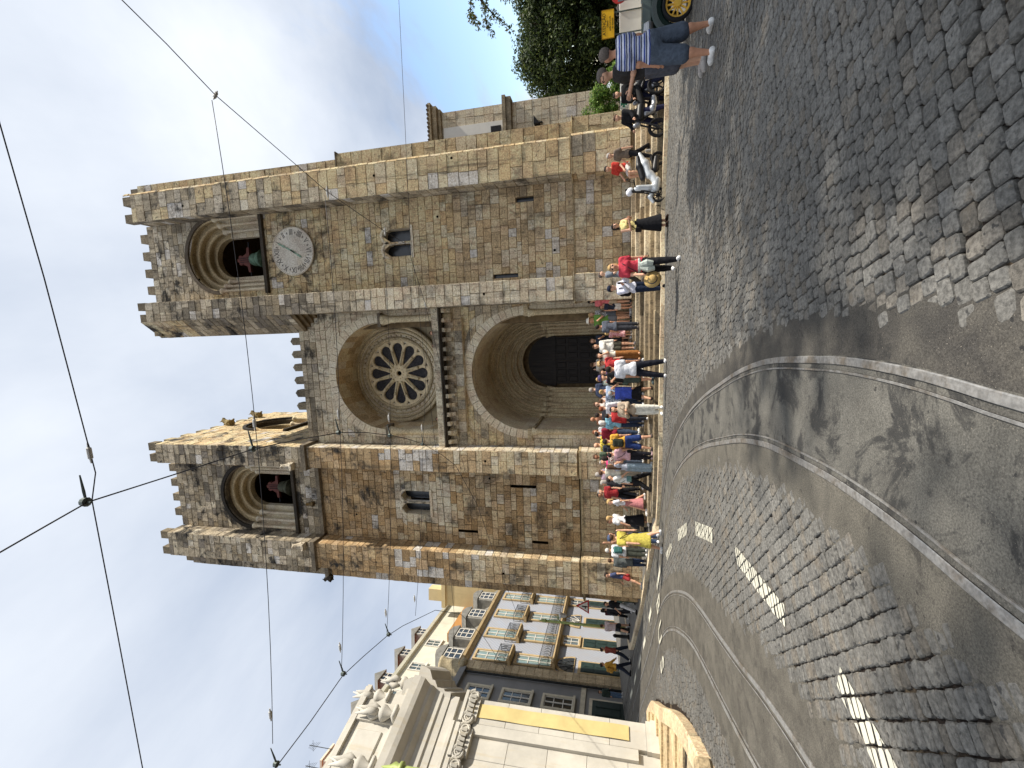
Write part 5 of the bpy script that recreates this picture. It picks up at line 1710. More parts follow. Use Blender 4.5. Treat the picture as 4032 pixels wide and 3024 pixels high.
# ---- white baroque church at the left edge
CHP = (-12.2, 12.85)
FC = facade_frame(CHP, 11.5)
k_ = 1.365
def zz(z): return (z - 1.58) * k_ + 1.58
def limewash():
    t = NT('white_limestone'); a = t.n('ShaderNodeAttribute'); a.attribute_name = 'Col'
    n = t.noise(1.1, 6, 0.65); f = t.noise(20, 5, 0.6); st = t.noise(1, 6, 0.65, t.pos((4, 4, 0.5)))
    c = t.mix(0.4, a.outputs['Color'], t.grey(t.rng(n, 0.3, 0.7, 0.35, 0.62)), 'OVERLAY')
    c = t.mix(t.rng(st, 0.52, 0.72, 0, 0.35), c, lin((176, 158, 120)))
    t.col(c); t.bump(f, 0.2, 0.01)
    return t.set(0.8, 0, 0.2)
M_LIME = limewash()
LC = lin((186, 182, 172))
wc = thing('white_church', FC @ Vector((-2, 0, 0.5)), 'white baroque church front with scrolled capitals and urns along the parapet', 'church')
def cpart(name, fn, mat=M_LIME, smooth=False, par=None):
    m = MB(); m.M = FC; m.col = LC; fn(m)
    return recalc(m.build(name, mat, par or wc, cols=True, smooth=smooth))
# coursed wall panels between the corner and the frame's edge
for i, (za, zb) in enumerate(((0.2, 1.3), (1.3, 2.45), (2.45, 3.6), (3.6, 4.8), (4.8, 6.1))):
    for j, (sa, sb) in enumerate(((-0.85, -1.7), (-1.7, -2.9), (-2.9, -4.4), (-4.4, -7.0))):
        c = tuple(v_ * rq.uniform(0.94, 1.04) for v_ in (1, 1, 1)); q = rq.uniform(0.93, 1.04)
        cpart('wall_slab', lambda m: m.bev(sb + 0.004, sa - 0.004, -0.5, -0.05, za + 0.004, zb - 0.004, 0.008, tuple(v_ * q for v_ in LC)))
cpart('wall_core', lambda m: (m.box(-7, -0.02, -8, -0.12, 0.2, 9.0), m.box(-7, -0.3, -8, -0.3, 9, 10)))
# corner pilaster carrying the banner
for i in range(5):
    za, zb = 0.75 + 1.06 * i, 0.75 + 1.06 * (i + 1)
    q = rq.uniform(0.95, 1.04)
    cpart('pilaster_drum', lambda m: m.bev(-0.78, 0.0, -0.6, 0.06, za, zb - 0.006, 0.01, tuple(v_ * q for v_ in LC)))
cpart('pilaster_base', lambda m: (m.box(-0.86, 0.07, -0.6, 0.14, 0.3, 0.62), m.box(-0.83, 0.04, -0.6, 0.11, 0.62, 0.75)))
def volute(m, s, z, r, y):
    pts = []
    for k in range(40):
        a = k * 0.36; rad = r * (1 - k / 46)
        pts.append((s + rad * math.cos(a), y + 0.05, z + rad * math.sin(a)))
    m.tube(pts, [r * 0.2 * (1 - k / 60) for k in range(40)], 6)
    m.lathe([(r * 0.95, y - 0.05), (r * 0.95, y + 0.03)], (s, 0, z), 20, 'Y')
def capital(m, s0, s1, z):
    m.box(s0 - 0.02, s1 + 0.02, -0.5, 0.16, z - 0.12, z)
    for s in (s0 + 0.02, s1 - 0.02): volute(m, s, z - 0.0 + 0.12, 0.20, 0.16)
    m.box(s0 - 0.12, s1 + 0.12, -0.5, 0.26, z + 0.30, z + 0.40)
    m.prism([(0.0, z), (0.20, z + 0.1), (0.22, z + 0.3), (0.0, z + 0.3)], 'X', s0, s1)
    for k in range(5): m.tube([(s0 + (s1 - s0) * (k + 0.5) / 5, 0.24, z + 0.02), (s0 + (s1 - s0) * (k + 0.5) / 5, 0.28, z + 0.2)], 0.05, 5)
cpart('capital', lambda m: capital(m, -0.74, 0.0, 6.05))
cpart('capital', lambda m: capital(m, -1.75, -1.05, 6.05))
cpart('capital', lambda m: capital(m, -2.75, -2.05, 6.05))
cpart('door_frame', lambda m: (m.box(-2.35, -2.1, -0.1, 0.1, 0.3, 5.9), m.box(-4.2, -2.1, -0.1, 0.14, 5.75, 6.0), m.box(-4.2, -2.0, -0.1, 0.2, 6.0, 6.08)))
cpart('church_door', lambda m: m.box(-4.2, -2.35, -0.2, -0.03, 0.3, 5.75), M_GREEND)
cpart('moulding', lambda m: (m.box(-1.1, -0.8, -0.2, 0.08, 1.0, 6.0), m.box(-7, -0.8, -0.2, 0.05, 6.45, 6.6), m.box(-7, -0.8, -0.2, 0.1, 6.6, 6.7)))
# entablature, stepped and wrapping the corner
prof = [(-0.3, 7.0), (0.06, 7.0), (0.08, 7.22), (0.14, 7.26), (0.16, 7.5), (0.34, 7.62), (0.36, 7.72), (0.62, 7.86), (0.68, 8.0), (0.72, 8.22), (-0.3, 8.3)]
cpart('entablature', lambda m: m.prism([(y, z) for y, z in prof], 'X', -7.0, 0.05))
cpart('frieze', lambda m: m.box(-7, 0.0, -0.4, 0.02, 6.7, 7.0))
FR = FC @ Matrix.Translation((0.05, 0, 0)) @ Matrix.Rotation(R(-52), 4, 'Z')
m = MB(); m.M = FR; m.col = LC
for a, (y0, z0), (y1, z1) in (): pass
m.prism([(y, z) for y, z in prof], 'X', -0.15, 2.1); recalc(m.build('entablature', M_LIME, wc, cols=True))
m = MB(); m.M = FR; m.col = LC
m.prism([(-0.4, 8.28), (0.3, 8.28), (0.34, 8.5), (0.2, 8.75), (-0.4, 8.75)], 'X', -0.1, 2.0); recalc(m.build('attic', M_LIME, wc, cols=True))
# parapet with panels
cpart('parapet', lambda m: (m.box(-7, -0.15, -0.4, 0.28, 8.28, 8.5), m.box(-7, -0.3, -0.4, 0.16, 8.5, 9.75), m.box(-7, -0.2, -0.45, 0.28, 9.75, 9.9), m.box(-7, -0.22, -0.42, 0.22, 9.9, 9.98)))
for s in (-1.9, -3.4, -4.9): cpart('parapet_panel', lambda m: m.bev(s - 0.5, s + 0.35, 0.12, 0.22, 8.7, 9.55, 0.03))
for s in (-1.15, -2.6, -4.1): cpart('parapet_pier', lambda m: m.box(s - 0.17, s + 0.17, 0.0, 0.26, 8.5, 9.78))
def urn(x, y, z, s, lab, FRM):
    t = thing('stone_urn', FRM @ Vector((x, y, z)), lab, 'urn', 'stone flame urns on the white church')
    m = MB(); m.M = FRM @ Matrix.Translation((x, y, z)); m.col = LC
    m.box(-0.2 * s, 0.2 * s, -0.2 * s, 0.2 * s, 0, 0.1 * s)
    m.lathe([(0.10 * s, 0.1 * s), (0.08 * s, 0.2 * s), (0.22 * s, 0.4 * s), (0.24 * s, 0.5 * s), (0.12 * s, 0.6 * s), (0.14 * s, 0.66 * s)], (0, 0, 0), 12)
    m.build('urn_body', M_LIME, t, cols=True, smooth=True)
    m = MB(); m.M = FRM @ Matrix.Translation((x, y, z)); m.col = LC
    for q in range(3):
        m.tube([(0.06 * math.cos(q * 2.1), 0.06 * math.sin(q * 2.1), 0.64 * s), (0.16 * s * math.cos(q * 2.1), 0.16 * s * math.sin(q * 2.1), 0.85 * s), (0.06 * s * math.cos(q * 2.1 + 0.9), 0.06 * s * math.sin(q * 2.1 + 0.9), 1.1 * s), (0.12 * s * math.cos(q * 2.1 + 1.4), 0.12 * s * math.sin(q * 2.1 + 1.4), (1.32 + 0.1 * q) * s)], [0.1 * s, 0.12 * s, 0.08 * s, 0.015 * s], 7)
    m.build('flame', M_LIME, t, cols=True, smooth=True)
urn(-0.45, 0.1, 9.0, 0.95, 'stone flame urn at the corner of the white parapet', FC)
urn(-1.15, 0.2, 9.0 - 0.1, 1.0, 'stone urn in front of the first parapet panel', FC @ Matrix.Translation((0, 0.25, -0.55)))
urn(-2.65, 0.2, 8.9, 1.0, 'stone urn near the picture edge, left along the parapet', FC @ Matrix.Translation((0, 0.25, -0.55)))
urn(0.9, 0.1, 8.72, 0.9, 'stone flame urn on the lower return of the cornice', FR)
# yellow hanging banner
M_BANNER = flat((196, 178, 124), 0.85, 0, 0.08, 2)
bn = MB(); bn.M = FC
for i in range(20):
    za, zb = 1.25 + 0.25 * i * 1.0, 1.25 + 0.25 * (i + 1)
    y0 = 0.10 + 0.012 * math.sin(i * 0.9); y1 = 0.10 + 0.012 * math.sin((i + 1) * 0.9)
    bn.add([(-0.60, y0, za), (-0.17, y0, za), (-0.17, y1, zb), (-0.60, y1, zb)], [(0, 1, 2, 3)])
    bn.add([(-0.60, y0 - 0.008, za), (-0.17, y0 - 0.008, za), (-0.17, y1 - 0.008, zb), (-0.60, y1 - 0.008, zb)], [(3, 2, 1, 0)])
tag(bn.build('banner', M_BANNER), 'long plain yellow banner hanging on the white church corner', 'banner')
# steps and rounded kerb of the white church
M_CST = stone_mat('church_step_stone', 0.15, 1, 0.3, 0.4, 0.3, (0.08, 0.07, 0.05))
cs = thing('church_steps', (-9, 9.5, 0.2), None, None); cs['kind'] = 'structure'; cs['label'] = 'cream stone steps and rounded kerb below the white church'
rg = [(-14.25, 15.79), (-12.83, 14.64), (-11.0, 12.4), (-9.22, 10.42), (-8.2, 9.01), (-7.61, 8.0), (-7.18, 7.19), (-6.95, 6.3), (-6.8, 5.2)]
rg = [(x - 0.05 + 0.4 * sst(15, 8, y), y - 0.1 - 0.5 * sst(14, 9, y)) for x, y in rg]
SR = spline(rg, 0.3)
NR = [Vector((n.x, n.y)) for n in normals2(SR)]
seg = 0
for i in range(0, len(SR) - 3, 3):
    vs = []
    for p, n in zip(SR[i:i + 4], NR[i:i + 4]):
        z = gz(p.x, p.y)
        for o_, h in ((-0.02, -0.1), (-0.02, 0.16), (0.02, 0.19), (0.32, 0.19), (0.34, -0.1)):
            q = p + n * o_
            vs.append((q.x, q.y, z + h))
    fs = [(a * 5 + b, a * 5 + b + 1, a * 5 + b + 6, a * 5 + b + 5) for a in range(3) for b in range(4)] + [(0, 4, 3, 2, 1), (15, 16, 17, 18, 19)]
    q = rq.uniform(0.9, 1.08)
    recalc(obj('kerb_stone', vs, fs, M_CST, cs, [tuple(v_ * q for v_ in lin((202, 180, 146)))] * len(fs)))
for k in range(7):       # treads climbing along the church wall
    t = k / 7
    i = int(len(SR) * (0.62 - 0.5 * t)); i2 = int(len(SR) * (0.62 - 0.5 * (k + 1) / 7))
    p = SR[i] + NR[i] * 0.3; p2 = SR[i2] + NR[i2] * 0.3
    z = gz(p.x, p.y) + 0.03 + 0.045 * k
    L = 2.6
    w0 = Vector((p.x - L, p.y - 0.15)); w1 = Vector((p2.x - L, p2.y - 0.15))
    vs = [(p.x, p.y, z - 0.3), (w0.x, w0.y, z - 0.3), (w0.x, w0.y, z), (p.x, p.y, z), (p2.x, p2.y, z + 0.005), (w1.x, w1.y, z + 0.005)]
    q = rq.uniform(0.85, 1.05)
    obj('tread', vs, [(0, 1, 2, 3), (3, 2, 5, 4), (0, 3, 4), (1, 5, 2)], M_CST, cs, [tuple(v_ * q for v_ in lin((200, 178, 140)))] * 4)
m = MB(); m.col = lin((176, 160, 132))
lp_ = [((p + n * 0.25).x, (p + n * 0.25).y) for p, n in zip(SR, NR) if p.y < 9.0]
m.prism([(-12.0, 9.0)] + lp_ + [(-7.2, 3.0), (-12.0, 3.0)], 'Z', 0.0, 0.19)
m.build('landing', M_CST, cs, cols=True)
bo = thing('stone_bollard', (-5.78, 5.32, gz(-5.78, 5.32)), 'square headed stone post at the foot of the white church steps', 'bollard')
m = MB(); m.col = lin((176, 158, 128)); zb_ = gz(-5.78, 5.32)
m.bev(-5.90, -5.66, 5.20, 5.44, zb_ - 0.02, zb_ + 0.28, 0.02); m.build('post', M_CST, bo, cols=True)
m = MB(); m.col = lin((160, 142, 112)); m.bev(-6.0, -5.56, 5.10, 5.54, zb_ + 0.28, zb_ + 0.5, 0.04); m.build('cap', M_CST, bo, cols=True)

# ---- stone wing behind the right tower
M_WING = stone_mat('wing_stone', 0.3, 1, 0.3, 0.4, 0.4)
wg = thing('stone_wing', (12.2, 27, -0.3), 'tall narrow stone wing with white wall panel and tiled eave behind the right tower', 'building')
M_OLDT = flat((112, 96, 78), 0.9, 0, 0.3, 5)
keep = BLOCKS[:]; BLOCKS.clear(); km = MORT; MORT = MB()
front(11.75, 12.66, 27.0, 7.6, 11.4, 'pale', ch=(0.5, 0.62), bw=(0.4, 0.5))
front(9.5, 12.66, 27.0, -0.4, 7.05, 'pale', ch=(0.42, 0.55), bw=(0.5, 0.8))
wb_ = MB()
for vs, fs, c, p, a in BLOCKS:
    wb_.add(vs, fs, c)
wbo = sorted(BLOCKS, key=lambda b: -b[4])
for vs, fs, c, p, a in BLOCKS: obj('stone_block', vs, fs, M_WING, wg, [c] * 5)
MORT.build('mortar_bed', M_MORTAR, wg)
m = MB(); m.box(8, 12.63, 27.03, 40, -0.5, 11.6); m.build('wall', M_CREAM, wg)
m = MB(); m.box(9, 11.78, 26.97, 27.02, 7.6, 11.2); m.build('white_panel', plaster('white_plaster', (232, 230, 222), 0.1), wg)
m = MB(); m.col = lin((150, 138, 116)); m.box(9, 12.9, 26.75, 27.4, 7.05, 7.35); m.box(9, 12.98, 26.68, 27.5, 7.35, 7.55); m.build('cornice', M_TRIM, wg, cols=True)
m = MB(); m.col = lin((168, 152, 124)); m.box(9, 12.8, 26.85, 27.4, 11.3, 11.5); m.box(9, 12.95, 26.7, 27.4, 11.5, 11.8); m.box(9, 13.1, 26.55, 27.4, 11.8, 11.95); m.build('eave', M_WING, wg, cols=True)
for k in range(17):
    m = MB(); x = 9.2 + k * 0.235
    m.tube([(x, 26.5, 11.97), (x, 28.5, 12.3)], 0.07, 8); m.build('roof_tile', M_OLDT, wg)
m = MB(); m.box(9, 13.1, 26.6, 28.5, 11.9, 11.98); m.build('tile_bed', M_OLDT, wg)
m = MB(); m.prism([(11.2, 5.4), (11.65, 5.75), (11.2, 5.75)], 'Y', 26.6, 26.95); m.box(11.35, 11.4, 26.9, 27.0, 5.3, 5.8); recalc(m.build('floodlight', M_IRON, wg))
m = MB(); m.box(11.1, 11.5, 26.9, 26.96, 7.7, 8.3); m.build('vent_grille', M_IRON, wg)
BLOCKS = keep; MORT = km
# ------------------------------------------------------------------ people
def surf_nets(fv, org, cell):
    """surface nets on a regular grid of signed distances"""
    nx, ny, nz = fv.shape
    ins = fv < 0
    c = [(0, 0, 0), (1, 0, 0), (0, 1, 0), (1, 1, 0), (0, 0, 1), (1, 0, 1), (0, 1, 1), (1, 1, 1)]
    V = [fv[a:nx - 1 + a, b:ny - 1 + b, d:nz - 1 + d] for a, b, d in c]
    I = [ins[a:nx - 1 + a, b:ny - 1 + b, d:nz - 1 + d] for a, b, d in c]
    cnt = np.zeros(V[0].shape); acc = np.zeros(V[0].shape + (3,))
    E = [(0, 1), (2, 3), (4, 5), (6, 7), (0, 2), (1, 3), (4, 6), (5, 7), (0, 4), (1, 5), (2, 6), (3, 7)]
    for a, b in E:
        m = I[a] != I[b]
        if not m.any(): continue
        va = V[a][m]; vb = V[b][m]
        t = va / (va - vb)
        pa = np.array(c[a], float); pb = np.array(c[b], float)
        acc[m] += pa + t[:, None] * (pb - pa); cnt[m] += 1
    act = cnt > 0
    idx = -np.ones(act.shape, dtype=np.int64); n = int(act.sum()); idx[act] = np.arange(n)
    base = np.argwhere(act).astype(float)
    verts = org + (base + acc[act] / cnt[act][:, None]) * cell
    faces = []
    def quads(axis):
        sl0 = [slice(None)] * 3; sl1 = [slice(None)] * 3
        sl0[axis] = slice(0, -1); sl1[axis] = slice(1, None)
        a = ins[tuple(sl0)]; b = ins[tuple(sl1)]
        m = a != b
        o = [i for i in range(3) if i != axis]
        # edges not on the border in the two other axes
        lim = [slice(None)] * 3
        lim[o[0]] = slice(1, -1); lim[o[1]] = slice(1, -1)
        mm = np.zeros_like(m); mm[tuple(lim)] = m[tuple(lim)]
        p = np.argwhere(mm)
        if len(p) == 0: return
        d0 = np.zeros(3, int); d0[o[0]] = 1; d1 = np.zeros(3, int); d1[o[1]] = 1
        q = [idx[tuple((p - s).T)] for s in (d0 * 0, d0, d0 + d1, d1)]
        f = np.stack(q, 1)
        flip = a[tuple(p.T)]
        if axis == 1: flip = ~flip
        f[~flip] = f[~flip][:, ::-1]
        faces.append(f)
    for ax in range(3): quads(ax)
    F = np.concatenate(faces)
    F = F[(F >= 0).all(1)]
    return verts, F

def blob(prims, cell, k=0.03, cuts=(), add=0.0):
    """prims: (p0, r0, p1, r1, flatness along y) ; cuts: (axis, sign, value) keep where sign*(x-value) < 0"""
    lo = np.array([1e9] * 3); hi = -lo
    for p0, r0, p1, r1, fl in prims:
        for p, r in ((p0, r0), (p1, r1)):
            p = np.array(p); lo = np.minimum(lo, p - r - add); hi = np.maximum(hi, p + r + add)
    lo -= 2.2 * cell; hi += 2.2 * cell
    n = np.ceil((hi - lo) / cell).astype(int) + 1
    X, Y, Z = np.meshgrid(*[lo[i] + cell * np.arange(n[i]) for i in range(3)], indexing='ij')
    f = None
    for p0, r0, p1, r1, fl in prims:
        a = np.array(p0, float); b = np.array(p1, float); ab = b - a
        y0 = a[1] + (b[1] - a[1]) * 0.5
        yy = y0 + (Y - y0) / fl if fl != 1.0 else Y
        L = (ab @ ab) + 1e-9
        t = np.clip(((X - a[0]) * ab[0] + (yy - a[1]) * ab[1] + (Z - a[2]) * ab[2]) / L, 0, 1)
        d = np.sqrt((X - a[0] - t * ab[0]) ** 2 + (yy - a[1] - t * ab[1]) ** 2 + (Z - a[2] - t * ab[2]) ** 2) - (r0 + (r1 - r0) * t) - add
        if fl != 1.0: d = d * (0.5 + 0.5 * fl)
        if f is None: f = d
        else:
            h = np.clip(0.5 + 0.5 * (f - d) / k, 0, 1)
            f = f * (1 - h) + d * h - k * h * (1 - h)
    for ax, sg, v in cuts:
        f = np.maximum(f, sg * ((X, Y, Z)[ax] - v))
    return surf_nets(f, lo, cell)

SKIN = [flat(c, 0.6, 0, 0.07, 20) for c in ((206, 160, 132), (190, 140, 112), (216, 174, 148), (150, 106, 82), (176, 128, 100))]
HAIRC = {'dark': (38, 30, 26), 'brown': (78, 56, 40), 'blond': (186, 154, 104), 'grey': (160, 154, 148), 'white': (206, 202, 196), 'red': (120, 66, 40), 'black': (22, 20, 22), 'grizzled': (96, 88, 82)}
def pmesh(name, vf, mat, parent, M, smooth=True):
    v, f = vf
    me = bpy.data.meshes.new(name)
    me.from_pydata(v.tolist(), [], f.tolist())
    me.materials.append(mat)
    me.transform(M)
    if smooth: me.polygons.foreach_set('use_smooth', [True] * len(me.polygons))
    me.update()
    o = bpy.data.objects.new(name, me); COL.objects.link(o)
    o.parent = parent
    return o

def stripes_mat():
    t = NT('striped_jersey')
    g = t.n('ShaderNodeNewGeometry'); sp = t.n('ShaderNodeSeparateXYZ'); t.l(g.outputs['Position'], sp.inputs[0])
    nz = t.noise(5, 2, 0.5)
    ad = t.n('ShaderNodeMath', operation='MULTIPLY_ADD'); t.l(nz, ad.inputs[0]); ad.inputs[1].default_value = 0.03; t.l(sp.outputs['Z'], ad.inputs[2])
    mu = t.n('ShaderNodeMath', operation='MULTIPLY'); t.l(ad.outputs[0], mu.inputs[0]); mu.inputs[1].default_value = 1 / 0.076
    fr = t.n('ShaderNodeMath', operation='FRACT'); t.l(mu.outputs[0], fr.inputs[0])
    cr = t.n('ShaderNodeValToRGB'); cr.color_ramp.interpolation = 'CONSTANT'; t.l(fr.outputs[0], cr.inputs[0])
    e = cr.color_ramp.elements
    e[0].position = 0; e[0].color = (*lin((198, 204, 222)), 1)
    e[1].position = 0.36; e[1].color = (*lin((34, 38, 58)), 1)
    for p, c in ((0.56, (150, 156, 176)), (0.76, (44, 66, 140))):
        x = e.new(p); x.color = (*lin(c), 1)
    t.col(cr.outputs[0]); t.bump(t.noise(9, 3, 0.6), 0.6, 0.03)
    return t.set(0.9, 0, 0.15)
M_STRIPE = stripes_mat()
def pattern_mat(name, ca, cb, scale, thr=0.5):
    t = NT(name)
    n = t.noise(scale, 2, 0.5)
    t.col(t.mix(t.rng(n, thr - 0.03, thr + 0.03), lin(ca), lin(cb)))
    return t.set(0.9, 0, 0.15)
PATT = {'floral': pattern_mat('floral_cloth', (232, 196, 196), (200, 120, 128), 30), 'check': pattern_mat('check_cloth', (214, 222, 234), (120, 140, 176), 26), 'print': pattern_mat('print_cloth', (226, 220, 208), (150, 96, 88), 34),
        'bw': pattern_mat('speckled_cloth', (230, 228, 226), (96, 94, 98), 32), 'camo': pattern_mat('washed_cloth', (186, 192, 200), (120, 128, 142), 20)}
def mat_of(c):
    if c == 'stripe': return M_STRIPE
    if isinstance(c, str): return PATT[c]
    return cloth(c)

def person(x, y, z, h, yaw, label, top, bottom, shoes=(230, 230, 228), hair=('dark', 'short'), pose='stand', skin=0, group=None, build=1.0, hat=None, bag=None, sleeve='tee', legwear='pants', hem=None, cell=0.024, female=False, tilt=0.0, extra=None):
    root = thing('person', (x, y, z), label, 'person', group, R(yaw))
    s = h / 1.75
    M = Matrix.Scale(s, 4)
    P = dict(lswing=0, rswing=0, lknee=2, rknee=2, lar=(4, 8, 8, 0), rar=(4, 8, 8, 0), spread=0.0, lean=0.0, drop=0.0)
    P.update({
        'stand': {}, 'wide': dict(spread=9), 'walk': dict(lswing=22, rswing=-20, rknee=14, lknee=4, lar=(-18, 7, 14, 0), rar=(20, 7, 22, 0)),
        'walk2': dict(lswing=-20, rswing=22, lknee=16, rknee=4, lar=(20, 7, 22, 0), rar=(-18, 7, 14, 0)),
        'phone': dict(lar=(22, 6, 100, 14), rar=(22, 6, 100, 14)), 'photo': dict(lar=(60, 8, 95, 16), rar=(60, 8, 95, 16)),
        'akimbo': dict(lar=(-8, 32, 60, 30)), 'folded': dict(lar=(18, 10, 85, 34), rar=(18, 10, 85, 34)),
        'raise': dict(rar=(128, 14, 22, 0)), 'sit': dict(lswing=82, rswing=78, lknee=84, rknee=76, lar=(24, 8, 40, 0), rar=(24, 8, 40, 0), drop=0.44),
        'ride': dict(lswing=14, rswing=14, lknee=10, rknee=10, spread=15, lar=(32, 12, 40, 6), rar=(32, 12, 40, 6)), 'carry': dict(lar=(2, 10, 12, 0), rar=(16, 8, 80, 10)),
        'point': dict(rar=(70, 20, 15, 0)), 'lean': dict(lean=8, lar=(10, 8, 30, 0)),
    }[pose])
    b = build
    hipz = 0.92 - P['drop']
    ln = math.sin(R(P['lean']))
    def up(pz): return (pz - 0.92) * ln                      # forward lean of the trunk
    def T(px, py, pz): return (px, py + up(pz), pz - P['drop'])
    wst = 0.118 if female else 0.130
    trunk = [(T(-0.06 * b, -0.01, 0.93), 0.128 * b, T(0.06 * b, -0.01, 0.93), 0.128 * b, 0.86),
             (T(0, 0, 1.00), (wst + 0.008) * b, T(0, 0, 1.14), wst * b, 0.80),
             (T(0, 0, 1.14), wst * b, T(0, 0.005, 1.30), 0.140 * b, 0.74),
             (T(-0.085 * b, 0.0, 1.33), 0.108 * b, T(0.085 * b, 0.0, 1.33), 0.108 * b, 0.86),
             (T(-0.14, -0.01, 1.405), 0.052, T(0, -0.01, 1.44), 0.055, 1.0), (T(0.14, -0.01, 1.405), 0.052, T(0, -0.01, 1.44), 0.055, 1.0)]
    if b > 1.15: trunk.append((T(0, 0.07 * b, 1.06), 0.13 * b, T(0, 0.07 * b, 1.18), 0.12 * b, 0.9))
    if female: trunk.append((T(-0.07, 0.075, 1.29), 0.062, T(0.07, 0.075, 1.29), 0.062, 1.0))
    neck = [(T(0, -0.015, 1.42), 0.060, T(0, 0.005, 1.57), 0.050, 1.0)]
    hx = 0.04 * math.sin(R(tilt))
    head = [(T(0, -0.005, 1.66), 0.092, T(hx, 0.02, 1.63), 0.084, 1.12), (T(hx, 0.035, 1.575), 0.052, T(0, 0.02, 1.62), 0.075, 1.0),
            (T(hx, 0.108, 1.645), 0.010, T(hx, 0.122, 1.612), 0.015, 1.0), (T(-0.088, 0.0, 1.645), 0.014, T(-0.086, -0.005, 1.605), 0.012, 1.0), (T(0.088, 0.0, 1.645), 0.014, T(0.086, -0.005, 1.605), 0.012, 1.0)]
    legs = {}; arms = {}; feet = {}
    for sd, sw, kn in ((-1, P['lswing'], P['lknee']), (1, P['rswing'], P['rknee'])):
        hip = np.array((sd * 0.088 * b, 0.0, hipz - 0.02))
        a = R(sw); o = R(P['spread'])
        d1 = np.array((sd * math.sin(o), math.sin(a) * math.cos(o), -math.cos(a) * math.cos(o)))
        knee = hip + d1 * 0.42
        c_ = R(sw - kn)
        d2 = np.array((sd * math.sin(o) * 0.8, math.sin(c_) * math.cos(o), -math.cos(c_) * math.cos(o)))
        ank = knee + d2 * 0.41
        legs[sd] = (hip, knee, ank)
    low = min(legs[sd][2][2] for sd in (-1, 1))
    dz = 0.078 - low if pose != 'sit' else 0.0
    off = np.array((0, 0, dz if abs(dz) < 0.2 else 0.0))
    for sd in (-1, 1):
        legs[sd] = tuple(p + off for p in legs[sd])
    def Toff(pr): return [(tuple(np.array(p0) + off), r0, tuple(np.array(p1) + off), r1, fl) for p0, r0, p1, r1, fl in pr]
    trunk = Toff(trunk); neck = Toff(neck); head = Toff(head)
    legp = []; footp = []
    for sd in (-1, 1):
        hip, knee, ank = legs[sd]
        mid = knee + (ank - knee) * 0.32 + np.array((0, -0.018, 0))
        legp += [(hip, 0.092 * b, knee, 0.060 * (0.5 + 0.5 * b), 1.0), (knee, 0.058, mid, 0.059 * (0.4 + 0.6 * b), 1.0), (mid, 0.056 * (0.4 + 0.6 * b), ank, 0.038, 1.0)]
        pitch_ = 0.0
        toe = ank + np.array((sd * 0.03, 0.145, -0.045))
        footp += [(ank + np.array((0, -0.035, -0.035)), 0.038, toe, 0.034, 1.0), (toe, 0.034, toe + np.array((sd * 0.004, 0.045, -0.006)), 0.026, 1.0)]
    armp = {}
    hands = MB(); hands.M = M
    for sd, (sw, ab, el, inw) in ((-1, P['lar']), (1, P['rar'])):
        sh = np.array(T(sd * (0.168 * (0.6 + 0.4 * b) + 0.01), -0.01, 1.415)) + off
        a = R(sw); o = R(ab)
        d1 = np.array((sd * math.sin(o), math.sin(a) * math.cos(o), -math.cos(a) * math.cos(o)))
        elb = sh + d1 * 0.285
        c_ = R(sw + el); iw = R(inw)
        d2 = np.array((sd * math.sin(o) * 0.3 - sd * math.sin(iw), math.sin(c_) * math.cos(iw), -math.cos(c_) * math.cos(iw)))
        d2 /= np.linalg.norm(d2)
        wr = elb + d2 * 0.245
        armp[sd] = (sh, elb, wr, d2)
        # hand: palm, four fingers and a thumb that leaves its side
        side = np.cross(d2, np.array((sd, 0.2, 0.1))); side /= np.linalg.norm(side) + 1e-9
        nrm = np.cross(side, d2)
        palm = wr + d2 * 0.085
        for q, L in ((-1.5, 0.062), (-0.5, 0.075), (0.5, 0.08), (1.5, 0.07)):
            p0 = palm + side * q * 0.0185
            hands.tube([p0, p0 + d2 * L * 0.5 + nrm * 0.006, p0 + d2 * L * 0.92 + nrm * 0.022], [0.0105, 0.010, 0.008], 5)
        t0 = wr + d2 * 0.03 + side * 0.03
        hands.tube([t0, t0 + side * 0.025 + d2 * 0.03, t0 + side * 0.03 + d2 * 0.062 + nrm * 0.01], [0.013, 0.012, 0.009], 5)
    ap = []
    for sd in (-1, 1):
        sh, elb, wr, d2 = armp[sd]
        ap += [(sh, 0.056, elb, 0.042 * (0.6 + 0.4 * b), 1.0), (elb, 0.041, wr, 0.030, 1.0), (wr, 0.029, wr + d2 * 0.085, 0.036, 1.0)]
    bcell = cell
    body_v, body_f = blob(trunk + neck + head + legp + footp + ap, bcell, 0.028)
    # join the fingers into the body mesh
    hv = np.array([tuple(Vector(v_) / s) for v_ in hands.v]); nb = len(body_v)
    v = np.concatenate([body_v, hv]).tolist(); f = body_f.tolist() + [[i + nb for i in q] for q in hands.f]
    me = bpy.data.meshes.new('body'); me.from_pydata(v, [], f); me.materials.append(SKIN[skin]); me.transform(M)
    me.polygons.foreach_set('use_smooth', [True] * len(me.polygons)); me.update()
    bo_ = bpy.data.objects.new('body', me); COL.objects.link(bo_); bo_.parent = root
    oz = off[2] - P['drop']
    gc = cell * 1.05
    # upper garment
    ts = list(trunk)
    frac = {'tee': 0.62, 'short': 0.45, 'long': 1.0, 'tank': 0.0}[sleeve]
    for sd in (-1, 1):
        sh, elb, wr, d2 = armp[sd]
        if sleeve == 'long':
            ts += [(sh, 0.062, elb, 0.050, 1.0), (elb, 0.050, elb + (wr - elb) * 0.93, 0.042, 1.0)]
        elif frac > 0:
            ts += [(sh, 0.066, sh + (elb - sh) * frac, 0.062, 1.0)]
    hz = (0.86 if b < 1.2 else 0.80) if legwear in ('pants', 'shorts') else 0.96
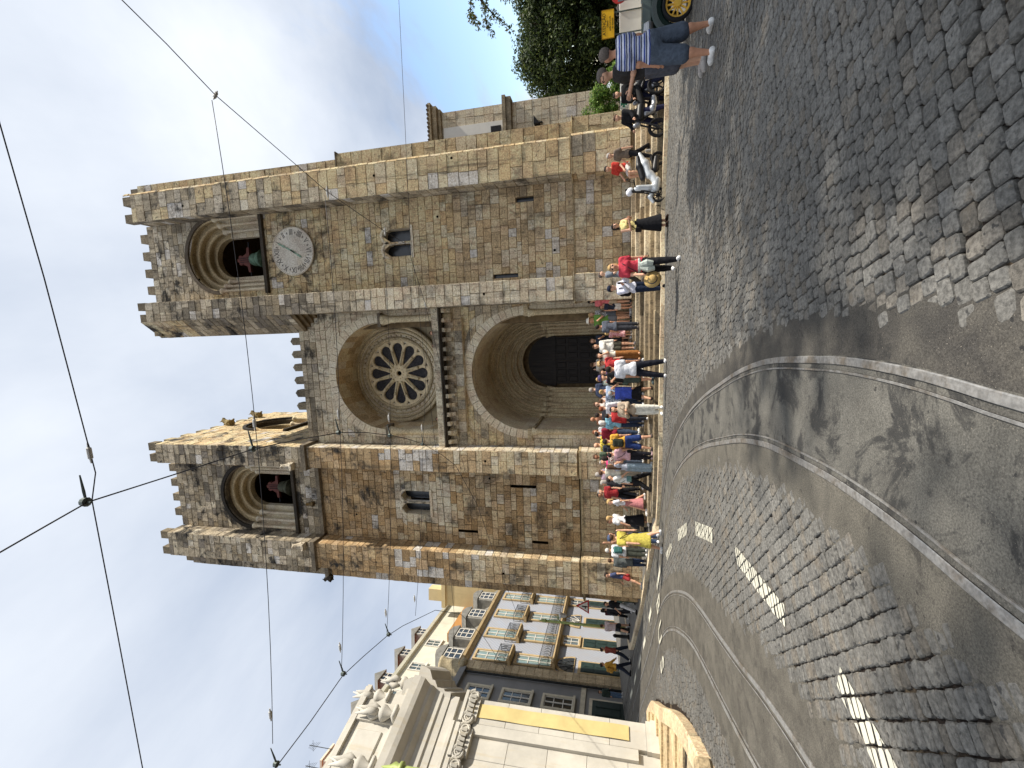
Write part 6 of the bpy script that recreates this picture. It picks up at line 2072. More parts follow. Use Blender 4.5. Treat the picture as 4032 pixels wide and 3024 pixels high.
    if hem == 'coat': hz = 0.60; ts += [(T(0, -0.01, 1.0), 0.15 * b, T(0, -0.01, 0.55), 0.19 * b, 0.8)]
    if hem == 'dress':
        hz = 0.42; ts += [(T(0, 0, 1.04), 0.135 * b, T(0, 0, 0.44), 0.25 * b, 0.82)]
    if hem == 'longdress':
        hz = 0.16; ts += [(T(0, 0, 1.04), 0.14 * b, T(0, 0, 0.2), 0.24 * b, 0.82)]
    if hem == 'crop': hz = 1.02
    pmesh('shirt' if hem is None or hem == 'crop' else ('coat' if hem == 'coat' else 'dress'), blob(ts, gc, 0.03, [(2, -1, hz + oz), (2, 1, 1.497 + oz)], 0.020), mat_of(top), root, M)
    if hem not in ('dress', 'longdress'):
        if legwear in ('pants', 'jeans', 'wide', 'shorts', 'long_shorts'):
            ls = [trunk[0]]
            for sd in (-1, 1):
                hip, knee, ank = legs[sd]
                if legwear in ('shorts', 'long_shorts'):
                    e_ = hip + (knee - hip) * (0.62 if legwear == 'shorts' else 1.0)
                    ls += [(hip, 0.098 * b, e_, 0.092 * b, 1.0)]
                else:
                    wd = 0.028 if legwear == 'wide' else 0.0
                    ls += [(hip, 0.095 * b, knee, 0.079 + wd, 1.0), (knee, 0.078 + wd, knee + (ank - knee) * 0.45, 0.070 + wd, 1.0), (knee + (ank - knee) * 0.45, 0.070 + wd, knee + (ank - knee) * 0.96, 0.054 + 1.5 * wd, 1.0)]
            pmesh('shorts' if 'shorts' in legwear else 'trousers', blob(ls, gc, 0.02, [(2, 1, 1.03 + oz)], 0.012), mat_of(bottom), root, M)
        else:
            hm = {'skirt': 0.50, 'maxi': 0.20, 'mini': 0.62}[legwear]
            wr_ = {'skirt': 0.26, 'maxi': 0.28, 'mini': 0.20}[legwear]
            pmesh('skirt', blob([trunk[0], (T(0, 0, 1.0), 0.13 * b, T(0, 0, hm - 0.02), wr_ * b, 0.85)], gc, 0.04, [(2, -1, hm + oz), (2, 1, 1.05 + oz)], 0.012), mat_of(bottom), root, M)
    if shoes is not None:
        for q in (0, 1):
            pmesh('shoe', blob(footp[2 * q:2 * q + 2], min(gc, 0.02), 0.012, [], 0.014), cloth(shoes), root, M)
    # hair, hats
    hc, hs = hair
    hm_ = flat(HAIRC[hc], 0.8, 0, 0.25, 60) if hs != 'bald' else None
    if hm_:
        hp = [(np.array(T(0, -0.022, 1.672)) + off, 0.098, np.array(T(0, 0.008, 1.682)) + off, 0.090, 1.1)]
        cuts = []
        if hs in ('long', 'vlong'):
            zl = 1.36 if hs == 'long' else 1.24
            hp += [(np.array(T(0, -0.055, 1.64)) + off, 0.092, np.array(T(0, -0.075, zl)) + off, 0.075, 0.75), (np.array(T(-0.075, -0.01, 1.64)) + off, 0.035, np.array(T(-0.085, -0.02, 1.47)) + off, 0.03, 1.0), (np.array(T(0.075, -0.01, 1.64)) + off, 0.035, np.array(T(0.085, -0.02, 1.47)) + off, 0.03, 1.0)]
        elif hs == 'bun': hp += [(np.array(T(0, -0.12, 1.70)) + off, 0.045, np.array(T(0, -0.13, 1.70)) + off, 0.045, 1.0)]
        elif hs == 'tail': hp += [(np.array(T(0, -0.11, 1.69)) + off, 0.035, np.array(T(0, -0.13, 1.50)) + off, 0.03, 1.0)]
        elif hs == 'bob': hp += [(np.array(T(0, -0.045, 1.64)) + off, 0.105, np.array(T(0, -0.045, 1.56)) + off, 0.10, 0.9)]
        v, f_ = blob(hp, min(gc, 0.02), 0.02, cuts)
        # comb the hair off the face
        fy = 0.055 + up(1.62) ; fz = 1.70 + oz
        front_ = (v[:, 1] > fy - 0.02) & (v[:, 2] < fz)
        v[front_, 1] = fy - 0.045
        if hs in ('short', 'bun', 'tail'):
            lowm = v[:, 2] < 1.60 + oz
            lowm &= v[:, 1] > -0.13 if hs == 'short' else (v[:, 1] > -0.08)
            v[lowm, 2] = 1.60 + oz; v[lowm, 0] *= 0.8; v[lowm, 1] *= 0.8
        pmesh('hair', (v, f_), hm_, root, M)
    hd = Vector(T(0, 0.0, 1.70)) + Vector(off)
    if hat:
        kind, hcol = hat
        m = MB(); m.M = M
        if kind == 'cap':
            m.lathe([(0.110, hd.z - 0.01), (0.112, hd.z + 0.03), (0.095, hd.z + 0.075), (0.05, hd.z + 0.10), (0.005, hd.z + 0.105)], (hd.x, hd.y, 0), 14)
            m.prism([(hd.x - 0.085, hd.y + 0.05), (hd.x + 0.085, hd.y + 0.05), (hd.x + 0.07, hd.y + 0.16), (hd.x, hd.y + 0.19), (hd.x - 0.07, hd.y + 0.16)], 'Z', hd.z - 0.008, hd.z + 0.006)
        else:
            m.lathe([(0.20, hd.z - 0.005), (0.21, hd.z + 0.0), (0.12, hd.z + 0.02), (0.112, hd.z + 0.06), (0.09, hd.z + 0.105), (0.005, hd.z + 0.115)], (hd.x, hd.y, 0), 16)
        o = m.build('cap' if kind == 'cap' else 'sun_hat', cloth(hcol), None, True); o.parent = root
    # face
    m = MB(); m.M = M
    ez = 1.645 + oz; ey = 0.096 + up(1.645)
    for sx in (-1, 1):
        m.lathe([(0.004, ey - 0.008), (0.014, ey - 0.004), (0.012, ey + 0.006), (0.002, ey + 0.009)], (sx * 0.034 + hx, 0, ez), 8, 'Y')
        m.box(sx * 0.034 - 0.022 + hx, sx * 0.034 + 0.022 + hx, ey - 0.01, ey + 0.006, ez + 0.020, ez + 0.028)
    m.box(hx - 0.024, hx + 0.024, ey - 0.022, ey - 0.002, ez - 0.075, ez - 0.066)
    o = m.build('face_features', flat((62, 40, 36), 0.6, 0, 0.1, 9), None); o.parent = root
    if bag:
        for kind, bcol in (bag if isinstance(bag, list) else [bag]):
            m = MB(); m.M = M
            if kind == 'backpack':
                y0 = -0.13 * b - 0.03
                m.bev(-0.14, 0.14, y0 - 0.15, y0 + 0.02, 1.02 + oz, 1.40 + oz, 0.05)
                m.bev(-0.10, 0.10, y0 - 0.19, y0 - 0.14, 1.05 + oz, 1.22 + oz, 0.02)
                for sx in (-1, 1):
                    m.tube([(sx * 0.09, y0, 1.40 + oz), (sx * 0.10, -0.02, 1.475 + oz), (sx * 0.10, 0.09 * b + 0.03, 1.40 + oz), (sx * 0.11, 0.10 * b + 0.04, 1.22 + oz), (sx * 0.13, 0.0, 1.08 + oz)], 0.016, 5, flat=0.6)
                nm = 'backpack'
            elif kind == 'strap':      # cross-body bag
                m.tube([(-0.13, 0.0, 1.47 + oz), (-0.05, 0.12 * b + 0.02, 1.36 + oz), (0.06, 0.13 * b + 0.02, 1.2 + oz), (0.17 * b, 0.03, 1.0 + oz)], 0.012, 5)
                m.tube([(-0.13, 0.0, 1.47 + oz), (-0.05, -0.12 * b - 0.02, 1.36 + oz), (0.06, -0.13 * b - 0.02, 1.2 + oz), (0.17 * b, -0.03, 1.0 + oz)], 0.012, 5)
                m.bev(0.15 * b, 0.15 * b + 0.08, -0.12, 0.11, 0.80 + oz, 1.0 + oz, 0.03)
                nm = 'shoulder_bag'
            elif kind == 'tote':
                wr = armp[-1][2]
                m.bev(wr[0] - 0.06, wr[0] + 0.05, wr[1] - 0.16, wr[1] + 0.16, wr[2] - 0.48, wr[2] - 0.14, 0.03)
                m.tube([(wr[0], wr[1] - 0.1, wr[2] - 0.15), (wr[0], wr[1], wr[2] - 0.02), (wr[0], wr[1] + 0.1, wr[2] - 0.15)], 0.01, 5)
                nm = 'tote_bag'
            elif kind == 'jacket':     # garment knotted round the waist or carried
                m.tube([(0.16 * b * math.cos(a), 0.14 * b * math.sin(a), 0.98 + oz) for a in [i * PI / 8 for i in range(17)]], 0.04, 6)
                m.tube([(-0.02, 0.15, 0.96 + oz), (-0.06, 0.19, 0.8 + oz), (-0.03, 0.18, 0.66 + oz)], [0.06, 0.09, 0.07], 7); m.tube([(0.05, 0.15, 0.96 + oz), (0.1, 0.19, 0.78 + oz), (0.08, 0.18, 0.62 + oz)], [0.05, 0.08, 0.06], 7)
                nm = 'tied_jacket'
            elif kind == 'phone':
                wr = armp[1][2] + armp[1][3] * 0.12
                m.bev(wr[0] - 0.045, wr[0] + 0.035, wr[1] + 0.0, wr[1] + 0.012, wr[2] - 0.03, wr[2] + 0.13, 0.004)
                nm = 'phone'
            elif kind == 'sunglasses':
                for sx in (-1, 1): m.bev(sx * 0.036 - 0.027, sx * 0.036 + 0.027, ey + 0.004, ey + 0.016, ez - 0.018, ez + 0.018, 0.006)
                m.box(-0.06, 0.06, ey + 0.004, ey + 0.012, ez + 0.008, ez + 0.014)
                for sx in (-1, 1): m.box(sx * 0.088 - 0.004, sx * 0.088 + 0.004, -0.01, ey, ez + 0.004, ez + 0.014)
                nm = 'sunglasses'
            else: continue
            o = m.build(nm, cloth(bcol) if nm not in ('phone', 'sunglasses') else flat(bcol, 0.3), None); o.parent = root
    return root

G1, G2, G3, G4 = 'visitors on the cathedral steps', 'people in the street', 'people on the rose window balcony', 'people up the side street'
W_ = (228, 228, 226); BK = (30, 30, 34); NV = (38, 44, 66); DN = (70, 88, 118); LD = (150, 168, 186); BE = (206, 192, 164)
def S(X, Y):
    """standing height on street, steps, forecourt or pavement"""
    ky = kerb_y(X)
    if X < -7.6: return gz(X, Y) + (0.125 if Y > ky else 0.0)
    if Y < ky: return gz(X, Y)
    if Y >= TOPY: return PZ
    if Y < ky + 0.3: return gz(X, ky) + 0.11
    k = int((Y - step_line(0, X)) / (step_line(1, X) - step_line(0, X)))
    return step_z(max(0, min(NST - 1, k)), X)
def per(x, y, h, yaw, label, top, bottom, **kw):
    return person(x, y, S(x, y), h, yaw, label, top, bottom, **kw)
# --- in the street, nearest first
per(4.31, 8.15, 1.74, 12, 'stout man seen from behind in blue and white striped jersey and denim shorts', 'stripe', (84, 96, 112), legwear='long_shorts', pose='wide', build=1.38, hair=('grizzled', 'short'), shoes=(236, 236, 234), skin=1, cell=0.014, group=G2)
per(4.40, 8.95, 1.80, 80, 'man with glasses in dark grey shirt and grey shorts beside the striped man', (58, 56, 56), (92, 94, 104), legwear='long_shorts', pose='folded', build=1.12, hair=('grizzled', 'short'), shoes=(190, 184, 178), skin=0, bag=('sunglasses', (30, 30, 30)), cell=0.015, group=G2)
per(1.40, 12.2, 1.74, 176, 'woman in bright red shirt and sunglasses carrying a straw hat, walking to camera', (206, 54, 74), BK, legwear='pants', pose='walk', hair=('blond', 'bob'), bag=[('sunglasses', (20, 20, 22)), ('jacket', (186, 196, 186)), ('strap', (60, 54, 60))], sleeve='tee', female=True, cell=0.016, group=G2)
per(2.95, 14.9, 1.66, 205, 'woman in long black skirt and pale yellow waistcoat with folded arms', (222, 204, 130), BK, legwear='maxi', pose='folded', hair=('dark', 'long'), shoes=(60, 44, 36), sleeve='tank', female=True, bag=[('sunglasses', (20, 20, 22)), ('strap', (40, 36, 34))], cell=0.018, group=G2)
per(1.10, 15.35, 1.72, 215, 'man in white shirt and navy cap looking at his phone while walking', (216, 218, 234), (30, 40, 62), pose='phone', hair=('dark', 'short'), hat=('cap', (36, 44, 66)), shoes=(34, 34, 38), sleeve='long', bag=[('backpack', (30, 30, 32)), ('phone', (20, 20, 20))], cell=0.018, group=G2)
per(-1.41, 14.05, 1.77, 4, 'man in plain white T-shirt and dark trousers seen from behind', (232, 234, 240), (34, 36, 46), pose='wide', hair=('dark', 'short'), shoes=(240, 240, 240), skin=1, build=1.05, cell=0.018, group=G2)
per(-2.80, 14.8, 1.63, 178, 'woman with long black hair, beige cardigan and white trousers facing camera', (186, 166, 142), (228, 224, 210), pose='folded', hair=('black', 'vlong'), shoes=(238, 238, 236), sleeve='long', female=True, bag=('strap', (130, 104, 80)), cell=0.018, group=G2)
per(-6.72, 13.8, 1.67, 60, 'woman in mustard yellow dress and denim cap', (198, 182, 66), None, hem='dress', pose='walk', hair=('brown', 'short'), hat=('cap', (78, 92, 122)), shoes=(232, 232, 230), sleeve='tee', female=True, bag=('strap', (48, 40, 36)), cell=0.02, group=G2)
per(-7.2, 14.95, 1.66, 210, 'woman in dark top and jeans shading her eyes with a raised arm', (62, 62, 64), DN, pose='raise', hair=('brown', 'long'), shoes=(236, 234, 232), sleeve='tank', female=True, bag=[('backpack', (66, 66, 68)), ('sunglasses', (24, 24, 24))], cell=0.02, group=G2)
# --- on the steps
per(-1.86, 15.6, 1.78, 150, 'man in black T-shirt and shorts with green bag, bent over his phone', (36, 36, 38), (70, 84, 78), legwear='long_shorts', pose='phone', hair=('dark', 'short'), hat=('cap', (84, 76, 120)), shoes=(70, 84, 88), bag=('strap', (96, 116, 100)), cell=0.02, group=G1)
per(-2.40, 15.7, 1.52, 350, 'person in bright blue cape coat seen from behind', (58, 84, 196), BK, hem='coat', legwear='skirt', sleeve='long', hair=('grey', 'short'), shoes=(50, 38, 34), pose='walk2', build=1.1, cell=0.02, group=G1)
per(-4.05, 15.5, 1.66, 5, 'man in amber T-shirt and blue shorts with a dark green backpack', (226, 166, 34), (40, 62, 122), legwear='long_shorts', hair=('dark', 'short'), shoes=(90, 80, 76), bag=('backpack', (50, 54, 44)), pose='wide', build=1.08, cell=0.02, group=G1)
per(-4.50, 15.45, 1.48, 340, 'woman in pale pink blouse with a thin black strap seen from behind', (216, 168, 178), (36, 36, 44), hair=('black', 'short'), shoes=(190, 160, 164), bag=('strap', (40, 38, 40)), sleeve='tee', female=True, build=1.12, cell=0.02, group=G1)
per(-4.92, 15.45, 1.50, 330, 'long haired woman in loose pale blue jeans and grey top', (172, 176, 190), (136, 156, 172), legwear='wide', hair=('brown', 'vlong'), shoes=(220, 220, 218), sleeve='tank', female=True, pose='phone', cell=0.02, group=G1)
per(-5.42, 15.6, 1.56, 300, 'man in white shirt and black trousers striding with a teal satchel', (228, 228, 226), BK, pose='walk', hair=('dark', 'short'), shoes=(36, 34, 34), bag=('strap', (96, 132, 130)), sleeve='tee', cell=0.02, group=G1)
per(-6.55, 16.3, 1.45, 110, 'woman in long dusty pink pleated skirt and white top', (226, 226, 232), (196, 122, 124), legwear='maxi', hair=('blond', 'tail'), shoes=(234, 232, 230), female=True, pose='walk', bag=('strap', (34, 32, 34)), cell=0.02, group=G1)
per(-7.25, 16.45, 1.52, 70, 'woman in white blouse and long black skirt', (230, 230, 232), (32, 32, 36), legwear='maxi', hair=('blond', 'tail'), shoes=(226, 226, 226), sleeve='tee', female=True, pose='carry', cell=0.02, group=G1)
per(0.90, 18.62, 1.66, 185, 'woman in coral shirt, beige shorts and dark cap at the top of the steps', (222, 108, 110), (196, 170, 138), legwear='shorts', hair=('dark', 'long'), hat=('cap', (40, 36, 38)), pose='akimbo', female=True, shoes=(60, 58, 58), group=G1)
per(0.62, 18.55, 1.24, 200, 'girl in navy vest and white shorts standing on the top step', (44, 48, 62), (216, 206, 196), legwear='shorts', hair=('brown', 'tail'), sleeve='tank', female=True, shoes=(150, 110, 90), skin=1, group=G1)
per(0.10, 18.7, 1.72, 160, 'woman in white sun hat and green shirt', (106, 150, 62), (118, 122, 130), legwear='shorts', hair=('blond', 'long'), hat=('sunhat', (226, 220, 204)), sleeve='tee', female=True, pose='phone', shoes=(60, 60, 62), group=G1)
per(0.34, 18.95, 1.68, 230, 'blond woman in speckled white blouse and grey skirt', 'bw', (124, 130, 138), legwear='mini', hair=('blond', 'long'), sleeve='tee', female=True, shoes=(226, 224, 222), group=G1)
per(-0.72, 19.0, 1.66, 175, 'man in navy T-shirt with dark shorts in front of the doorway', (48, 54, 68), (56, 58, 64), legwear='long_shorts', hair=('brown', 'short'), pose='phone', shoes=(226, 226, 224), group=G1)
per(-0.44, 18.6, 1.04, 10, 'small girl in pink flowered dress', 'floral', None, hem='dress', hair=('blond', 'bob'), shoes=(236, 232, 230), sleeve='short', female=True, group=G1)
per(-0.92, 18.2, 1.62, 190, 'woman in loose white blouse and olive shorts', (236, 232, 222), (98, 96, 82), legwear='shorts', hair=('brown', 'long'), sleeve='long', female=True, shoes=(216, 206, 198), group=G1)
per(-1.22, 17.3, 1.58, 165, 'woman in cream top and rust brown trousers with arms raised to her phone', (222, 212, 196), (164, 106, 48), hair=('dark', 'short'), pose='photo', female=True, legwear='wide', shoes=(200, 150, 110), bag=('phone', (26, 26, 28)), group=G1)
per(-1.50, 17.0, 1.62, 200, 'person in red shirt and straw hat behind the white T-shirt', (202, 50, 54), (60, 60, 70), hair=('blond', 'short'), hat=('sunhat', (196, 164, 116)), group=G1)
per(-1.85, 17.2, 1.58, 150, 'person in dusty grey blue shirt by the dark doorway', (110, 116, 136), (50, 50, 56), hair=('dark', 'short'), group=G1)
per(-1.95, 16.7, 1.55, 20, 'woman in purple top with dark hair on the middle steps', (104, 60, 112), (44, 44, 50), hair=('black', 'long'), female=True, group=G1)
per(-2.52, 16.8, 1.58, 20, 'blond woman in pale denim shirt taking a picture of the portal', (160, 180, 208), DN, hair=('blond', 'bun'), pose='photo', sleeve='long', female=True, group=G1)
per(-2.88, 16.9, 1.60, 15, 'man in washed grey T-shirt and dark waistcoat', 'camo', (62, 76, 100), hair=('brown', 'short'), pose='carry', group=G1)
per(-3.10, 16.6, 1.58, 340, 'woman in white blouse with auburn bun', (234, 234, 236), (50, 52, 60), hair=('red', 'bun'), sleeve='long', female=True, group=G1)
per(-3.30, 16.2, 1.48, 10, 'person with a bright red jacket folded over the arm', (196, 44, 46), (52, 54, 62), hair=('dark', 'short'), sleeve='long', pose='carry', group=G1)
per(-3.66, 16.75, 1.60, 350, 'white haired woman in sky blue blouse and jeans', (136, 198, 220), (50, 66, 96), hair=('white', 'bob'), sleeve='tee', female=True, shoes=(220, 220, 222), bag=('strap', (60, 84, 110)), group=G1)
per(-4.22, 17.3, 1.66, 335, 'man in dark crimson T-shirt and jeans carrying a white bag', (150, 30, 52), (62, 78, 104), hair=('dark', 'short'), bag=('tote', (226, 226, 224)), skin=1, build=1.12, group=G1)
per(-4.76, 17.6, 1.72, 345, 'bald man in lemon yellow shirt taking a photo', (234, 208, 48), (44, 44, 50), hair=('dark', 'bald'), pose='photo', sleeve='long', build=1.08, bag=('backpack', (52, 60, 70)), group=G1)
per(-4.95, 16.5, 1.50, 5, 'woman in small patterned blouse beside the yellow shirt', 'print', (90, 104, 124), hair=('dark', 'bob'), female=True, group=G1)
per(-5.20, 16.8, 1.58, 200, 'grey haired woman in hot pink top and black waistcoat', (228, 52, 132), (40, 40, 46), hair=('grey', 'bob'), female=True, group=G1)
per(-5.66, 17.0, 1.62, 345, 'brown haired person in cream sweater at the foot of the left tower', (230, 226, 206), (180, 170, 150), hair=('brown', 'short'), sleeve='long', group=G1)
per(-6.0, 16.8, 1.55, 100, 'grey haired woman in black jacket with white scarf', (42, 42, 48), (40, 40, 46), hair=('grey', 'bob'), sleeve='long', female=True, group=G1)
per(-6.55, 17.3, 1.58, 180, 'man in dark red polo and black trousers on the top step', (166, 40, 46), BK, hair=('grey', 'short'), pose='wide', shoes=(40, 36, 36), group=G1)
per(-8.9, 17.2, 1.58, 40, 'white haired person with white shirt and green rucksack on the pavement', (222, 224, 226), (66, 70, 62), hair=('white', 'short'), bag=('backpack', (58, 110, 106)), group=G4)
per(-10.6, 19.6 - 1.25, 1.58, 120, 'man in slate blue shirt and red shorts', (74, 84, 122), (196, 60, 64), legwear='shorts', hair=('dark', 'short'), shoes=(90, 92, 100), sleeve='tee', pose='walk', group=G4)
per(-9.45, 17.45, 1.46, 20, 'person in long grey coat with brown hair, seen from behind', (92, 98, 98), (44, 58, 84), hem='coat', sleeve='long', hair=('brown', 'short'), shoes=(50, 44, 40), group=G4)
per(-11.2, 18.75, 1.46, 110, 'person in coral T-shirt, sunglasses and denim shorts near the green bin', (214, 82, 72), (104, 130, 164), legwear='shorts', hair=('brown', 'short'), shoes=(226, 220, 210), pose='walk', bag=[('backpack', (50, 56, 80)), ('sunglasses', (26, 26, 26))], group=G4)
per(-12.9, 19.85, 1.50, 150, 'man in black shirt and white trousers walking past the bin', (40, 40, 44), (226, 226, 228), hair=('dark', 'short'), pose='walk', shoes=(44, 40, 40), bag=('backpack', (34, 34, 38)), group=G4)
per(-14.2, 21.4, 1.5, 20, 'person in dark jacket just right of the triangular sign pole', (46, 46, 54), (36, 36, 42), hair=('dark', 'short'), pose='walk', sleeve='long', group=G4)
per(-15.3, 22.9, 1.5, 60, 'woman with dark hair and maroon top walking with a bag', (92, 40, 50), (36, 36, 42), hair=('dark', 'long'), pose='walk', sleeve='long', female=True, group=G4)
per(-15.6, 22.1, 1.56, 20, 'man in pale pink shirt and shorts in the side street', (218, 196, 196), (60, 62, 68), legwear='shorts', hair=('brown', 'short'), pose='walk2', shoes=(36, 36, 38), build=1.1, group=G4)
per(-17.9, 22.2, 1.66, 330, 'person in bright amber rain jacket crossing the far street', (226, 170, 44), (44, 50, 66), hair=('dark', 'short'), pose='walk', sleeve='long', shoes=(34, 34, 40), bag=('backpack', (204, 150, 40)), group=G4)
per(-17.4, 22.7, 1.64, 340, 'person in red and olive vest beside the amber jacket', (150, 70, 54), (40, 48, 62), hair=('dark', 'short'), pose='walk2', sleeve='long', group=G4)
per(-23.1, 26.2, 1.5, 250, 'person in jeans leaning in the shade by the grey house door', (58, 72, 66), (92, 118, 150), hair=('dark', 'short'), pose='lean', sleeve='long', group=G4)
# --- right-hand side
person(7.52, 16.62, gz(7.5, 16.5) + 0.02, 1.72, 165, 'motorcyclist in black puffy jacket standing over the right motorbike', (26, 26, 28), (32, 36, 60), pose='ride', hair=('dark', 'short'), sleeve='long', build=1.3, shoes=(40, 40, 44), cell=0.02, group='motorcyclists by the kerb')
person(6.72, 16.42, gz(6.7, 16.4) + 0.02, 1.70, 120, 'motorcyclist in black leather jacket astride the left motorbike', (30, 30, 34), (34, 36, 66), pose='ride', hair=('brown', 'short'), sleeve='long', build=1.2, shoes=(40, 40, 44), cell=0.02, group='motorcyclists by the kerb')
person(5.55, 17.72, S(5.55, 17.72) + 0.42 - 0.44 + 0.02, 1.7, 120, 'man in red and orange shirt sitting on the steps beside the tower', (206, 52, 36), (216, 210, 204), pose='sit', hair=('dark', 'short'), legwear='shorts', cell=0.02, shoes=(60, 50, 46), group=G1)
per(5.75, 17.0, 1.52, 110, 'man in grey shirt and black trousers stepping down behind the scooter', (126, 110, 96), (34, 34, 38), pose='walk', hair=('grey', 'short'), shoes=(36, 32, 32), cell=0.02, group=G1)
person(9.55, 19.9, -0.36, 1.66, 110, 'person in pale checked shirt and black shorts by the white hoarding', 'check', (40, 40, 44), legwear='shorts', pose='phone', hair=('brown', 'short'), shoes=(190, 180, 170), cell=0.022, group=G2)
# --- on the balcony under the rose
for x_, y_, h_, lb, tp, hr, yw in ((-0.14, 19.75, 1.74, 'man in white shirt at the right end of the rose window balcony', W_, ('dark', 'short'), 185), (-0.74, 19.85, 1.70, 'person in black shirt looking over the balcony', BK, ('brown', 'short'), 190), (-1.64, 19.85, 1.64, 'person in pink top near the middle of the balcony', (210, 150, 150), ('grey', 'short'), 170), (-2.06, 19.8, 1.50, 'dark haired person leaning low over the balcony', (60, 52, 50), ('dark', 'long'), 180),
                                   (-2.55, 19.85, 1.60, 'person in light blue shirt on the balcony', (140, 170, 214), ('dark', 'short'), 175), (-3.66, 19.9, 1.52, 'person of whom only the head shows above the parapet', (180, 150, 130), ('brown', 'short'), 180), (-4.2, 19.78, 1.70, 'man in white T-shirt at the left end of the balcony', W_, ('dark', 'short'), 165)):
    person(x_, y_, 8.1, h_, yw, lb, tp, (60, 60, 70), hair=hr, cell=0.028, group=G3)
# more of the crowd in front of the portal
for x_, y_, h_, yw, tp, bt, lw, hr, fe, sl, ps, lb in (
    (-0.15, 17.9, 1.62, 30, (90, 96, 110), (60, 62, 70), 'pants', ('dark', 'short'), False, 'tee', 'stand', 'man in slate T-shirt a step below the small girl'),
    (-1.70, 18.9, 1.66, 15, (196, 190, 178), (84, 74, 64), 'pants', ('brown', 'short'), False, 'long', 'photo', 'man in oatmeal sweater photographing the dark door'),
    (-2.25, 19.2, 1.60, 350, (70, 60, 66), (44, 44, 50), 'pants', ('black', 'long'), True, 'long', 'stand', 'long haired woman in plum jacket at the doorway'),
    (-2.15, 17.6, 1.60, 190, (150, 160, 150), (74, 78, 84), 'shorts', ('blond', 'tail'), True, 'tee', 'phone', 'woman in sage T-shirt reading her phone'),
    (-2.70, 18.6, 1.70, 10, (60, 70, 96), (150, 138, 116), 'pants', ('grey', 'short'), False, 'tee', 'akimbo', 'grey haired man in navy polo and khaki trousers'),
    (-3.25, 18.3, 1.62, 200, (222, 206, 196), (120, 128, 148), 'skirt', ('brown', 'bob'), True, 'tee', 'stand', 'woman in shell pink blouse and grey blue skirt'),
    (-3.55, 17.6, 1.66, 20, (52, 52, 58), (92, 98, 110), 'jeans', ('dark', 'short'), False, 'tee', 'wide', 'man in charcoal T-shirt above the sky blue blouse'),
    (-3.95, 18.7, 1.68, 340, (176, 120, 90), (58, 60, 68), 'pants', ('dark', 'bald'), False, 'long', 'stand', 'bald man in terracotta shirt near the left porch shaft'),
    (-4.55, 18.9, 1.60, 180, (200, 200, 206), (70, 84, 110), 'jeans', ('red', 'long'), True, 'long', 'folded', 'auburn haired woman in pale grey cardigan by the porch'),
    (-5.35, 18.0, 1.66, 150, (86, 104, 84), (54, 56, 60), 'pants', ('brown', 'short'), False, 'tee', 'stand', 'man in moss green T-shirt below the left pilaster'),
    (-6.05, 17.9, 1.58, 30, (172, 150, 168), (60, 58, 66), 'pants', ('grey', 'bob'), True, 'long', 'stand', 'grey haired woman in mauve jacket next to the red polo'),
    (-6.9, 17.9, 1.62, 200, (98, 88, 78), (70, 76, 92), 'jeans', ('dark', 'short'), False, 'long', 'phone', 'man in brown jacket under the left tower wall'),
    (-7.9, 17.7, 1.60, 100, (206, 210, 218), (56, 58, 64), 'pants', ('brown', 'tail'), True, 'tee', 'walk', 'woman in ice grey T-shirt on the pavement by the tower'),
    (1.75, 17.2, 1.66, 250, (120, 128, 140), (66, 62, 58), 'pants', ('grizzled', 'short'), False, 'tee', 'walk', 'man in steel grey T-shirt descending behind the navy cap')):
    per(x_, y_, h_, yw, lb, tp, bt, legwear=lw, hair=hr, female=fe, sleeve=sl, pose=ps, group=G1, shoes=(120, 112, 104), skin=(int(abs(x_) * 10)) % 5, cell=0.026)
# straw hat carried by the woman in red
m = MB(); m.M = Matrix.Translation((1.02, 11.98, S(1.4, 12.2) + 0.62)) @ Matrix.Rotation(R(70), 4, 'X') @ Matrix.Rotation(R(18), 4, 'Y')
m.lathe([(0.21, 0.0), (0.215, 0.006), (0.12, 0.015), (0.11, 0.06), (0.085, 0.11), (0.005, 0.12)], (0, 0, 0), 20)
sh_ = m.build('straw_hat', flat((178, 150, 96), 0.9, 0, 0.25, 50), None, True)
tag(sh_, 'straw hat with dark band held by the woman in red', 'hat')
m = MB(); m.M = Matrix.Translation((1.02, 11.98, S(1.4, 12.2) + 0.62)) @ Matrix.Rotation(R(70), 4, 'X') @ Matrix.Rotation(R(18), 4, 'Y')
m.lathe([(0.122, 0.016), (0.118, 0.05)], (0, 0, 0), 20); m.build('hat_band', cloth((50, 58, 84)), sh_)
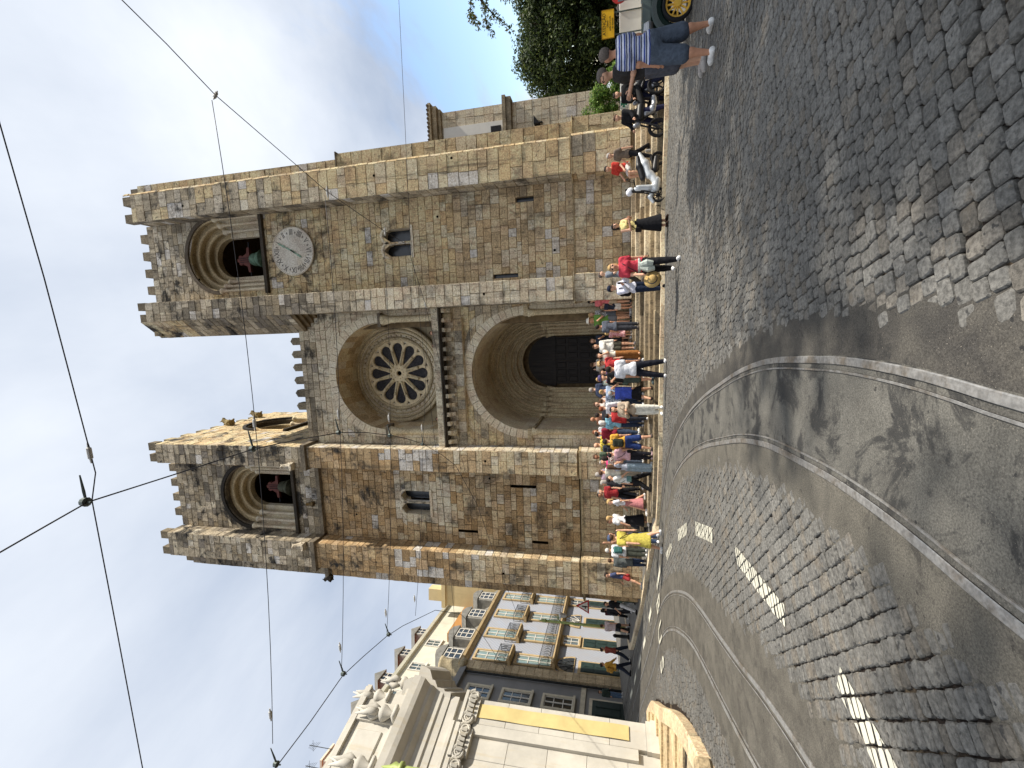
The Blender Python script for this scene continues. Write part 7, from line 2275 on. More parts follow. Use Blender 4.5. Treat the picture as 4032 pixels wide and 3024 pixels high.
# ------------------------------------------------------------------ tram wires
M_WIRE = flat((52, 50, 52), 0.5, 0.5, 0.1, 10)
M_INS = flat((196, 194, 188), 0.4, 0, 0.1, 10)
M_CLAMP = flat((84, 92, 88), 0.5, 0.4, 0.2, 10)
def wire(pts, r, label, clamps=(), sag=0.0):
    """one overhead wire with its insulators"""
    P = []
    for i in range(len(pts) - 1):
        a, b = Vector(pts[i]), Vector(pts[i + 1])
        n = 6 if sag else 1
        for k in range(n):
            t = k / n
            q = a.lerp(b, t); q.z -= sag * 4 * t * (1 - t)
            P.append(q)
    P.append(Vector(pts[-1]))
    m = MB(); m.tube(P, r, 6)
    o = m.build('overhead_wire', M_WIRE, None, True)
    tag(o, label, 'wire', 'overhead tram wires')
    for kind, p, d in clamps:
        c = MB(); p = Vector(p); d = Vector(d).normalized()
        if kind == 'ins':
            c.tube([p - d * 0.10, p - d * 0.06, p - d * 0.05, p + d * 0.05, p + d * 0.06, p + d * 0.10], [0.008, 0.012, 0.022, 0.022, 0.012, 0.008], 8); c.build('insulator', M_INS, o)
        else:
            c.tube([p, p + d * 0.10, p + d * 0.26], [0.010, 0.014, 0.007], 6)
            c.lathe([(0.014, p.z + 0.06), (0.04, p.z + 0.04), (0.045, p.z - 0.01), (0.03, p.z - 0.02)], (p.x, p.y, 0), 10)
            c.tube([p + Vector((0, 0, -0.03)), p + Vector((0, 0, -0.06))], 0.012, 6)
            c.build('wire_clamp', M_CLAMP, o)
C1 = [(-1.66, 0.2), (-1.63, 2.45), (-1.55, 2.77), (-1.47, 3.1), (-1.49, 3.87), (-1.52, 5.13), (-1.61, 5.97), (-1.77, 7.11), (-1.97, 7.95), (-2.28, 8.97), (-2.56, 9.75), (-2.93, 10.65), (-3.57, 11.86), (-4.21, 12.9), (-6.32, 14.9), (-9.5, 17.0), (-14, 20.2)]
wire([(x, y, 6.4) for x, y in C1], 0.0075, 'contact wire curving above the nearer tram track', [('cl', (-1.47, 3.1, 6.42), (0.9, 0.1, 0.25)), ('cl', (-1.52, 5.13, 6.42), (1, 0, 0.2)), ('cl', (-1.77, 7.11, 6.42), (1, 0, 0.2)), ('cl', (-2.28, 8.97, 6.42), (1, 0, 0.2)), ('cl', (-2.93, 10.65, 6.42), (1, 0.3, 0.2))])
C2 = [(-6.1, 1.0), (-6.17, 4.85), (-6.17, 5.62), (-6.11, 6.53), (-6.26, 7.21), (-6.49, 8.11), (-6.76, 8.84), (-7.14, 9.68), (-7.6, 10.7), (-9.0, 12.6), (-11.5, 14.9), (-15, 17.6)]
wire([(x, y, 6.4) for x, y in C2], 0.0075, 'contact wire above the second tram curve, left side', [('cl', (-6.17, 4.9, 6.42), (1, 0, 0.3)), ('cl', (-6.13, 6.6, 6.42), (1, 0, 0.3)), ('cl', (-6.55, 8.25, 6.42), (1, 0, 0.3))])
wire([(9, 2.95, 7.3), (1.95, 3.09, 6.68), (0.61, 3.19, 6.62), (-1.25, 3.28, 6.52), (-1.5, 3.2, 6.5), (-3.0, 3.31, 6.62), (-4.64, 3.38, 6.68), (-11, 3.5, 7.0)], 0.006, 'nearest cross wire spanning the street overhead', [('ins', (-1.05, 3.27, 6.54), (1, 0, 0.05))])
wire([(3.9, 2.5, 6.6), (3.59, 4.27, 6.6), (3.42, 4.74, 6.6), (3.15, 5.37, 6.6), (2.56, 7.67, 6.6), (2.26, 9.77, 6.6), (2.15, 10.93, 6.6), (1.85, 11.07, 6.6), (0.7, 11.81, 6.6), (-0.75, 12.51, 6.6), (-2.4, 13.2, 6.6), (-4.82, 14.31, 6.6)], 0.006, 'backbone wire bending round in front of the clock tower', [('ins', (3.15, 5.37, 6.6), (0.4, 0.3, 0.1)), ('ins', (2.56, 7.67, 6.6), (-1, 0, 0)), ('ins', (2.26, 9.77, 6.6), (-1, 0, 0)), ('ins', (0.7, 11.81, 6.6), (-1, 0.5, 0))])
for k, (a, b, c, lb) in enumerate((((3.03, 5.25), (-1.54, 5.25), (-5.9, 4.95), 'second cross wire, passing over the left bell opening'), ((2.46, 7.51), (-1.79, 7.2), (-6.12, 6.65), 'third cross wire, below the clock'), ((2.22, 9.58), (-2.25, 9.05), (-6.55, 8.3), 'fourth cross wire, across the rose window'), ((0.67, 11.7), (-2.87, 10.75), (-7.1, 9.7), 'fifth cross wire, across the balcony'))):
    wire([(a[0], a[1], 6.55), (b[0], b[1], 6.46), (c[0], c[1], 6.5)], 0.0048, lb, [('ins', (b[0] + 0.35, b[1], 6.465), (1, 0, 0)), ('ins', (c[0] + 0.45, c[1] + 0.02, 6.5), (1, 0, 0))], 0.05)
wire([(14, 12.1, 6.9), (8.24, 11.64, 6.72), (5.14, 11.38, 6.66), (2.57, 11.16, 6.62), (0.01, 11.54, 6.66), (-3.27, 12.12, 6.7), (-6.31, 12.6, 6.72), (-9.35, 13.05, 6.8), (-20, 15.2, 8.5)], 0.0055, 'long cable from the picture top to the white church')
wire([(7.6, 20.0, 6.5), (2.0, 14.2, 6.2), (-6.0, 14.5, 6.2), (-12.3, 18.4, 7.8)], 0.004, 'thin cable low across the portal arch', (), 0.15)

# ------------------------------------------------------------------ trees and shrubs
def leaf_mat(name, ca, cb, cc):
    t = NT(name)
    a = t.n('ShaderNodeAttribute'); a.attribute_name = 'Col'
    t.col(a.outputs['Color'])
    t.b.inputs['Subsurface Weight'].default_value = 0.0
    tr = t.n('ShaderNodeBsdfTranslucent'); t.l(a.outputs['Color'], tr.inputs['Color'])
    mx = t.n('ShaderNodeMixShader'); mx.inputs[0].default_value = 0.28
    out = t.t.nodes['Material Output']
    t.l(t.b.outputs[0], mx.inputs[1]); t.l(tr.outputs[0], mx.inputs[2]); t.l(mx.outputs[0], out.inputs['Surface'])
    return t.set(0.6, 0, 0.25)
M_LEAF = leaf_mat('foliage', 0, 0, 0)
M_BARK = flat((74, 62, 50), 0.95, 0, 0.35, 12)
def leaves(centres, radii, n, size, cols, seed):
    """n leaf quads scattered in clumps"""
    g = np.random.default_rng(seed)
    k = g.integers(0, len(centres), n)
    C_ = np.asarray(centres)[k]; Rr = np.asarray(radii)[k]
    d = g.normal(size=(n, 3)); d /= np.linalg.norm(d, axis=1)[:, None]
    r = g.random(n) ** 0.45
    P_ = C_ + d * (r * Rr)[:, None] * np.array((1, 1, 0.8))
    nrm = d * 0.6 + g.normal(size=(n, 3)) * 0.6 + np.array((0, 0, 0.4)); nrm /= np.linalg.norm(nrm, axis=1)[:, None]
    u = np.cross(nrm, g.normal(size=(n, 3))); u /= np.linalg.norm(u, axis=1)[:, None]
    w = np.cross(nrm, u)
    s = size * g.uniform(0.6, 1.4, n)[:, None]
    v = np.stack([P_ - u * s, P_ + w * s * 0.45 - u * s * 0.1, P_ + u * s, P_ - w * s * 0.45 - u * s * 0.1], 1).reshape(-1, 3)
    f = np.arange(4 * n).reshape(n, 4)
    cl = np.asarray(cols)[g.integers(0, len(cols), n)] * g.uniform(0.7, 1.25, n)[:, None]
    return v, f, cl
def clumps(c, rad, n, cr, seed, shell=0.55):
    g = random.Random(seed); out = []; rr_ = []
    for _ in range(n):
        while True:
            d = Vector((g.gauss(0, 1), g.gauss(0, 1), g.gauss(0, 1))).normalized()
            t = shell + (1 - shell) * g.random()
            p = Vector((c[0] + d.x * rad[0] * t, c[1] + d.y * rad[1] * t, c[2] + d.z * rad[2] * t))
            if p.z > 0.3: break
        out.append(tuple(p)); rr_.append(cr * g.uniform(0.6, 1.3))
    return out, rr_
def crown_obj(name, v, f, c, parent):
    me = bpy.data.meshes.new(name); me.from_pydata(v.tolist(), [], f.tolist()); me.materials.append(M_LEAF); set_cols(me, c); me.update()
    o = bpy.data.objects.new(name, me); COL.objects.link(o)
    attach(o, parent)
    return o
EVER = [lin(c) for c in ((44, 58, 34), (58, 74, 40), (76, 92, 48), (36, 48, 30), (92, 104, 54), (66, 78, 46))]
def tree(x, y, z, crown_c, rad, ncl, cr, nl, size, cols, label, seed, limbs=5, lean=(0, 0)):
    t = thing('tree', (x, y, z), label, 'tree', 'trees behind the hoarding')
    g = random.Random(seed)
    tr = MB()
    top = Vector(crown_c)
    tr.tube([(x, y, z - 0.2), (x + 0.1, y, z + (top.z - z) * 0.4), tuple(top.lerp(Vector((x, y, z)), 0.2)), tuple(top)], [0.32, 0.25, 0.2, 0.08], 9)
    cs_, rs_ = clumps(crown_c, rad, ncl, cr, seed)
    for k in range(limbs * 3):
        e_ = Vector(cs_[g.randrange(len(cs_))])
        s_ = Vector((x, y, z)).lerp(top, g.uniform(0.25, 0.85))
        mid = s_.lerp(e_, 0.5) + Vector((g.uniform(-.4, .4), g.uniform(-.4, .4), g.uniform(0, .5)))
        tr.tube([s_, mid, e_], [0.12, 0.07, 0.02], 6)
    tr.build('trunk', M_BARK, t)
    v, f, c = leaves(cs_, rs_, nl, size, cols, seed)
    crown_obj('crown', v, f, c, t)
    return t
tree(17.2, 31.0, -0.5, (17.0, 30.8, 4.0), (3.0, 2.6, 3.6), 120, 0.9, 46000, 0.10, EVER, 'dark evergreen tree touching the stone wing', 31)
tree(20.8, 30.5, -0.5, (20.8, 30.2, 4.0), (3.2, 2.8, 3.5), 120, 0.95, 46000, 0.10, EVER, 'dark evergreen tree behind the yellow sign', 32)
tree(25.0, 31.0, -0.5, (25.0, 30.8, 4.2), (3.4, 2.8, 3.8), 100, 1.0, 32000, 0.11, EVER, 'evergreen tree at the picture edge above the no entry sign', 33)
# sunlit shrub over the wall
SHR = [lin(c) for c in ((92, 128, 54), (118, 150, 66), (70, 104, 44), (140, 164, 80))]
sb = thing('shrub', (9.5, 21.3, -0.2), 'bright green shrub spilling over the wall beside the tower base', 'shrub')
cs_ = []; rs_ = []
for k in range(46):
    g = random.Random(100 + k); u = g.random()
    x_ = 8.45 + 2.3 * u; zt = 3.05 - 1.75 * u
    cs_.append((x_, 21.2 + g.uniform(-.3, .4), g.uniform(0.6, zt))); rs_.append(g.uniform(0.22, 0.42))
v, f, c = leaves(cs_, rs_, 15000, 0.05, SHR, 77); crown_obj('foliage', v, f, c, sb)
m = MB()
for k in range(9): m.tube([(9.5 + 0.2 * (k - 4), 21.4, -0.3), (9.4 + 0.22 * (k - 4), 21.3, 1.0), (9.3 + 0.28 * (k - 4), 21.2, 1.2 + 0.15 * (8 - k))], [0.03, 0.025, 0.01], 5)
m.build('stem', M_BARK, sb)
# plane tree at the right of the square; its crown shades the foreground, one twig reaches into view
PL = [lin(c) for c in ((96, 108, 62), (78, 92, 52), (116, 124, 74), (132, 112, 66))]
pt_ = thing('tree', (12.6, 4.6, -0.2), 'tree beside the square with one leafy twig hanging into view', 'tree')
tr = MB(); tr.tube([(12.6, 4.6, -0.3), (12.5, 4.8, 2.2), (12.3, 5.0, 4.5), (12.2, 5.2, 7.5)], [0.36, 0.3, 0.24, 0.12], 10)
twig = [(12.3, 5.2, 4.6), (11.2, 8.2, 5.6), (9.7, 11.2, 5.6), (8.55, 12.2, 5.0), (7.95, 12.4, 4.45), (7.6, 12.45, 4.05)]
tr.tube(twig, [0.12, 0.08, 0.05, 0.025, 0.015, 0.006], 6)
tw2 = [[(8.55, 12.2, 5.0), (8.0, 12.3, 5.05), (7.75, 12.3, 4.9)], [(8.2, 12.3, 4.7), (7.75, 12.3, 4.65), (7.5, 12.35, 4.5)], [(8.6, 12.2, 5.0), (8.45, 12.3, 4.5), (8.3, 12.4, 4.1)], [(9.0, 11.9, 5.2), (8.9, 12.1, 4.75), (8.8, 12.2, 4.5)]]
for q in tw2: tr.tube(q, [0.014, 0.009, 0.004], 5)
cs_, rs_ = clumps((13.6, 8.2, 8.0), (3.6, 3.4, 2.4), 40, 0.9, 9, 0.35)
gq = random.Random(3)
for k in range(16):
    e_ = Vector(cs_[k * 2]); tr.tube([(12.3, 5.0, 4.5 + 0.15 * k), Vector((12.3, 5.0, 5.5)).lerp(e_, 0.5) + Vector((0, 0, 0.4)), e_], [0.1, 0.06, 0.015], 6)
tr.build('trunk', M_BARK, pt_)
v, f, c = leaves(cs_, rs_, 9000, 0.12, PL, 5); crown_obj('crown', v, f, c, pt_)
tc_ = []; tr_ = []
for q in tw2 + [twig[2:]]:
    for i in range(len(q) - 1):
        for t in (0.0, 0.33, 0.66, 1.0):
            tc_.append(tuple(Vector(q[i]).lerp(Vector(q[i + 1]), t))); tr_.append(0.15)
v, f, c = leaves(tc_, tr_, 900, 0.045, PL, 6); crown_obj('twig_leaves', v, f, c, pt_)

# unseen tall tree, added so its thin high crown dapples the near setts
tt = thing('tree', (20.5, 1.5, -0.3), 'unseen tall tree added to dapple the near setts with thin shade', 'tree')
tr = MB(); tr.tube([(20.5, 1.5, -0.4), (20.4, 1.6, 5), (20.2, 1.8, 10), (20.0, 2.0, 16.5)], [0.5, 0.4, 0.3, 0.1], 10)
cs_, rs_ = clumps((19.0, 1.6, 16.5), (4.8, 6.4, 3.2), 80, 1.25, 19, 0.2)
for k in range(20):
    e_ = Vector(cs_[k * 4]); tr.tube([(20.2, 1.8, 9 + 0.35 * k), Vector((20.2, 1.8, 12)).lerp(e_, 0.5) + Vector((0, 0, 0.4)), e_], [0.12, 0.07, 0.02], 6)
tr.build('trunk', M_BARK, tt)
v, f, c = leaves(cs_, rs_, 11500, 0.17, PL, 15); crown_obj('crown', v, f, c, tt)

# ------------------------------------------------------------------ hoarding and signs on the right
hb = thing('hoarding', (10.5, 20.5, -0.4), 'low white panelled hoarding with cream ledge below the shrub', 'hoarding')
M_HOARD = plaster('white_panel', (222, 220, 214), 0.2)
x = 8.35; k = 0
while x < 17.5:
    m = MB(); m.bev(x + 0.01, x + 0.99, 20.46, 20.54, -0.35, 1.16, 0.012); m.build('panel', M_HOARD, hb)
    m = MB(); m.box(x - 0.03, x + 0.03, 20.43, 20.47, -0.4, 1.14); m.build('batten', M_HOARD, hb); x += 1.0
m = MB(); m.col = lin((206, 190, 150)); m.bev(8.2, 17.5, 20.0, 20.44, -0.6, -0.18, 0.03); m.build('ledge', M_KERB, hb, cols=True)
m = MB(); m.col = lin((196, 182, 146)); m.bev(8.2, 17.5, 19.3, 20.02, -0.6, -0.36, 0.03); m.build('ledge_step', M_KERB, hb, cols=True)
def sign_panel(name, x, y, z, w, h, col, label, cat='sign', border=None):
    t = thing(name, (x, y, z - h / 2), label, cat)
    m = MB(); m.box(x - w / 2, x + w / 2, y, y + 0.02, z - h / 2, z + h / 2); m.build('plate', flat(col, 0.5, 0, 0.05, 5), t)
    if border:
        m = MB()
        for a, b, c_, d in ((-w / 2, w / 2, h / 2 - 0.02, h / 2), (-w / 2, w / 2, -h / 2, -h / 2 + 0.02), (-w / 2, -w / 2 + 0.02, -h / 2, h / 2), (w / 2 - 0.02, w / 2, -h / 2, h / 2)):
            m.box(x + a, x + b, y - 0.006, y - 0.001, z + c_, z + d)
        m.build('border', flat(border, 0.5), t)
    return t
def FM(x, y, z): return frame((x, y, z), (1, 0, 0), (0, 0, 1), (0, -1, 0))
M_BLK = flat((26, 24, 22), 0.6, 0, 0.05, 5)
t = sign_panel('warning_sign', 11.72, 20.0, 1.62, 1.05, 0.50, (232, 178, 26), 'yellow works warning sign with black lettering above the hoarding', border=(150, 110, 20))
for s_, z_, sz in (('ATENÇÃO', 1.76, 0.17), ('Obras', 1.63, 0.10), ('saída e entrada', 1.54, 0.09), ('de viaturas', 1.44, 0.09)):
    text_mesh('lettering', s_, sz, M_BLK, FM(11.72, 19.992, z_), t, 0.002)
m = MB()
for dx_ in (-0.4, 0.4): m.tube([(11.72 + dx_, 20.05, -0.5), (11.72 + dx_, 20.05, 1.8)], 0.025, 6)
m.build('stand', M_CLAMP, t)
t = sign_panel('emergency_sign', 8.85, 20.40, 1.02, 0.30, 0.30, (40, 112, 84), 'green assembly point sign with white arrows on the hoarding', border=(224, 228, 224))
m = MB()
for sx in (-1, 1):
    for sz in (-1, 1):
        m.prism([(8.85 + sx * 0.03, 1.02 + sz * 0.03), (8.85 + sx * 0.12, 1.02 + sz * 0.07), (8.85 + sx * 0.12, 1.02 + sz * 0.12), (8.85 + sx * 0.07, 1.02 + sz * 0.12)], 'Y', 20.392, 20.397)
recalc(m.build('arrows', M_WHITE, t)); 
t = sign_panel('prohibition_sign', 9.22, 20.40, 1.0, 0.26, 0.34, (226, 226, 222), 'white notice with red prohibition ring on the hoarding')
m = MB(); m.tube([(9.22 + 0.09 * math.cos(a), 20.39, 1.03 + 0.09 * math.sin(a)) for a in [i * PI / 12 for i in range(25)]], 0.012, 5); m.tube([(9.16, 20.39, 1.09), (9.28, 20.39, 0.97)], 0.01, 5); m.build('red_ring', flat((190, 40, 40), 0.5), t)
t = thing('no_entry_sign', (12.62, 19.9, -0.4), 'round red no entry sign at the upper right edge', 'road sign')
m = MB(); m.lathe([(0.30, 19.9), (0.30, 19.93)], (12.62, 0, 1.17), 28, 'Y'); m.build('disc', flat((176, 44, 40), 0.5, 0, 0.15, 4), t)
m = MB(); m.box(12.42, 12.82, 19.885, 19.898, 1.11, 1.23); m.build('bar', M_WHITE, t)
m = MB(); m.tube([(12.62, 19.96, -0.5), (12.62, 19.96, 1.5)], 0.03, 8); m.build('pole', M_CLAMP, t)

# ------------------------------------------------------------------ street furniture on the left
t = thing('waste_container', (-12.2, 20.3, gz(-12.2, 20.3) + 0.12), 'dark green wheeled waste container against the left tower', 'bin')
M_BING = flat((44, 66, 52), 0.55, 0, 0.15, 4)
zb_ = gz(-12.2, 20.3) + 0.12
m = MB(); m.M = Matrix.Translation((-12.25, 20.1, zb_)) @ Matrix.Rotation(R(25), 4, 'Z')
m.prism([(-0.32, 0.08), (0.30, 0.08), (0.38, 0.74), (-0.40, 0.62)], 'X', -0.5, 0.5); recalc(m.build('body', M_BING, t))
m = MB(); m.M = Matrix.Translation((-12.25, 20.1, zb_)) @ Matrix.Rotation(R(25), 4, 'Z')
m.prism([(-0.44, 0.62), (0.42, 0.75), (0.30, 0.92), (-0.2, 0.88), (-0.42, 0.72)], 'X', -0.53, 0.53); recalc(m.build('lid', M_BING, t))
for sx in (-0.4, 0.4):
    for sy in (-0.22, 0.22):
        m = MB(); m.M = Matrix.Translation((-12.25, 20.1, zb_)) @ Matrix.Rotation(R(25), 4, 'Z'); m.lathe([(0.07, sx - 0.02), (0.07, sx + 0.02)], (0, sy, 0.07), 12, 'X'); m.build('wheel', M_BLK, t)
# triangular warning sign
sx_, sy_ = -14.05, 21.3; sz_ = gz(sx_, sy_) + 0.12
t = thing('triangle_sign', (sx_, sy_, sz_), 'triangular red bordered traffic sign on a white pole', 'road sign')
m = MB(); m.tube([(sx_, sy_, sz_), (sx_, sy_, 3.5)], 0.032, 8); m.build('pole', M_INS, t)
def tri(r): return [(sx_ + r * math.sin(a), 3.12 + r * math.cos(a)) for a in (0, 2 * PI / 3, 4 * PI / 3)]
m = MB(); m.prism(tri(0.44), 'Y', sy_ - 0.05, sy_ - 0.035); recalc(m.build('border', flat((170, 44, 40), 0.5), t))
m = MB(); m.prism(tri(0.31), 'Y', sy_ - 0.058, sy_ - 0.052); recalc(m.build('plate', M_WHITE, t))
m = MB(); m.box(sx_ - 0.03, sx_ + 0.03, sy_ - 0.066, sy_ - 0.06, 2.98, 3.26); m.box(sx_ - 0.11, sx_ + 0.02, sy_ - 0.066, sy_ - 0.06, 3.06, 3.11); m.build('symbol', M_BLK, t)
for x_, y_, lb in ((-16.0, 22.55, 'short black bollard nearer the pink shirt'), (-16.45, 22.6, 'short black bollard at the kerb corner')):
    zb_ = gz(x_, y_) + 0.12
    t = thing('bollard', (x_, y_, zb_), lb, 'bollard', 'black bollards at the corner')
    m = MB(); m.lathe([(0.12, zb_), (0.12, zb_ + 0.06), (0.085, zb_ + 0.1), (0.08, zb_ + 0.68), (0.1, zb_ + 0.7)], (x_, y_, 0), 12); m.build('shaft', M_BLK, t, True)
    m = MB(); m.lathe([(0.1, zb_ + 0.7), (0.09, zb_ + 0.76), (0.05, zb_ + 0.82), (0.01, zb_ + 0.84)], (x_, y_, 0), 12); m.build('head', M_BLK, t, True)
# lamp posts
M_LAMPG = flat((150, 162, 96), 0.5, 0.1, 0.1, 5)
def lamp(x, y, ztop, label, r=0.09, lantern=True):
    z0 = gz(x, y)
    t = thing('lamp_post', (x, y, z0), label, 'lamp post', 'green lamp posts')
    m = MB(); m.lathe([(r * 2.2, z0), (r * 2.2, z0 + 0.4), (r * 1.4, z0 + 0.6), (r * 1.1, z0 + 1.0), (r, z0 + 1.1), (r * 0.75, ztop - 0.5)], (x, y, 0), 12); m.build('shaft', M_LAMPG, t, True)
    m = MB(); m.lathe([(r * 0.75, ztop - 0.5), (r * 1.3, ztop - 0.48), (r * 1.3, ztop - 0.42), (r * 0.8, ztop - 0.38), (r * 1.1, ztop - 0.3), (r * 0.5, ztop - 0.2), (0.005, ztop)], (x, y, 0), 12); m.build('finial', M_LAMPG, t, True)
    if lantern:
        m = MB(); m.tube([(x, y, ztop - 1.4), (x + 0.35, y - 0.1, ztop - 1.2), (x + 0.6, y - 0.2, ztop - 1.3)], 0.03, 6); m.build('bracket', M_LAMPG, t)
        m = MB(); m.lathe([(0.08, ztop - 1.75), (0.16, ztop - 1.4), (0.05, ztop - 1.3)], (x + 0.6, y - 0.2, 0), 8); m.build('lantern', M_INS, t)
lamp(-8.75, 7.3, 6.28, 'yellow green lamp post tip at the left edge beside the white church', 0.11, False)
lamp(-17.7, 25.0, 6.2, 'pale green lamp post in front of the tiled house', 0.085, True)

# ------------------------------------------------------------------ scooter, motorbikes, old car
def place(parent, M, vf, name, mat):
    return pmesh(name, vf, mat, parent, M)
M_TYRE = flat((26, 26, 28), 0.85, 0, 0.15, 20)
M_BLKP = flat((30, 30, 32), 0.45, 0, 0.1, 10)
M_SILV = flat((206, 210, 212), 0.3, 0.25, 0.05, 6, spec=0.5)
M_ALU = flat((150, 152, 156), 0.35, 0.7, 0.1, 10)
def wheel(parent, y, z, r, w, spokes, rim_mat, name='wheel', x0=0.0):
    m = MB()
    n = 28; rt_ = r * 0.16
    prof = [(r - rt_ * 1.3, -w * 0.42), (r - rt_ * 0.5, -w * 0.5), (r, -w * 0.25), (r, w * 0.25), (r - rt_ * 0.5, w * 0.5), (r - rt_ * 1.3, w * 0.42)]
    vs = []; fs = []
    for i in range(n):
        a = 2 * PI * i / n
        for rad, h in prof: vs.append((x0 + h, y + rad * math.cos(a), z + rad * math.sin(a)))
    k = len(prof)
    for i in range(n):
        for j in range(k):
            fs.append((i * k + j, i * k + (j + 1) % k, ((i + 1) % n) * k + (j + 1) % k, ((i + 1) % n) * k + j))
    m.add(vs, fs); o = recalc(m.build(name, M_TYRE, None, True)); o.parent = parent
    s = MB()
    s.tube([(x0, y + (r - rt_ * 1.4) * math.cos(2 * PI * i / 24), z + (r - rt_ * 1.4) * math.sin(2 * PI * i / 24)) for i in range(25)], w * 0.3, 6)
    for i in range(spokes):
        a = 2 * PI * i / spokes
        s.tube([(x0, y, z), (x0, y + (r - rt_ * 1.4) * math.cos(a), z + (r - rt_ * 1.4) * math.sin(a))], [w * 0.2, w * 0.12], 5)
    s.lathe([(r * 0.2, x0 - w * 0.35), (r * 0.2, x0 + w * 0.35)], (0, y, z), 12, 'X')
    q = s.build('rim', rim_mat, None); q.parent = o
    return o
# scooter: local +y is forward
sc = thing('scooter', (4.64, 16.05, gz(4.64, 16.1)), 'silver white scooter with black seat parked at the foot of the steps', 'scooter', None, R(100))
I4 = Matrix.Identity(4)
wheel(sc, -0.58, 0.23, 0.23, 0.12, 5, M_BLKP); wheel(sc, 0.62, 0.24, 0.24, 0.11, 8, M_BLKP)
c_ = 0.018
place(sc, I4, blob([((0, -0.80, 0.80), 0.05, (0, -0.45, 0.66), 0.13, 1.0), ((0, -0.45, 0.62), 0.13, (0, -0.05, 0.52), 0.11, 1.0), ((0, -0.1, 0.46), 0.11, (0, 0.2, 0.30), 0.13, 1.0)], c_, 0.05), 'rear_fairing', M_SILV)
place(sc, I4, blob([((0, 0.36, 0.42), 0.13, (0, 0.34, 0.85), 0.15, 0.6), ((0, 0.42, 0.55), 0.12, (0, 0.40, 0.92), 0.10, 0.7), ((0, 0.15, 0.29), 0.13, (0, 0.40, 0.33), 0.13, 1.0)], c_, 0.05), 'front_fairing', M_SILV)
place(sc, I4, blob([((0, 0.48, 0.40), 0.07, (0, 0.66, 0.50), 0.075, 1.0), ((0, 0.66, 0.50), 0.075, (0, 0.84, 0.40), 0.05, 1.0)], c_, 0.03), 'front_mudguard', M_SILV)
place(sc, I4, blob([((0, -0.68, 0.86), 0.07, (0, -0.38, 0.83), 0.11, 1.0), ((0, -0.38, 0.80), 0.11, (0, 0.02, 0.72), 0.09, 1.0)], c_, 0.05), 'seat', M_BLKP)
place(sc, I4, blob([((0, -0.62, 0.28), 0.08, (0, -0.25, 0.32), 0.12, 1.0), ((0.1, -0.75, 0.35), 0.05, (0.1, -0.35, 0.3), 0.06, 1.0)], c_, 0.03), 'engine', M_BLKP)
place(sc, I4, blob([((0, 0.47, 0.72), 0.07, (0, 0.40, 1.0), 0.08, 0.8)], c_, 0.03), 'windshield_cowl', M_BLKP)
place(sc, I4, blob([((0.12, 0.36, 1.10), 0.12, (0.12, 0.40, 1.13), 0.12, 1.0)], c_, 0.02, [(2, -1, 1.02)]), 'helmet', flat((228, 230, 236), 0.25, 0, 0.05, 5))
m = MB(); m.tube([(-0.34, 0.22, 1.02), (-0.2, 0.30, 0.98), (0, 0.36, 0.94), (0.2, 0.30, 0.98), (0.34, 0.22, 1.02)], 0.018, 6); o = m.build('handlebar', M_BLKP, None); o.parent = sc
for sx in (-1, 1):
    m = MB(); m.tube([(sx * 0.24, 0.26, 1.0), (sx * 0.30, 0.24, 1.15), (sx * 0.32, 0.2, 1.2)], 0.01, 5); m.bev(sx * 0.36 - 0.06, sx * 0.36 + 0.06, 0.17, 0.20, 1.18, 1.27, 0.02); o = m.build('mirror', M_BLKP, None); o.parent = sc
m = MB(); m.tube([(0.07, 0.40, 0.9), (0.07, 0.62, 0.24)], 0.025, 6); m.tube([(-0.07, 0.40, 0.9), (-0.07, 0.62, 0.24)], 0.025, 6); o = m.build('fork', M_BLKP, None); o.parent = sc
m = MB(); m.bev(-0.06, 0.06, -0.90, -0.87, 0.45, 0.62, 0.01); o = m.build('number_plate', M_INS, None); o.parent = sc
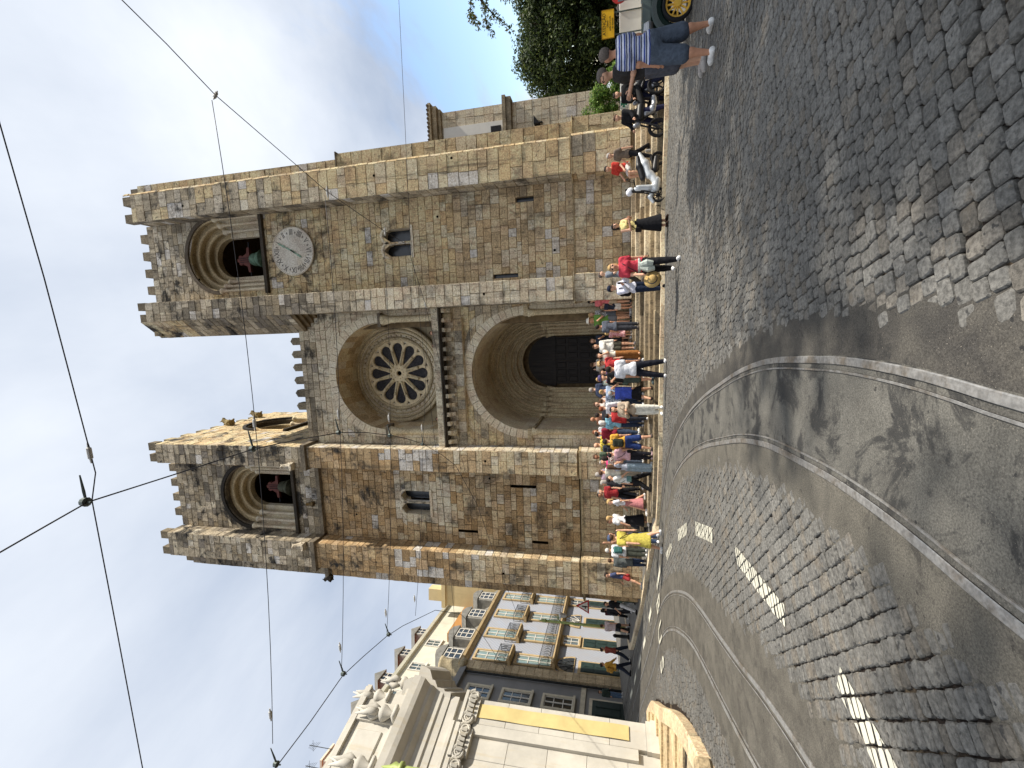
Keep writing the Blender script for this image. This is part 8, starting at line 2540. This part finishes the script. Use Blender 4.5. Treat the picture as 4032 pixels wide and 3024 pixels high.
def motorbike(x, y, rz, label, first=None):
    if first is not None:
        t = first.copy(); COL.objects.link(t); t['label'] = label
        t.matrix_basis = Matrix.Translation((x, y, gz(x, y))) @ Matrix.Rotation(rz, 4, 'Z')
        for ch in first.children:
            c = ch.copy(); COL.objects.link(c); c.parent = t
            for g_ in ch.children:
                d = g_.copy(); COL.objects.link(d); d.parent = c
        return t
    t = thing('motorbike', (x, y, gz(x, y)), label, 'motorbike', 'black motorbikes by the kerb', rz)
    wheel(t, 0.70, 0.31, 0.31, 0.12, 6, M_BLKP); wheel(t, -0.70, 0.31, 0.31, 0.16, 6, M_BLKP)
    place(t, I4, blob([((0, 0.30, 0.86), 0.13, (0, -0.05, 0.82), 0.13, 1.0)], 0.022, 0.04), 'fuel_tank', M_BLKP)
    place(t, I4, blob([((0, -0.15, 0.80), 0.11, (0, -0.75, 0.92), 0.08, 1.0)], 0.022, 0.04), 'seat', M_TYRE)
    place(t, I4, blob([((-0.08, 0.1, 0.45), 0.13, (0.08, 0.0, 0.45), 0.13, 1.0), ((0, 0.12, 0.5), 0.1, (0, 0.2, 0.68), 0.09, 1.0), ((0, -0.1, 0.4), 0.1, (0, -0.3, 0.42), 0.09, 1.0)], 0.022, 0.03), 'engine', M_ALU)
    place(t, I4, blob([((0, 0.52, 0.92), 0.10, (0, 0.56, 1.0), 0.09, 0.8)], 0.022, 0.03), 'headlight', M_ALU)
    m = MB()
    for sx in (-1, 1): m.tube([(sx * 0.09, 0.44, 1.0), (sx * 0.09, 0.70, 0.31)], 0.028, 7)
    m.tube([(0, 0.40, 0.80), (0, 0.05, 0.3), (0, -0.3, 0.3), (0, -0.35, 0.8), (0, 0.4, 0.82)], 0.03, 6)
    m.tube([(0.07, -0.3, 0.36), (0.07, -0.70, 0.31)], 0.025, 6)
    o = m.build('frame', M_BLKP, None); o.parent = t
    m = MB(); m.tube([(-0.38, 0.22, 1.06), (-0.15, 0.36, 1.02), (0.15, 0.36, 1.02), (0.38, 0.22, 1.06)], 0.017, 6); o = m.build('handlebar', M_BLKP, None); o.parent = t
    m = MB(); m.tube([(0.14, 0.18, 0.35), (0.16, -0.1, 0.25), (0.17, -0.45, 0.36), (0.18, -0.95, 0.5)], [0.03, 0.03, 0.055, 0.05], 8); o = m.build('exhaust', M_ALU, None); o.parent = t
    place(t, I4, blob([((0, -0.72, 0.78), 0.05, (0, -0.98, 0.70), 0.04, 1.0)], 0.022, 0.03), 'rear_mudguard', M_BLKP)
    return t
mb = motorbike(6.85, 16.28, R(100), 'black motorbike whose front wheel faces the scooter')
motorbike(7.75, 16.55, R(60), 'black motorbike under the rider nearest the hoarding', mb)

# vintage style car, cut by the picture's edge
cr_ = thing('vintage_car', (7.55, 11.05, gz(7.55, 11.05)), 'dark green vintage style car with yellow wire wheel at the upper edge', 'car', None, R(78))
M_CARG = flat((22, 40, 36), 0.25, 0.1, 0.08, 4, spec=0.6)
M_YEL_ = flat((222, 176, 70), 0.4, 0.1, 0.08, 8)
for sx in (-0.62, 0.62):
    for y_ in (1.05, -1.15): wheel(cr_, y_, 0.31, 0.31, 0.13, 12, M_YEL_, 'wheel', sx)
def cbox(name, fn, mat):
    m = MB(); fn(m); o = recalc(m.build(name, mat, None)); o.parent = cr_
cbox('body', lambda m: (m.prism([(-1.6, 0.38), (0.5, 0.38), (0.5, 0.95), (0.3, 1.02), (-1.5, 1.0), (-1.7, 0.8)], 'X', -0.6, 0.6)), M_CARG)
cbox('bonnet', lambda m: m.prism([(-0.36, 0.45), (0.36, 0.45), (0.36, 0.82), (0.22, 0.98), (-0.22, 0.98), (-0.36, 0.82)], 'Y', 0.5, 1.35), M_CARG)
def fend(m, sx, y_):
    m.tube([(sx, y_ + 0.44 * math.cos(a), 0.31 + 0.42 * math.sin(a)) for a in [PI * (0.02 + 0.96 * i / 12) for i in range(13)]], 0.11, 8, flat=0.35)
for sx in (-0.62, 0.62):
    for y_ in (1.05, -1.15): cbox('fender', lambda m: fend(m, sx, y_), M_CARG)
    cbox('running_board', lambda m: m.box(sx - 0.12, sx + 0.12, -0.75, 0.65, 0.30, 0.34), M_BLKP)
    cbox('lamp', lambda m: m.lathe([(0.02, 1.18), (0.1, 1.22), (0.11, 1.36), (0.09, 1.38)], (sx * 0.6, 0, 0.86), 14, 'Y'), M_ALU)
cbox('radiator', lambda m: m.bev(-0.30, 0.30, 1.33, 1.40, 0.42, 0.98, 0.03), M_ALU)
cbox('side_trim', lambda m: (m.box(0.6, 0.63, -1.55, 0.5, 0.88, 0.97), m.box(-0.63, -0.6, -1.55, 0.5, 0.88, 0.97)), M_WHITE)
cbox('windscreen', lambda m: (m.box(-0.5, 0.5, 0.42, 0.45, 1.0, 1.03), m.box(-0.5, 0.5, 0.34, 0.37, 1.45, 1.48), m.box(-0.5, -0.47, 0.36, 0.43, 1.0, 1.48), m.box(0.47, 0.5, 0.36, 0.43, 1.0, 1.48)), M_ALU)
cbox('seat', lambda m: m.bev(-0.5, 0.5, -0.4, 0.0, 0.9, 1.35, 0.06), flat((120, 80, 52), 0.6))
cbox('seat_back', lambda m: m.bev(-0.5, 0.5, -1.35, -1.0, 0.9, 1.38, 0.06), flat((120, 80, 52), 0.6))
cbox('folded_hood', lambda m: m.tube([(-0.55, -1.55, 1.1), (0.55, -1.55, 1.1)], 0.14, 10), M_INS)
